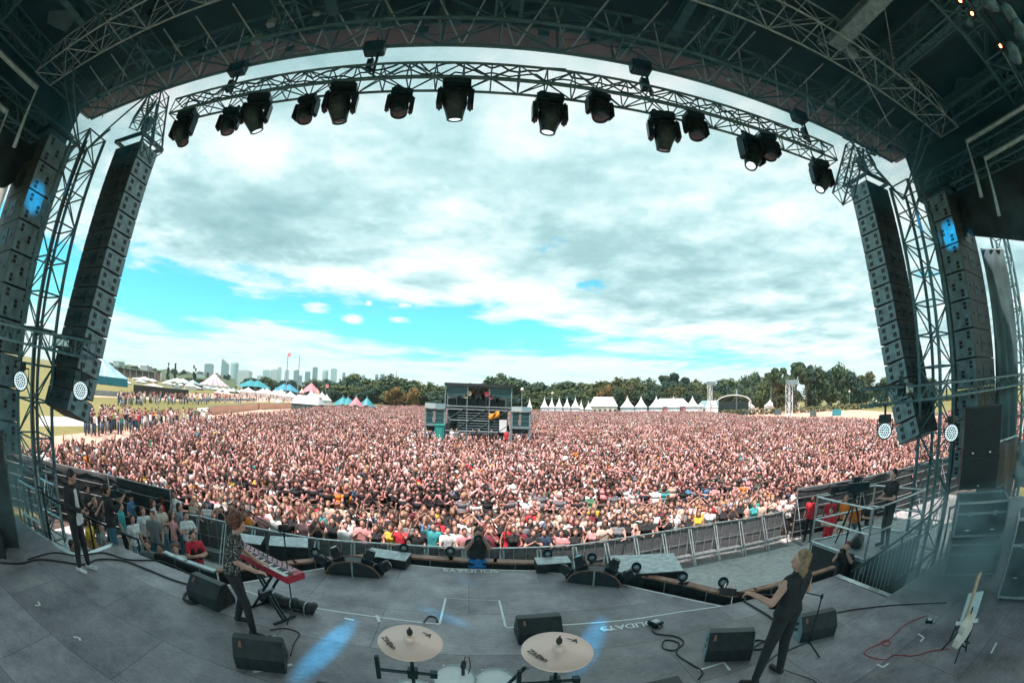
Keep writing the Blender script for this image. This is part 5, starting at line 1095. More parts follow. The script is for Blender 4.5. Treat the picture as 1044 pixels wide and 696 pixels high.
# scaffold bay in front of the left tower and ladder steps
t=thing('scaffold_frame',(-9.0,4.75,-.2),R(4),'grey scaffold frame with two bright rungs at the tower foot','scaffold')
for x in(-.4,.45): b=MB(); b.cyl((x,0,-1.5),(x,0,1.3),.026); b.cyl((x,.7,-1.5),(x,.7,1.3),.026); b.build('standard','galvanised',t)
for z in(.35,1.05): b=MB(); b.cyl((-.4,0,z),(.45,0,z),.03); b.cyl((-.4,.7,z),(.45,.7,z),.03); each(b,'rung','aluminium',t)
b=MB(); b.cyl((-.4,0,-.9),(.45,.7,1.2),.018); b.cyl((.45,0,-.9),(-.4,.7,1.2),.018); b.build('brace','galvanised',t)
t=thing('metal_stairs',(-8.3,5.4,G),R(-55),'grey metal steps leading down behind the standing man','stairs')
for k in range(7): b=MB(); b.box((0,k*.26,1.5-k*.21),(.9,.24,.03)); b.build('tread','galvanised',t)
for s in(-1,1): b=MB(); b.box((s*.46,.78,.88),(.04,2.0,.12),rot=Matrix.Rotation(-.68,3,'X')); b.build('stringer','galvanised',t)
# ---- the crowd: the nearest people one by one
random.seed(21)
def inside(x,y,poly):
    c=False; j=len(poly)-1
    for i in range(len(poly)):
        (xi,yi),(xj,yj)=poly[i],poly[j]
        if (yi>y)!=(yj>y) and x<(xj-xi)*(y-yi)/(yj-yi)+xi: c=not c
        j=i
    return c
def bary(x):
    for (x0,y0),(x1,y1) in zip(BL_,BL_[1:]):
        if x0<=x<=x1: return y0+(y1-y0)*(x-x0)/(x1-x0)
    return BL_[0][1] if x<BL_[0][0] else BL_[-1][1]
poses=['up','oneup','clap','phone','rail','rail','over','stand','clap']; hairs=['long','long','short','short','tied','bob','long','cap']
hcol={'hair_dark':'dark','hair_brown':'brown','hair_blond':'blond','hair_auburn':'auburn'}
scol={'cloth_white':'white','cloth_black':'black','cloth_grey':'grey','cloth_navy':'navy','cloth_teal':'teal','cloth_red':'red','cloth_pink':'pink','cloth_orange':'orange','cloth_blue':'blue','cloth_cream':'cream','cloth_maroon':'maroon','cloth_yellow':'yellow','cloth_green':'green'}
sw=['cloth_white']*9+['cloth_black']*14+['cloth_grey']*3+['cloth_navy']*3+['cloth_cream']*3+['cloth_pink']*3+['cloth_red','cloth_teal','cloth_orange','cloth_blue','cloth_maroon','cloth_maroon','cloth_yellow']
pl={'up':'both arms raised','oneup':'one arm raised','clap':'hands clasped before the chest','phone':'hands held up before the face','rail':'hands resting forward','over':'hands joined over the head','stand':'arms down','cross':'arms folded'}
hl={'long':'long','short':'short','tied':'tied back','bob':'bobbed','cap':'cropped'}
rowname=['at the barrier','in the second row','in the third row','in the fourth row','in the fifth row','in the sixth row','in the seventh row','in the eighth row']
def sect(x):
    ed=[(-6.5,'near the standing group'),(-4.2,'behind the keyboard player'),(-1.9,'beyond the first arched stand'),(-.2,'beside the pit photographer'),(1.6,'beyond the middle wedge'),(3.5,'beyond the second arched stand'),(6,'beyond the big grey wedge'),(8.6,'beyond the bass guitar neck'),(99,'near the red coated stewards')]
    for e,n_ in ed:
        if x<e: return n_
used={}; NP=0; taken=[]
for row in range(9):
    x=-8.6 if row else -8.4
    while x<11.6 and NP<268:
        xx=x+random.uniform(-.1,.1); y=bary(xx)+.36+row*.40+random.uniform(-.10,.12)
        pose=random.choice(poses if row else ['rail','rail','clap','phone','rail','stand','oneup']); hair=random.choice(hairs); fem=hair in('long','tied','bob'); sh=random.choice(sw); hc=random.choice(['hair_dark','hair_dark','hair_brown','hair_brown','hair_dark','hair_auburn','hair_blond'])
        for tries in range(40):
            lab='person with %s %s hair in a %s top, %s, %s, %s'%(hl[hair],hcol[hc],scol[sh],pl[pose],rowname[min(row,7)],sect(xx))
            if lab not in used: break
            sh=random.choice(sw+list(scol)); hc=random.choice(list(hcol))
        if len(lab.split())>16: 
            lab='%s %s haired person, %s top, %s, %s, %s'%(hl[hair].replace('tied back','tied'),hcol[hc],scol[sh],pl[pose].replace('hands held up before the face','hands at the face').replace('hands clasped before the chest','hands clasped').replace('hands resting forward','leaning').replace('hands joined over the head','hands on head'),rowname[min(row,7)].replace('in the ',''),sect(xx))
        lab=' '.join(lab.split()[:16])
        used[lab]=1
        T_=template(pose,hair if hair!='cap' else 'short',fem,(0 if (hair in('long','tied')) else .42),1.0,.034,.98 if not fem else .90)
        person((xx,y,G),R(180)+math.atan2(xx,y)*-1*.6+random.uniform(-.35,.35),lab,T_,sh,random.choice(['denim','cloth_black','cloth_grey']),hc,random.choice(['skin','skin','skin','skin_tan','skin_brown' if random.random()<.4 else 'skin']),None,random.uniform(.86,.98),'people of the crowd standing close to the barrier')
        taken.append((xx,y)); NP+=1; x+=random.uniform(.37,.50)
    LASTROW=row
# ---- the rest of the crowd: one mesh, tens of thousands of small figures
def ico(n):
    bm=bmesh.new(); bmesh.ops.create_icosphere(bm,subdivisions=n,radius=1); bm.verts.ensure_lookup_table(); v=np.array([x.co[:] for x in bm.verts]); f=np.array([[q.index for q in p.verts] for p in bm.faces]); bm.free(); return v,f
def seg(p,q,r1,r2,n):
    b=MB(); b.cyl(p,q,r1,r2,n); tri=[]
    for f in b.f:
        for k in range(1,len(f)-1): tri.append((f[0],f[k],f[k+1]))
    return np.array([tuple(v) for v in b.v]),np.array(tri)
def fig(pose,hair,lod):
    """faces +y; class 0 skin, 1 hair, 2 top"""
    Vs=[];Fs=[];Cs=[];o=0
    def put(v,f,c):
        nonlocal o
        Vs.append(v);Fs.append(f+o);Cs.append(np.full(len(v),c) if np.isscalar(c) else c); o+=len(v)
    hv,hf=ico(1 if lod else 2); J=skeleton(**ARMS[pose])
    head=hv*np.array([.080,.092,.118])+np.array([0,.025,1.62]); put(head,hf,0)
    if lod<2:
        h2=hv*np.array([.108,.115,.125])+np.array([0,-.022,1.662]); put(h2,hf,1)
        if hair: v,f=seg((0,-.06,1.62),(0,-.08,1.32),.10,.09,5); put(v,f,1)
    else: put((ico(1)[0])*np.array([.105,.108,.115])+np.array([0,-.020,1.665]),hf,1)
    n=7 if lod==0 else 5
    v,f=seg((0,0,.95),(0,0,1.22),.15,.165,n); v[:,1]*=.72; put(v,f,2)
    v,f=seg((0,0,1.22),(0,0,1.42),.165,.20,n); v[:,1]*=.66; put(v,f,2)
    v,f=seg((0,0,1.42),(0,0,1.50),.20,.07,n); v[:,1]*=.6; put(v,f,2 if not hair else 0)
    if lod==0: v,f=seg((0,0,1.45),(0,.01,1.56),.055,.05,5); put(v,f,0)
    m=5 if lod==0 else 4 if lod==1 else 3
    for a in 'LR':
        if lod==2 and pose in('stand','rail'): break
        s_,e_,w_=J['s'+a],J['e'+a],J['w'+a]; d=(w_-e_).normalized()
        mid=s_.lerp(e_,.45); v,f=seg(s_,mid,.062,.055,m); put(v,f,2)
        v,f=seg(mid,e_,.048,.044,m); put(v,f,0); v,f=seg(e_,w_+d*.13,.044,.032,m); put(v,f,0)
    return np.concatenate(Vs),np.concatenate(Fs),np.concatenate(Cs)
FIG={(l,p,h):fig(p,h,l) for l in(0,1,2) for p in('up','oneup','clap','phone','rail','over') for h in(0,1)}
hdz=G+1.62
edgeL=[gp(px,py,hdz) for px,py in ((63,452),(100,451),(128,446),(138,438),(158,434),(196,427),(240,422),(300,417),(345,412.5),(430,410.5))]
edgeR=[gp(px,py,hdz) for px,py in ((545,410.5),(600,412),(650,414),(720,419),(760,423),(800,424.5),(850,425),(885,426.5),(940,431))]
far=lambda v: Vector((v.x,v.y,0))*(min(1,170/max(v.length,1)))
CP=[(-9.3,10.6),(-11.5,10.3),(-14.4,9.2),(-17.5,7.9),(-27,5.5),(-33,6),tuple(gp(22,456,hdz)[:2]),tuple(gp(50,450,hdz)[:2])]+[tuple(far(v)[:2]) for v in edgeL]+[tuple(far(v)[:2]) for v in edgeR]+[(90,40),(70,9),(34,8.4),(26,9.9),(18.4,11.2),(14.7,11.8),(11.6,12.4)]
CP+=[(bx,by+.3) for bx,by in BL_[::-1]]
tk_=np.array(taken); rowmax=.36+(LASTROW+1)*.40
FX0=yp(453,446,40).x; FX1=yp(520.5,446,40).x
pts=[]
ymax=172
def dens(r): return 5.0 if r<26 else 3.8 if r<38 else 2.9 if r<60 else 1.9 if r<95 else 1.15
cell=1.0
rg=random.Random(77)
fy=57.2
holes=[((-.6,16.6),2.1,.95),((-4.5,21.5),1.2,.5)]
for gx in range(-75,100):
    for gy in range(8,ymax):
        r=math.hypot(gx,gy); k=dens(r); k=int(k)+(rg.random()<k-int(k))
        if abs(math.degrees(math.atan2(gx,gy)))> 80 and r>20: continue
        for _ in range(k):
            x,y=gx+rg.random(),gy+rg.random()
            if not inside(x,y,CP): continue
            if -9<x<11.6 and y<bary(x)+rowmax-.05: continue
            if FX0-3.2<x<FX1+3.2 and 38.4<y<45.5: continue
            pts.append((x,y))
print('crowd',len(pts))
pts=np.array(pts); rr_=np.hypot(pts[:,0],pts[:,1]); lod=np.where(rr_<27,0,np.where(rr_<60,1,2))
tops=np.array([(.88,.90,.90)]*9+[(.03,.03,.035)]*17+[(.20,.21,.23)]*3+[(.04,.07,.13)]*2+[(.62,.50,.42)]*3+[(.72,.36,.36)]*5+[(.55,.04,.06),(.06,.40,.42),(.80,.28,.05),(.12,.28,.45),(.22,.04,.06),(.75,.55,.12),(.10,.25,.15),(.30,.45,.55)])
skins=np.array([(.58,.29,.26),(.80,.48,.45),(.48,.23,.20),(.38,.19,.16),(.16,.08,.06)]); hairs_=np.array([(.022,.014,.012),(.03,.018,.014),(.10,.045,.028),(.14,.07,.04),(.42,.27,.15),(.6,.6,.58)])
PV=[];PF=[];PC=[];off=0
keys=list(FIG)
def choose(i):
    u=rg.random(); near=rr_[i]<45
    q_=(1,.72,.30)[int(lod[i])]; p='up' if u<.16*q_ else 'oneup' if u<.34*q_ else 'clap' if u<.42*q_ else 'phone' if u<.50*q_ else 'over' if u<.52*q_ else 'rail'
    return (int(lod[i]),p,int(rg.random()<.5))
grp={}; DKC=gp(412,500,hdz)
for i in range(len(pts)): grp.setdefault(choose(i),[]).append(i)
for k_,idx in grp.items():
    v,f,c=FIG[k_]; idx=np.array(idx); m=len(idx); P_=pts[idx]
    ang=math.pi-np.arctan2(P_[:,0],P_[:,1])*.8+rng.normal(0,.35,m); sc=rng.normal(.975,.045,m); lean=rng.normal(0,.07,(m,2))
    ca,sa=np.cos(ang),np.sin(ang); X_=(v[None,:,0]*ca[:,None]-v[None,:,1]*sa[:,None])*sc[:,None]; Y_=(v[None,:,0]*sa[:,None]+v[None,:,1]*ca[:,None])*sc[:,None]; Z_=v[None,:,2]*sc[:,None]
    hgt=np.clip(v[None,:,2]-1.0,0,1); X_=X_+lean[:,0:1]*hgt+P_[:,0:1]; Y_=Y_+lean[:,1:2]*hgt+P_[:,1:2]; Z_=Z_+G
    PV.append(np.stack([X_,Y_,Z_],-1).reshape(-1,3)); n=len(v); PF.append((f[None]+(np.arange(m)*n)[:,None,None]+off).reshape(-1,3)); off+=m*n
    tc_=tops[rng.integers(0,len(tops),m)]; sk_=skins[rng.choice(5,m,p=[.32,.3,.2,.12,.06])]; hc_=hairs_[rng.choice(6,m,p=[.40,.24,.16,.08,.07,.05])]
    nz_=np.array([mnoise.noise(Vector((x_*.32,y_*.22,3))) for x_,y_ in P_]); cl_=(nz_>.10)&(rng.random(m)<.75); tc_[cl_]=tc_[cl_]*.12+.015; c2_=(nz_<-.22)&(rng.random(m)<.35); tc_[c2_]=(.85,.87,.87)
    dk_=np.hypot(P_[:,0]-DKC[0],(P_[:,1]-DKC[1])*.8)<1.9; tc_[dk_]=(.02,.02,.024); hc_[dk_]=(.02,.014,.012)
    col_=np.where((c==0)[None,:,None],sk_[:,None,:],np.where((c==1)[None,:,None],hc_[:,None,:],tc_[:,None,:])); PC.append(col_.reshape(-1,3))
PV=np.concatenate(PV).astype(np.float32);PF=np.concatenate(PF).astype(np.int32);PC=np.concatenate(PC).astype(np.float32)
def npmesh(name,V_,F_,C_,m):
    me=bpy.data.meshes.new(name); nv,nf=len(V_),len(F_); me.vertices.add(nv); me.vertices.foreach_set('co',V_.ravel()); k=F_.shape[1]; me.loops.add(nf*k); me.loops.foreach_set('vertex_index',F_.ravel()); me.polygons.add(nf); me.polygons.foreach_set('loop_start',np.arange(0,nf*k,k,dtype=np.int32))
    me.update(calc_edges=True)
    if C_ is not None: at=me.attributes.new('tone','FLOAT_COLOR','POINT'); at.data.foreach_set('color',np.concatenate([C_,np.ones((nv,1),np.float32)],1).ravel())
    me.polygons.foreach_set('use_smooth',np.ones(nf,dtype=bool)); me.materials.append(M(m) if isinstance(m,str) else m); o=bpy.data.objects.new(name,me); COL.objects.link(o); return o
m,nt,b=newmat('crowd_people'); at=N(nt,'ShaderNodeAttribute'); at.attribute_name='tone'; nt.links.new(at.outputs['Color'],b.inputs['Base Color']); b.inputs['Roughness'].default_value=.7; b.inputs['Specular IOR Level'].default_value=.3; MATS['crowd_people']=m
o=npmesh('crowd',PV,PF,PC,'crowd_people'); tag(o,'dense sea of people filling the field from the barrier to the tents','crowd',None,'stuff')
print('crowd verts',len(PV))
# thin scatter of people on the far side of the sand track
pts2=[]
for _ in range(170):
    px=86+130*rg.random()**1.3; k_=(px-86)/130; py=rg.uniform(412+5*k_,423-1.5*k_); v=gp(px,py,hdz); pts2.append((v.x,v.y))
for _ in range(340):
    px=rg.uniform(120,345); py=rg.uniform(401.5,407.5); v=gp(px,py,G+1); pts2.append((v.x,v.y))
V2=[];F2=[];C2=[];off=0
for x,y in pts2:
    v,f,c=FIG[(2,rg.choice(['rail','clap']),rg.choice([0,1]))]; legs,lf=seg((0,0,.0),(0,0,.97),.10,.13,4); v=np.concatenate([v,legs]); f=np.concatenate([f,lf+len(v)-len(legs)]); c=np.concatenate([c,np.full(len(legs),3)]); a=rg.uniform(0,6.3); w=v.copy(); w[:,0]=v[:,0]*math.cos(a)-v[:,1]*math.sin(a)+x; w[:,1]=v[:,0]*math.sin(a)+v[:,1]*math.cos(a)+y; w[:,2]+=G
    V2.append(w);F2.append(f+off);off+=len(w); cc=[skins[rg.randrange(4)],hairs_[rg.randrange(5)],tops[rg.randrange(len(tops))],(.05,.08,.12) if rg.random()<.6 else (.3,.32,.34)]; C2.append(np.array([cc[int(k)] for k in c]))
o=npmesh('far_crowd',np.concatenate(V2).astype(np.float32),np.concatenate(F2).astype(np.int32),np.concatenate(C2).astype(np.float32),'crowd_people'); tag(o,'thin scatter of people walking between the grass and the sand track','crowd',None,'stuff')
# ================================================================== BACKGROUND
mat('scaffold',(.20,.27,.29),.4,0,.15,.6)
for n,c,r in (('tent_white',(.78,.80,.80),.6),('tent_pink',(.70,.22,.26),.6),('tent_teal',(.03,.25,.29),.5),('tent_blue',(.04,.27,.40),.5),('tent_wall',(.02,.22,.32),.6),('canvas_cream',(.70,.62,.48),.6),('tower_glass',(.10,.30,.34),.15),('tower_glass_pale',(.26,.46,.48),.2),('tower_concrete',(.40,.50,.50),.6),('stand_brown',(.26,.13,.10),.7),('stand_pale',(.45,.44,.42),.6),('banner_orange',(.80,.32,.03),.7),('hoarding_black',(.02,.03,.03),.6),('screen_dark',(.03,.09,.10),.2),('scaffold',(.34,.42,.43),.4),('hedge_green',(.06,.10,.03),.9),('bark',(.12,.085,.065),.9),('tent_green',(.03,.35,.25),.5),('sign_grey',(.07,.11,.11),.6)):
    mat(n,c,r,0,.15,.6)
def leafmat(name,c1,c2):
    m,nt,b=newmat(name); L=nt.links; tc=N(nt,'ShaderNodeTexCoord'); n=N(nt,'ShaderNodeTexNoise'); n.inputs['Scale'].default_value=.35; n.inputs['Detail'].default_value=4; L.new(tc.outputs['Object'],n.inputs['Vector'])
    cr=N(nt,'ShaderNodeValToRGB'); L.new(n.outputs['Fac'],cr.inputs['Fac']); e=cr.color_ramp.elements; e[0].position=.38; e[0].color=(*c1,1); e[1].position=.62; e[1].color=(*c2,1); L.new(cr.outputs['Color'],b.inputs['Base Color']); b.inputs['Roughness'].default_value=.8; b.inputs['Specular IOR Level'].default_value=.15; MATS[name]=m
leafmat('leaf_dark',(.045,.080,.045),(.085,.125,.065)); leafmat('leaf_mid',(.070,.105,.045),(.12,.15,.065)); leafmat('leaf_rust',(.16,.11,.045),(.26,.17,.06)); leafmat('leaf_olive',(.07,.085,.035),(.12,.12,.055)); leafmat('leaf_teal',(.035,.075,.055),(.065,.11,.075))
def crown_mesh(seed,kind,n=2300):
    """leaf clumps spread through a crown of unit height, on a set of boughs"""
    r=random.Random(seed); V_=[];F_=[]
    lobes=[]
    if kind=='round':
        for k in range(15): a=r.uniform(0,6.28); z=r.uniform(.16,.86); rad=.40*math.sqrt(max(.05,1-((z-.52)/.5)**2)); q=r.uniform(.3,.8)*rad; lobes.append((Vector((q*math.cos(a),q*math.sin(a),z)),r.uniform(.16,.25)))
    elif kind=='pine':
        for k in range(17): a=r.uniform(0,6.28); z=r.uniform(.62,.95); q=r.uniform(.05,.46)*(1.15-z*.5); lobes.append((Vector((q*math.cos(a),q*math.sin(a),z)),r.uniform(.07,.13)))
    else:
        for k in range(12): z=r.uniform(.1,.95); a=r.uniform(0,6.28); q=.10*(1-z); lobes.append((Vector((q*math.cos(a),q*math.sin(a),z)),.12*(1.1-z)+.02))
    for i in range(n):
        c,s=lobes[r.randrange(len(lobes))]; u=Vector((r.gauss(0,1),r.gauss(0,1),r.gauss(0,1))).normalized(); p=c+Vector((u.x,u.y,u.z*(.6 if kind=='pine' else .85)))*s*(r.uniform(.35,1.08)); sz=r.uniform(.028,.058)
        t=Vector((r.gauss(0,1),r.gauss(0,1),r.gauss(0,1))).normalized(); nn=(u+t*.8).normalized(); a1=nn.orthogonal().normalized(); a2=nn.cross(a1); o=len(V_)
        V_+= [p+a1*sz,p+a2*sz*.8,p-a1*sz,p-a2*sz*.8+nn*sz*.4]; F_.append((o,o+1,o+2,o+3))
    me=bpy.data.meshes.new('crown'); me.from_pydata([tuple(v) for v in V_],[],F_); me.materials.append(None)
    b=MB(); b.cyl((0,0,-.02),(.01,0,.55),.022,.010,8)
    for c,s in lobes[:10]: b.cyl((0.005,0,.22 if kind!='pine' else .5),c,.010,.003,5)
    t=bpy.data.meshes.new('trunk'); t.from_pydata([tuple(v) for v in b.v],[],b.f); t.materials.append(M('bark')); return me,t
CRN={k:[crown_mesh(30+i+10*j,k) for i in range(4)] for j,k in enumerate(('round','pine','cone'))}
def tree(x,y,h,w,kind,leaf,label,group,name='tree',z=G):
    me,tr_=CRN[kind][rg.randrange(4)]; t=thing(name,(x,y,z),rg.uniform(0,6.28),label,'tree',group); t.scale=(w,w,h)
    o=bpy.data.objects.new('crown',me); COL.objects.link(o); o.parent=t; s=o.material_slots[0]; s.link='OBJECT'; s.material=M(leaf); o2=bpy.data.objects.new('trunk',tr_); COL.objects.link(o2); o2.parent=t; return t
def top_h(px,py,y): return yp(px,py,y).z-G
# profile of the wood on the skyline: (px, top py)
prof=[(338,392),(350,386),(362,382),(375,386),(388,388),(400,384),(412,387),(424,389),(436,391),(448,394),(458,392),(470,393),(482,393),(494,390),(503,385),(514,381),(526,388),(540,393),(552,391),(564,391),(576,390),(588,391),(600,392),(611,389),(620,390),(632,385),(641,387),(652,387),(664,388),(676,384),(688,382),(700,386),(712,389),(724,391),(736,388),(748,387),(760,385),(772,381),(784,386)]
wood='trees of the wood behind the crowd'
spots_lab=['behind the striped tent group','behind the front of house tower','behind the row of white pointed tents','behind the pale stage with arched roof']
for i,(px,py) in enumerate(prof):
    y=rg.uniform(225,265); p=yp(px,408,y); h=top_h(px,py,y)*1.05; w=rg.uniform(15,19); leaf=rg.choice(['leaf_dark','leaf_mid','leaf_teal','leaf_mid','leaf_dark']) if not (600<px<648) else 'leaf_olive'
    if px in (503,514): w=14; leaf='leaf_dark'
    tree(p.x,p.y,h,w*1.15,'round' if not(672<px<705) else 'pine',leaf,('%s tree in the wood, '%({'leaf_dark':'dark green','leaf_mid':'mid green','leaf_teal':'blue green','leaf_olive':'olive brown'}[leaf]))+spots_lab[0 if px<445 else 1 if px<545 else 2 if px<715 else 3],wood)
    for yy,dy in((-14,6),(-24,11)):
        px2=px+rg.uniform(-6,6); y2=y+yy; p=yp(px2,408,y2); h2=max(6,top_h(px2,py+dy+rg.uniform(-1,3),y2)); leaf=rg.choice(['leaf_dark','leaf_mid','leaf_teal','leaf_olive'] if px2>560 else ['leaf_dark','leaf_mid','leaf_teal'])
        tree(p.x,p.y,h2,rg.uniform(12,17),'round',leaf,('low %s tree at the wood edge, '%({'leaf_dark':'dark green','leaf_mid':'mid green','leaf_teal':'blue green','leaf_olive':'olive brown'}[leaf]))+spots_lab[0 if px<445 else 1 if px<545 else 2 if px<715 else 3],wood)
for px,py,l in ((399,397,'rusty yellow tree at the foot of the wood, first of two left of the tower'),(406,394,'rusty orange tree leaning beside the first rusty one'),(421,395,'rusty yellow tree nearest the front of house tower'),(617,393,'rusty brown tree above the long white marquee')):
    p=yp(px,407,190); tree(p.x,p.y,top_h(px,py,190),9,'round','leaf_rust',l,'rusty trees before the wood')
# big pines at the far side
for px,tp,y,w,kd,lf,l in ((792,377,140,17,'pine','leaf_dark','wide umbrella pine reaching out over the floodlight mast'),(812,371,135,20,'pine','leaf_dark','tallest umbrella pine with bare trunk'),(822,374,150,18,'pine','leaf_teal','umbrella pine beside the tallest one'),(834,374,150,18,'round','leaf_dark','dense dark pine right of the tallest one'),(848,376,160,18,'round','leaf_teal','round blue green tree right of the pines'),(857,373,155,17,'round','leaf_dark','round dark tree with high crown near the array'),(870,377,150,18,'round','leaf_teal','blue green tree closest to the long array'),(884,380,150,18,'round','leaf_olive','olive tree partly hidden by the long array'),(796,388,150,12,'round','leaf_olive','low brown green tree below the umbrella pine'),(808,392,155,14,'round','leaf_dark','low dark tree behind the floodlight mast'),(828,392,160,16,'round','leaf_dark','low dark tree under the pines'),(845,390,160,16,'round','leaf_mid','low green tree under the pines'),(862,390,160,16,'round','leaf_dark','low dark tree under the round ones'),(880,392,150,16,'round','leaf_mid','low green tree beside the hedge end'),(778,386,170,15,'round','leaf_mid','green tree behind the small white house tent'),(900,384,140,18,'round','leaf_dark','dark tree seen just past the long array'),(925,383,120,16,'round','leaf_teal','tree seen between the two arrays'),(948,385,110,16,'round','leaf_dark','tree seen behind the broad array')):
    p=yp(px,410,y); tree(p.x,p.y,top_h(px,tp,y)*1.04,w*.82,kd,lf,l,'tall trees beyond the far field')
# trees on the left side
for i in range(34):
    px=rg.uniform(188,338); y=rg.uniform(330,420); base=400; p=yp(px,base,y); tp=390.5 if px<225 else 386+ (px-225)*.03; tp+=rg.uniform(-3,5)
    if 240<px<300: tp=384+abs(px-262)*.12+rg.uniform(-2,4)
    tree(p.x,p.y,max(6,yp(px,tp,y).z-G),rg.uniform(18,26),'round',rg.choice(['leaf_dark','leaf_mid','leaf_teal']),'dark tree in the belt behind the circus tents, '+('by the grandstand' if px<215 else 'behind the striped tent' if px<245 else 'behind the teal tent' if px<290 else 'below the office towers'),'dark trees behind the circus tents')
for px,tp in ((171,369),(178,370),(197,372),(199,375)):
    y=300; p=yp(px,388,y); tree(p.x,p.y,yp(px,tp,y).z-G,10,'cone','leaf_teal','slim dark poplar on the slope %s'%{171:'right of the grandstand roof',178:'beside the first poplar',197:'farthest from the grandstand',199:'low one at the end'}[px],'slim poplars on the slope')
# hill with houses and trees
b=MB(); nx=40; pts_=[]
for i in range(nx+1):
    px=78+i*(240-78)/nx; top=369+(px-100)*.115 if px<230 else 385; top+=1.2*math.sin(i*1.3)
    a=yp(px,398,300); t_=yp(px,top+1.5,520); q=yp(px,top,640); r_=yp(px,398,1000)
    pts_.append([(a.x,a.y,G-.5),((a.x+t_.x)/2,(a.y+t_.y)/2,G+(t_.z-G)*.42),(t_.x,t_.y,t_.z),(q.x,q.y,q.z),(r_.x,r_.y,G-.5)])
for c in pts_: b.v+=c
for i in range(nx):
    for j in range(4): b.f.append((i*5+j,(i+1)*5+j,(i+1)*5+j+1,i*5+j+1)); b.m.append(0)
gmat('hill_green',[((.05,.09,.055),(.11,.14,.08)),((.7,.75,.7),(1.2,1.15,1.1))],[.03,.15]); tag(b.build('hill','hill_green',None,True),kind='structure')
for i in range(46):
    px=rg.uniform(96,235); top=369+(px-100)*.115+rg.uniform(2.2,9); y=rg.uniform(470,505); p=yp(px,top,y); tree(p.x,p.y,rg.uniform(7,12),rg.uniform(9,14),'round',rg.choice(['leaf_dark','leaf_mid','leaf_teal']),'small tree on the hill %s'%('above the grandstand' if px<150 else 'right of the grandstand roof' if px<190 else 'sloping down to the towers'),'small trees on the hill',z=p.z-3)
def house(px,py,y,w,h,m,label,cat='house',name='house',storeys=3):
    p=yp(px,py,y); t=thing(name,p,rg.uniform(-.3,.3),label,cat); b=MB(); b.box((0,0,h/2),(w,w*.7,h)); b.build('wall',m,t); b=MB(); b.box((0,0,h+.25),(w*1.04,w*.74,.5)); b.build('roof','stand_pale',t)
    for s in range(storeys): b=MB(); [b.box((-w*.4+w*.8*k/5,-w*.35-.05,h*(s+.55)/storeys),(w*.08,.1,h/storeys*.45)) for k in range(6)]; each(b,'window','tower_glass',t)
for px,py,w,h,m_,l in ((108,374,14,7,'stand_pale','pale block on the hill just above the grandstand'),(121,373,18,6,'tower_concrete','long low pale building on the hill crest'),(149,378,16,6,'stand_pale','pale building between trees on the hill'),(206,388,14,8,'tower_concrete','pale block on the slope near the first office tower'),(219,388,14,7,'stand_pale','pale block at the foot of the slope')): house(px,py,470,w,h,m_,l)
# grandstand
def grandstand():
    a=yp(110,393,255); c=yp(168,391,300); d=c-a; L_=Vector((d.x,d.y,0)).length; t=thing('grandstand',(a.x,a.y,G),math.atan2(d.y,d.x),'long racecourse grandstand with brown tiers and a flat roof','grandstand')
    H=yp(112,372,255).z-G
    for k in range(4):
        z=H*(.10+.2*k); b=MB(); b.box((L_/2,6+k*3,z),(L_*(1-.06*k),8,H*.045)); b.build('deck','stand_pale',t)
        b=MB(); b.box((L_/2,8+k*3,z+H*.08),(L_*(1-.06*k),6,H*.11)); b.build('tier','stand_brown',t)
    b=MB(); b.box((L_*.42,12,H*.93),(L_*.86,20,H*.05)); b.build('roof','tower_concrete',t); b=MB(); b.box((L_/2,22,H*.45),(L_*.96,6,H*.85)); b.build('wall','stand_brown',t)
    for k in range(9): b=MB(); b.cyl((L_*(k+.5)/9,3,0),(L_*(k+.5)/9,6,H*.92),.5,n=6); b.build('column','stand_pale',t)
grandstand()
# office towers
SK=[(209,216.5,382,371,2600,'flat','tower_glass','small dark glass office tower left of the pointed one'),(225.5,232,390,366,2500,'slant','tower_glass','office tower with a slanting pointed top'),(234.5,242.5,388,368.5,2500,'round','tower_glass_pale','pale office tower with a rounded top beside the pointed one'),(243,256,389,378,2400,'flat','tower_concrete','low wide pale block right of the two leading towers'),(268,275.5,387,377.5,2700,'flat','tower_glass_pale','pale glass tower starting the cluster'),(276,283,388,377,2600,'flat','tower_concrete','pale block between two towers of the cluster'),(282.5,286.5,388,374.5,2700,'flat','tower_glass_pale','slim tall pale tower of the cluster'),(290,294.5,386,377.5,2700,'flat','tower_glass_pale','small pale tower behind the first mast'),(299,304.5,389,377.5,2500,'flat','tower_glass','dark teal tower just behind the second mast'),(304,308,389,383,2500,'flat','tower_glass','low dark tower right of the second mast'),(310.5,316,390,379,2500,'flat','tower_glass','dark tower with a stepped top'),(318,323.5,391,374.5,2600,'flat','tower_glass','tall dark slab tower left of the pale pair'),(328,334.5,391,376.5,2600,'round','tower_glass_pale','pale tower, left of the tall pair'),(336.5,343.5,391,376,2600,'flat','tower_glass_pale','pale tower, right of the tall pair'),(348.5,352,389,380,2700,'flat','tower_glass','small dark tower rising from the wood edge'),(368,372.5,388,382.5,2700,'flat','tower_glass','small glass tower top above the wood'),(382,386,386,382,2700,'flat','tower_glass','glass tower top above the wood beside the wider one'),(387,392.5,386,381.5,2700,'flat','tower_glass','wider glass tower top above the wood')]
SK=SK+[(262,267,388,383,2600,'flat','tower_concrete','low pale block at the foot of the slope before the cluster')]
gmat('facade',[((.8,.8,.8),(1,1,1))],[.1])
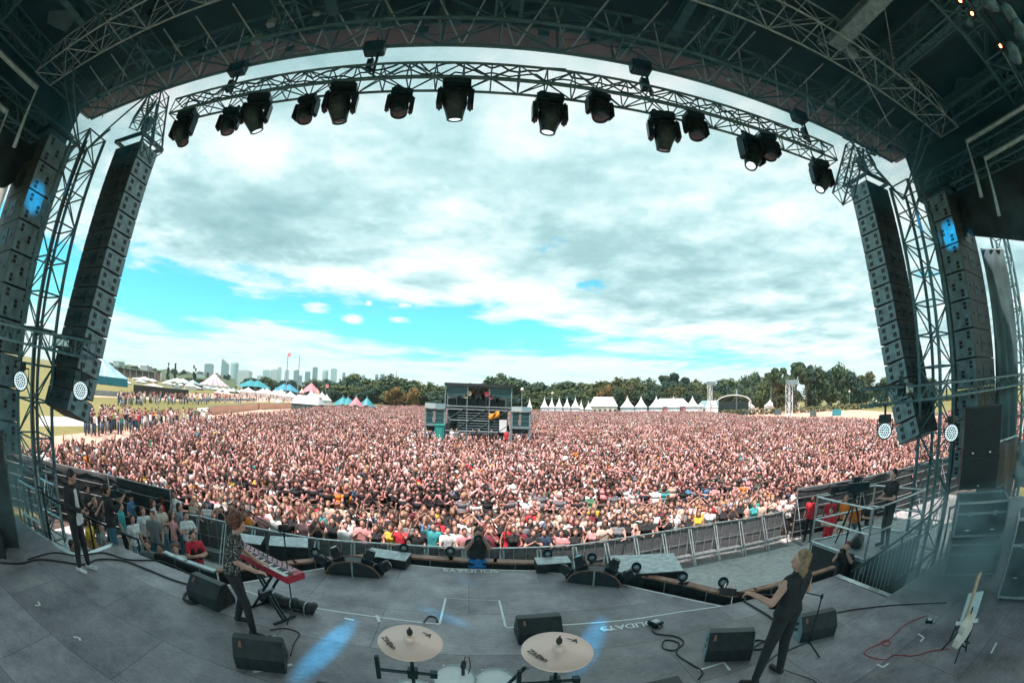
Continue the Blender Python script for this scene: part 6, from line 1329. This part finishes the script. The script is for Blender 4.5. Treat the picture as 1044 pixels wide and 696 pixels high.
def facade(name,c,frame):
    m,nt,b=newmat(name); L=nt.links; tc=N(nt,'ShaderNodeTexCoord'); br=N(nt,'ShaderNodeTexBrick'); mp=N(nt,'ShaderNodeMapping'); mp.inputs['Rotation'].default_value=(R(90),0,0); L.new(tc.outputs['Object'],mp.inputs[0]); L.new(mp.outputs[0],br.inputs['Vector']); br.offset=0
    br.inputs['Scale'].default_value=1; br.inputs['Brick Width'].default_value=6; br.inputs['Row Height'].default_value=7; br.inputs['Mortar Size'].default_value=.9; br.inputs['Color1'].default_value=(*c,1); br.inputs['Color2'].default_value=(*[k*.7 for k in c],1); br.inputs['Mortar'].default_value=(*frame,1)
    L.new(br.outputs['Color'],b.inputs['Base Color']); b.inputs['Roughness'].default_value=.3; MATS[name]=m
facade('tower_glass',(.04,.16,.19),(.10,.24,.26)); facade('tower_glass_pale',(.16,.38,.42),(.34,.50,.52)); facade('tower_concrete',(.22,.34,.36),(.45,.54,.54))
for x0,x1,pb,pt,y,kind,m_,l in SK:
    a=yp(x0,pb,y); c=yp(x1,pb,y); tp=yp((x0+x1)/2,pt,y).z; w=(Vector((c.x-a.x,0,c.z-a.z))).length*.80; t=thing('office_tower',((a.x+c.x)/2,y,G-2),R(12),l,'office tower','office towers on the horizon'); H=tp-G+2
    b=MB()
    if kind=='slant': b.extr([(-w/2,0),(w/2,0),(w/2,H*.9),(-w/2,H*.9)],-w/2,0); b.add([(-w/2,-w/2,0),(w/2,-w/2,0),(w/2,w/2,0),(-w/2,w/2,0),(-w/2,-w/2,H),(w/2,-w/2,H*.80),(w/2,w/2,H*.80),(-w/2,w/2,H)],[(3,2,1,0),(4,5,6,7),(0,1,5,4),(1,2,6,5),(2,3,7,6),(3,0,4,7)]); b.v=b.v[8:]; b.f=b.f[6:]; b.f=[tuple(i-8 for i in f) for f in b.f]; b.m=b.m[6:]
    elif kind=='round': b.lathe([(w*.52,0),(w*.55,H*.9),(w*.45,H*.97),(w*.25,H)],(0,0,0),16)
    else: b.box((0,0,H/2),(w,w,H)); 
    b.build('tower_shaft',m_,t)
    if kind=='flat': b=MB(); b.box((w*.1,0,H+2.2),(w*.5,w*.5,4)); b.build('roof_plant','tower_concrete',t)
# tents --------------------------------------------------------------
def pagoda(px,pb,pt,y,wpx,label,m='tent_white',wall=None,group=None,n=4):
    p=yp(px,pb,y); h=max(2,yp(px,pt,y).z-G); w=wpx/449*math.hypot(p.x,p.y)*1.05; t=thing('tent',(p.x,p.y,G),rg.uniform(-.1,.1)-math.atan2(p.x,p.y),label,'tent',group); hw=w/2; ez=h*.42
    b=MB(); L_=8; rings=[]
    for k in range(L_+1):
        u=k/L_; r=hw*(1-u)**1.7+.02; z=ez+(h-ez)*u; rings.append([(r*a,r*c,z) for a,c in((-1,-1),(1,-1),(1,1),(-1,1))])
    vs=[v for r in rings for v in r]; b.add(vs,[(k*4+i,k*4+(i+1)%4,(k+1)*4+(i+1)%4,(k+1)*4+i) for k in range(L_) for i in range(4)]); b.build('canopy',m,t)
    b=MB(); b.box((0,.05*hw,ez/2-.05),(w*.97,w*.9,ez-.1)); b.build('wall',wall or m,t); b=MB(); b.cyl((0,0,h*.97),(0,0,h*1.06),.06); b.build('finial','scaffold',t)
    for a in(-1,1): b=MB(); b.cyl((a*hw*.98,-hw*.98,0),(a*hw*.98,-hw*.98,ez),.08,n=6); b.build('leg','scaffold',t)
    return t
for i,(px,pt,w) in enumerate(((540,405,5),(555,404,7),(562.5,404,6),(570,404,7),(578,404,7),(586.5,404,8),(592.5,407,5),(600,408,7),(639.5,403,13),(653.5,403,12),(669,403,13),(686.5,403,12),(706,403,13),(722,406.5,6),(729,406,6))):
    pagoda(px,412,pt,150,w,'white pointed tent in the row behind the crowd, '+['small lone one beside the tower','first of the close five','second of the close five','middle of the close five','fourth of the close five','last of the close five','low one after the close five','low one next to the marquee','tall one right of the long marquee','second tall one from the marquee','tall one left of the pink banner','tall one right of the pink banner','last tall one','small one left of the arched stage','small one touching the arched stage'][i],group='white pointed tents behind the crowd')
def ridge(px0,px1,pb,pt,y,label,m='tent_white',wall='tent_white',name='marquee',dep=.5):
    a=yp(px0,pb,y); c=yp(px1,pb,y); h=yp((px0+px1)/2,pt,y).z-G; d=c-a; L_=Vector((d.x,d.y,0)).length; t=thing(name,(a.x,a.y,G),math.atan2(d.y,d.x),label,'tent'); D=L_*dep; e=h*.5
    b=MB(); b.add([(0,0,e),(L_,0,e),(L_,D,e),(0,D,e),(L_*.12,D/2,h),(L_*.88,D/2,h)],[(0,1,5,4),(2,3,4,5),(1,2,5),(3,0,4),(3,2,1,0)]); b.build('canopy',m,t); b=MB(); b.box((L_/2,D/2,e/2-.03),(L_*.96,D*.9,e-.1)); b.build('wall',wall,t)
    b=MB(); [b.box((L_*(k+.5)/5,.03*D,e*.42),(L_*.09,.3,e*.6)) for k in range(5)]; each(b,'doorway','sign_grey',t); return t
ridge(604,630,412,404.5,150,'long white marquee with a cream wall in the tent row',wall='canvas_cream')
ridge(672,704,413,406,158,'flat white tent behind the tall pointed ones, with the pink banner',wall='tent_pink')
ridge(716,737,413,408,160,'low pale glazed tent left of the arched stage',m='tower_concrete')
# arched stage
p=yp(748,413,150); t=thing('small_stage',(p.x,p.y,G),-math.atan2(p.x,p.y),'small festival stage with a pale arched roof before the pines','stage'); hh=yp(748,403,150).z-G; w=7.3
b=MB(); n=12; arc=[(w*math.cos(math.pi*k/n),hh*.55+hh*.45*math.sin(math.pi*k/n)) for k in range(n+1)]
b.add([(x,-3,z) for x,z in arc]+[(x,4,z) for x,z in arc],[(k,k+1,n+2+k,n+1+k) for k in range(n)]); o=b.build('arched_roof','tent_white',t,True); md=o.modifiers.new('s','SOLIDIFY'); md.thickness=.3
b=MB(); b.box((0,0,.5),(2*w,6,1)); b.build('deck','hoarding_black',t); b=MB(); b.box((0,2.8,hh*.35),(2*w*.9,.3,hh*.6)); b.build('back_wall','sign_grey',t)
for s in(-1,1): b=MB(); b.box((s*w*.95,-2.8,hh*.3),(.5,.5,hh*.6)); b.build('leg','scaffold',t)
for i,(px,w_,pt) in enumerate(((764,10,408),(785,12,406.5),(803,8,407.5),(871,7,403.5),(855,4,408.5),(845,5,408.5),(835,5,408.5),(824,6,408.5),(813,5,408.5),(880,5,408),(893,6,408.5))):
    pagoda(px,413,pt,165,w_,'small white tent before the trees, '+['left of the white lodge','just left of the low brown tree','right of the low brown tree','with a high gable near the array','tiny, left of the gabled one','tiny, fifth in the hedge row','tiny, middle of the hedge row','tiny, second in the hedge row','tiny, first in the hedge row','tiny, beside the array edge','tiny, past the array edge'][i],group='small white tents before the trees')
# hedge
a=yp(735,415,130); c=yp(985,420,80); b=MB(); d=c-a; n=90
for i in range(2600):
    u=rg.random(); p=a+d*u; q=Vector((p.x+rg.gauss(0,.5),p.y+rg.gauss(0,.6),G+rg.uniform(.05,2.0))); s=.45; t1=Vector((rg.gauss(0,1),rg.gauss(0,1),rg.gauss(0,1))).normalized(); t2=t1.orthogonal().normalized(); b.add([q+t1*s,q+t2*s,q-t1*s,q-t2*s],[(0,1,2,3)])
o=b.build('hedge','leaf_olive'); tag(o,'long low clipped hedge before the far trees','hedge')
# circus tents and small structures on the left side
def circus(px,pb,pt,y,wpx,label,ma,mb_,peaks=1,n=16):
    p=yp(px,pb,y); h=max(3,yp(px,pt,y).z-G); w=wpx/449*math.hypot(p.x,p.y)*1.0; t=thing('circus_tent',(p.x,p.y,G),0,label,'tent'); r=w/2; N_=n*2; e=h*.30
    for which,mm in((0,ma),(1,mb_)):
        b=MB(); prof_=[(1.0,e),(.72,e+(h-e)*.22),(.45,e+(h-e)*.50),(.22,e+(h-e)*.80),(.14,h*.97),(.02,h)]
        for k in range(N_):
            if k%2!=which and ma!=mb_: continue
            if ma==mb_ and which: continue
            a0,a1=2*math.pi*k/N_,2*math.pi*(k+1)/N_; vs=[]
            for q,z in prof_: vs+=[(r*q*math.cos(a0),r*q*math.sin(a0),z),(r*q*math.cos(a1),r*q*math.sin(a1),z)]
            b.add(vs,[(2*i,2*i+1,2*i+3,2*i+2) for i in range(len(prof_)-1)])
        if b.f: b.build('canopy',mm,t)
    b=MB(); b.lathe([(r*.97,0),(r*.97,e)],(0,0,0),24); b.build('wall',mb_,t)
    for k in range(peaks): b=MB(); xx=(k-(peaks-1)/2)*r*.5; b.cyl((xx,0,e),(xx,0,h*1.15),.12,n=6); b.build('mast','scaffold',t)
    return t
circus(218,399,381.5,240,33,'big pink and white striped circus tent','tent_pink','tent_white',2)
def chapiteau(px,pb,pt,y,wpx,m,label,k=2):
    p=yp(px,pb,y); h=yp(px,pt,y).z-G; w=1.35*wpx/449*math.hypot(p.x,p.y); t=thing('peaked_tent',(p.x,p.y,G),-math.atan2(p.x,p.y),label,'tent'); b=MB(); nx,ny=28,14; pk=[(-.22,0),(.22,0)] if k==2 else [(0,0)]
    g=[]
    for i in range(nx+1):
        for j in range(ny+1):
            x,y_=(i/nx-.5)*2,(j/ny-.5)*2; z=max([max(0,1-math.hypot((x-a)*1.15,(y_-c)*.9)/1.05)**.95 for a,c in pk]); g.append((x*w/2,y_*w*.35,h*(.45+.55*z)))
    b.add(g,[(i*(ny+1)+j,(i+1)*(ny+1)+j,(i+1)*(ny+1)+j+1,i*(ny+1)+j+1) for i in range(nx) for j in range(ny)]); b.build('canopy',m,t); b=MB()
    b.box((0,0,h*.17),(w*.9,w*.62,h*.33)); b.build('wall','sign_grey',t)
    for a,c in pk: b=MB(); b.cyl((a*w/2,0,0),(a*w/2,0,h*1.1),.15,n=6); b.build('mast','scaffold',t)
chapiteau(259,398,387,230,25,'tent_teal','teal double peaked tent with a dark opening'); chapiteau(292,400,391,215,19,'tent_blue','bright blue low tent between the two masts'); chapiteau(317,402,390,205,17,'tent_pink','deep pink low tent right of the second mast',1)
chapiteau(183,399,385.5,230,20,'tent_white','white double humped tent beside the striped circus tent')
chapiteau(196,400,387,225,16,'tower_concrete','pale blue domed tent left of the striped circus tent',1)
# blue and white big top beside the array
p=yp(103,399,105); h=yp(100,360,105).z-G; t=thing('big_top',(p.x,p.y,G),-math.atan2(p.x,p.y)+.3,'tall pale blue big top with a deep teal wall beside the long array','tent'); w=8.6; e=h*.27
b=MB(); Ln=9
for k in range(Ln+1):
    u=k/Ln; r=w*(1-u)**1.25+.05; z=e+(h-e)*u; b.v+=[(r*a-u*1.2,r*c,z) for a,c in((-1,-1),(1,-1),(1,1),(-1,1))]
for k in range(Ln):
    for i in range(4): b.f.append((k*4+i,k*4+(i+1)%4,(k+1)*4+(i+1)%4,(k+1)*4+i)); b.m.append(0)
b.build('canopy',mat('bigtop_blue',(.30,.50,.60),.5,0,.25,.3),t); b=MB(); b.box((0,0,e/2),(w*1.97,w*1.97,e)); b.build('wall','tent_wall',t)
b=MB(); b.tube([(-w*.15+(-.6)*k/10+.9*math.sin(k*.33),-w*(1-.09*k)**1.25*1.01-.05,e+(h-e)*.09*k) for k in range(10)],.35,6); b.build('white_swirl','tent_white',t); b=MB(); b.cyl((-1.2,0,h*.9),(-1.2,0,h*1.06),.1); b.build('mast','scaffold',t)
lab_w=['white pointed tent by the big top','white pointed tent left of the pink canopy','broad cream pointed tent above the black hoarding','small white tent above the hoarding end','white tent beside the pale dome','small white tent below the striped tent','cream pointed tent before the striped tent','white tent under the teal one','white tent before the teal one','white tent left of the bright blue one','white awning under the bright blue tent','white tent below the deep pink one','low white tent at the far end of the row','small white gazebo by the path','white tent between big top and grandstand','pale tent roof below the grandstand']
for i,(px,pt,w_,y) in enumerate(((129,391,9,130),(143,388,12,175),(156,390,20,135),(170,387,12,190),(194,388,12,180),(223,397,10,150),(230.5,396.5,11,140),(253,394,18,190),(272,395,20,185),(286,396,14,180),(296,398,16,170),(318,398,14,165),(333,401,10,160),(283,405,5,120),(122,387,10,170),(147,383.5,26,215))):
    pagoda(px,404 if y<170 else 401,pt,y,w_,lab_w[i],'canvas_cream' if i in (2,6) else 'tent_white','tent_pink' if i in(2,5) else None,'white tents along the far side of the field')
for i in range(44):
    px=rg.uniform(118,338); y=rg.uniform(170,300); pb=401+2.5*(300-y)/130; wp=rg.uniform(5,13)*(1.2 if y<210 else .9); big=rg.random()<.3
    pagoda(px,pb,pb-rg.uniform(4,8.5),y,wp,'%s fairground tent among the many, %s'%(rg.choice(['small white','low pale','small white topped']),'below the grandstand' if px<175 else 'left of the striped circus tent' if px<212 else 'between the striped and the teal tents' if px<255 else 'around the two masts' if px<310 else 'at the far end by the wood'),rg.choice(['tent_white','tent_white','canvas_cream','tower_concrete']),rg.choice([None,'tent_pink','sign_grey','tent_white']),group='small fairground tents scattered beyond the grass')
# long hoarding, rails and banners
def hoard(px0,py0,px1,py1,hgt,m,label,cat='hoarding',name='hoarding'):
    a,c=gp(px0,py0,G),gp(px1,py1,G); d=c-a; t=thing(name,a,math.atan2(d.y,d.x),label,cat); L_=d.length; b=MB(); b.box((L_/2,0,hgt/2),(L_,.12,hgt)); b.build('panel',m,t); b=MB(); b.cyl((0,0,hgt+.03),(L_,0,hgt+.03),.05,n=6); b.build('top_rail','scaffold',t)
    for k in range(max(2,int(L_/9))+1): b=MB(); b.cyl((L_*k/max(2,int(L_/9)),.1,0),(L_*k/max(2,int(L_/9)),.1,hgt),.05,n=6); b.build('post','scaffold',t)
hoard(136,403,192,407.5,2.4,'hoarding_black','long black hoarding along the far side of the grass'); hoard(92,402.5,136,405,.9,'scaffold','low grey rail before the big top'); hoard(192,409,262,408.5,.7,'scaffold','low white rail along the far side of the grass')
hoard(213,423,265,417,1.3,'sand_track','low pink brown banner fence along the sand track','fence','banner_fence'); hoard(265,417.5,322,415,1.3,'sand_track','pink brown banner fence near the low canopy','fence','banner_fence')
for px,pb,pt,w_,l in ((312,414,403,30,'large white open sided canopy near the path'),): ridge(px-16,px+12,pb,pt,95,l,dep=.7,wall='sign_grey')
chapiteau(352,413.5,404.5,110,18,'tent_teal','striped teal and white stand tent at the crowd edge'); chapiteau(374,413.5,405,112,14,'tent_teal','teal tent end beside the crowd edge',1); chapiteau(363,413.5,404,108,12,'tent_pink','pink and white stand between the teal tents',1)
# masts
def mast(px,pb,pt,y,r,label,head=None,name='mast',m='scaffold'):
    p=yp(px,pb,y); h=yp(px,pt,y).z-G; t=thing(name,(p.x,p.y,G),0,label,'mast'); b=MB(); b.cyl((0,0,0),(0,0,h),r,r*.6,8); b.build('pole',m,t)
    if head=='flood': 
        b=MB(); b.box((0,0,h),(3.0,.4,1.2)); b.build('lamp_frame','scaffold',t)
        for k in(-1,0,1): b=MB(); b.bbox((k*.9,-.3,h),(.7,.4,.7),.08); b.build('floodlight','aluminium',t)
    elif head=='ball': b=MB(); b.ell((0,0,h),(.42,.42,.5)); b.build('balloon_lamp','canvas_cream',t,True)
    elif head=='lattice':
        b=MB(); b.truss((0,0,0),(0,0,h),1.2,1.2,.1,.06,1.6,up=(0,1,0)); b.build('lattice','tent_white',t); b=MB(); b.box((0,-.3,h+.3),(3.6,.6,1.2)); b.build('lamp_frame','scaffold',t)
    elif head: b=MB(); b.box((.7,0,h*.97),(1.5,.2,1.6)); b.build('flag',head,t)
    return t
mast(291.5,400,360,190,.28,'tall thin mast with a small red flag, first of the two','tent_pink'); mast(303.5,400,362,190,.28,'tall thin mast, second of the two, without a flag',None); mast(404,388,376,1500,1.5,'thin distant aerial rising above the wood')
mast(532,411,397,110,.12,'lamp pole just right of the front of house tower','ball'); mast(724.5,412,391.5,135,.1,'white lattice floodlight tower behind the tent row','lattice'); mast(751,410,396.5,150,.5,'short white pillar behind the arched stage',None); mast(563,408,401,150,.12,'small lamp above the close five tents','ball')
mast(806,419,391,80,.1,'white lattice floodlight tower in front of the hedge','lattice'); mast(786,412,383,140,.15,'thin grey pole left of the floodlight tower',None); mast(809.5,412,384,140,.15,'thin grey pole behind the floodlight tower',None); mast(866,413,399,110,.12,'glowing ball lamp pole near the long array','ball'); mast(181,405,394,110,.15,'thin grey rail post with a crossbar by the hoarding','flood')
mast(127,404,377,160,.2,'white pole beside the big top',None); mast(332,400,393,200,.2,'small mast with a red ball left of the wood','tent_pink')
# front of house tower
Yf=40; a=yp(453,446,Yf); c=yp(520.5,446,Yf); zb=yp(486,446,Yf).z; H=yp(486,393.5,Yf).z-zb; Wd=c.x-a.x; t=thing('mixing_tower',(a.x,a.y,zb),math.atan2(yp(520.5,446,Yf).y-a.y,Wd),'scaffold mixing tower with lamps and an orange banner in the middle of the crowd','tower'); D=4
for x in (0,Wd*.333,Wd*.667,Wd):
    for y in (0,D): b=MB(); b.cyl((x,y,G-zb),(x,y,H),.05,n=6); b.build('standard','scaffold',t)
for z in (.12,.33,.54,.60,.99):
    b=MB(); b.cyl((0,0,H*z),(Wd,0,H*z),.045,n=6); b.cyl((0,D,H*z),(Wd,D,H*z),.045,n=6); each(b,'ledger','scaffold',t)
b=MB(); b.box((Wd/2,D/2,H*.56),(Wd,D,.15)); b.build('deck','hoarding_black',t); b=MB(); b.box((Wd/2,D/2-1,-.95),(Wd,D+2.5,.1)); b.build('lower_deck','hoarding_black',t); b=MB(); b.box((Wd/2,D/2,H+.1),(Wd*1.04,D*1.1,.25)); b.build('roof','hoarding_black',t)
b=MB(); b.box((Wd*.17,.1,H*.90),(Wd*.31,.1,H*.19)); b.build('banner','screen_dark',t); b=MB(); b.box((Wd*.83,.1,H*.90),(Wd*.31,.1,H*.19)); b.build('banner','screen_dark',t); b=MB(); b.box((Wd*.5,D-.2,H*.90),(Wd*.31,.1,H*.14)); b.build('banner','screen_dark',t)
b=MB(); b.box((Wd*.5,D+.1,H*.28),(Wd*.98,.1,H*.5)); b.build('back_sheet','sign_grey',t); b=MB(); b.box((Wd*.5,D+.1,H*.70),(Wd*.98,.1,H*.2)); b.build('back_sheet','stand_pale',t)
for k in range(3):
    for zz in (0,1): b=MB(); b.cyl((Wd*k/3,-.05,H*.3*zz),(Wd*(k+1)/3,-.05,H*.3*(zz+1)),.028,n=6); b.build('brace','sign_grey',t)
for k in range(7): b=MB(); b.bbox((Wd*(.08+.14*k),2.2,H*(.12+.1*(k%3))),(1.0,.8,1.1),.05); b.build('rack','hoarding_black',t)
b=MB(); b.box((Wd*.88,.2,H*.24),(Wd*.11,.5,H*.24)); b.build('white_panel','tent_white',t)
for k in range(6): b=MB(); b.bbox((Wd*(.1+.15*k),.9,H*.60+.35),(.7,.6,.7),.05); b.build('console','hoarding_black',t)
for k in range(9): b=MB(); b.box((Wd*.5,.02,H*(.08+.05*k)),(Wd*.62,.06,.05)); b.build('slat','scaffold',t)
for x in (.31,.36,.62,.68): b=MB(); b.lathe([(.0,-.2),(.16,-.15),(.2,0.1)],(Wd*x,.0,H*(.80+.06*(x in(.36,.62)))),12,Matrix.Rotation(math.pi/2,3,'X')); l=b.build('lamp','tent_pink' if x>.5 else 'canvas_cream',t,True)
b=MB(); n=8
g=[(Wd*.66+Wd*.16*i/n,-.08+.12*math.sin(i*1.2+j),H*.50-(j/4)*H*.12-.15*math.sin(i*.7)) for i in range(n+1) for j in range(5)]; b.add(g,[(i*5+j,(i+1)*5+j,(i+1)*5+j+1,i*5+j+1) for i in range(n) for j in range(4)]); o=b.build('orange_banner','banner_orange',t,True); md=o.modifiers.new('s','SOLIDIFY'); md.thickness=.03
for i,(x,l) in enumerate(((Wd*.12,'white'),(Wd*.19,'grey'),(Wd*.43,'black'),(Wd*.52,'black'),(Wd*.92,'red'),(Wd*.70,'black'))):
    w_=Vector((a.x+x,a.y-1.2,zb-.9)); person(w_,R(180 if i%2 else 150),'person in a %s top at the foot of the mixing tower, %s'%(l,['first','second','middle left','middle right','by the white panel','below the orange banner'][i]),template('stand','short',False,.55,1.0,.034,1.0),'cloth_'+l,'cloth_black','hair_dark','skin','shoe_black',1.0,'people at the foot of the mixing tower')
for i,x in enumerate((.2,.42,.5,.58,.8)): person(Vector((a.x+Wd*x,a.y+1.6,zb+H*.565+.05)),R(180),'technician on the mixing tower deck, %s'%['leftmost','second','in the middle','fourth','rightmost'][i],template('clap','short',False,.55,1.0,.034,1.0),'cloth_black' if i%2 else 'cloth_grey','cloth_black','hair_dark','skin','shoe_black',1.0,'technicians on the mixing tower deck')
def sidescreen(x0,x1,pb,pt,label):
    a=yp(x0,pb,Yf-1.5); c=yp(x1,pb,Yf-1.5); h=yp((x0+x1)/2,pt,Yf-1.5).z-zb; w=c.x-a.x; t=thing('video_screen',(a.x,a.y,zb),0,label,'screen')
    for x in(0,w): b=MB(); b.box((x,0,(h+G-zb)/2),(.16,.4,h-G+zb)); b.build('standard','scaffold',t)
    b=MB(); b.box((w/2,0,h*.93),(w*1.05,.6,h*.14)); b.build('top_box','tower_concrete',t); b=MB(); b.box((w/2,-.02,h*.63),(w*.88,.3,h*.42)); s=b.build('screen_panel','screen_dark',t)
    b=MB()
    for k in range(1,3): b.box((w/2,-.19,h*(.42+.14*k)),(w*.88,.03,.06))
    b.build('seam','sign_grey',s); b=MB(); b.add([(w*(.45+u),-.21,h*(.45+v)) for u,v in((-.06,0),(.05,0),(.09,.12),(.06,.24),(.08,.32),(0,.34),(-.08,.30),(-.04,.2),(-.10,.1))],[tuple(range(9))]); o=b.build('screen_picture',mat('screen_skin',(.35,.30,.28),.4,0,.4,2),s); md=o.modifiers.new('s','SOLIDIFY'); md.thickness=.02
    b=MB(); b.box((w/2,0,h*.38),(w,.5,.2)); b.cyl((0,0,h*.05),(w,0,h*.38),.06); b.build('cross_bar','scaffold',t); b=MB(); b.box((w*.5,.1,h*.27),(w*.85,.3,h*.14)); b.build('speaker_row','hoarding_black',t); return t
sidescreen(433.5,453,446,411,'small video screen in a white topped frame left of the mixing tower'); sidescreen(521,539.5,444,414.5,'small video screen in a white topped frame right of the mixing tower')
c_=yp(448,447,Yf-2); t=thing('teal_cabin',(c_.x,c_.y,zb-.6),0,'small teal cabin at the foot of the left video screen','cabin'); b=MB(); b.box((0,0,.15),(.8,.8,3.1)); b.build('cabin_wall','tent_teal',t); b=MB(); b.box((0,0,1.77),(.9,.9,.12)); b.build('roof','tent_green',t); b=MB(); b.box((0,-.42,.6),(.5,.04,1.8)); b.build('door','tent_green',t)
# extra bits in the field
for px,py,l in ((760,421,'dark signboard standing at the sand track, first'),(709,418,'dark signboard at the crowd edge below the last tall tent'),(793,422,'square dark board in the sand left of the mast'),(829,424,'small framed board at the crowd edge'),(853,423,'teal board lying at the crowd edge')):
    c=gp(px,py+2,G); t=thing('signboard',c,-math.atan2(c.x,c.y),l,'sign'); r_=c.length; w=7/449*r_ if px!=853 else 10/449*r_; b=MB(); b.box((0,0,1.1),(w,.12,1.6)); b.build('board','tent_teal' if px==853 else 'sign_grey',t)
    for s in(-1,1): b=MB(); b.cyl((s*w*.45,0,0),(s*w*.45,0,2.0),.06); b.build('post','scaffold',t)
# ================================================================== STAGE SMOKE
def smoke(c,s,rz,dens,label,seed):
    b=MB(); b.box((0,0,0),(2,2,2)); o=b.build('stage_smoke',None); 
    m=bpy.data.materials.new('smoke'); m.use_nodes=True; nt=m.node_tree; L=nt.links; nt.nodes.clear(); out=N(nt,'ShaderNodeOutputMaterial'); pv=N(nt,'ShaderNodeVolumePrincipled'); L.new(pv.outputs[0],out.inputs['Volume'])
    pv.inputs['Color'].default_value=(.62,.93,.97,1); pv.inputs['Anisotropy'].default_value=.2
    tc=N(nt,'ShaderNodeTexCoord'); ln=N(nt,'ShaderNodeVectorMath',operation='LENGTH'); L.new(tc.outputs['Object'],ln.inputs[0])
    n=N(nt,'ShaderNodeTexNoise'); n.inputs['Scale'].default_value=1.7; n.inputs['Detail'].default_value=3; mp=N(nt,'ShaderNodeMapping'); mp.inputs['Location'].default_value=(seed,0,0); L.new(tc.outputs['Object'],mp.inputs[0]); L.new(mp.outputs[0],n.inputs['Vector'])
    f=N(nt,'ShaderNodeMapRange'); L.new(ln.outputs['Value'],f.inputs[0]); f.inputs[1].default_value=1; f.inputs[2].default_value=.15; f.interpolation_type='SMOOTHSTEP'
    g=N(nt,'ShaderNodeMapRange'); L.new(n.outputs['Fac'],g.inputs[0]); g.inputs[1].default_value=.38; g.inputs[2].default_value=.68
    k=N(nt,'ShaderNodeMath',operation='MULTIPLY'); L.new(f.outputs[0],k.inputs[0]); L.new(g.outputs[0],k.inputs[1]); k2=N(nt,'ShaderNodeMath',operation='MULTIPLY'); L.new(k.outputs[0],k2.inputs[0]); k2.inputs[1].default_value=dens; L.new(k2.outputs[0],pv.inputs['Density'])
    o.data.materials.clear(); o.data.materials.append(m); o.location=c; o.scale=s; o.rotation_euler=(0,0,rz); tag(o,label,'smoke',None,'stuff')
smoke((8.0,2.7,.8),(3.0,2.7,1.15),R(-25),1.7,'pale teal stage smoke drifting between the guitar and the side stack',0)
smoke((-9.2,3.7,1.0),(2.1,1.8,1.7),R(20),1.0,'thin teal smoke in front of the dark stack',3)
# the thin smoke that hangs under the roof, and the air over the whole place
def air(name,lo,hi,dens,col,an,label):
    b=MB(); b.box([(p+q)/2 for p,q in zip(lo,hi)],[q-p for p,q in zip(lo,hi)]); o=b.build(name,None); m=bpy.data.materials.new(name); m.use_nodes=True; nt=m.node_tree; nt.nodes.clear(); out=N(nt,'ShaderNodeOutputMaterial'); pv=N(nt,'ShaderNodeVolumePrincipled'); nt.links.new(pv.outputs[0],out.inputs['Volume'])
    pv.inputs['Color'].default_value=(*col,1); pv.inputs['Density'].default_value=dens; pv.inputs['Anisotropy'].default_value=an; o.data.materials.append(m); return tag(o,label,'smoke' if name!='haze' else 'haze',None,'stuff')
air('roof_smoke',(-13,-4,8.2),(13.4,6.9,11.0),.075,(.22,.85,.95),0,'thin teal smoke hanging in the roof trusses')
air('haze',(-5000,-700,G-1),(5000,5200,260),.00011,(.78,.94,.96),0,'thin pale air over the far field')
S.cycles.volume_step_rate=2.0; S.cycles.volume_max_steps=64
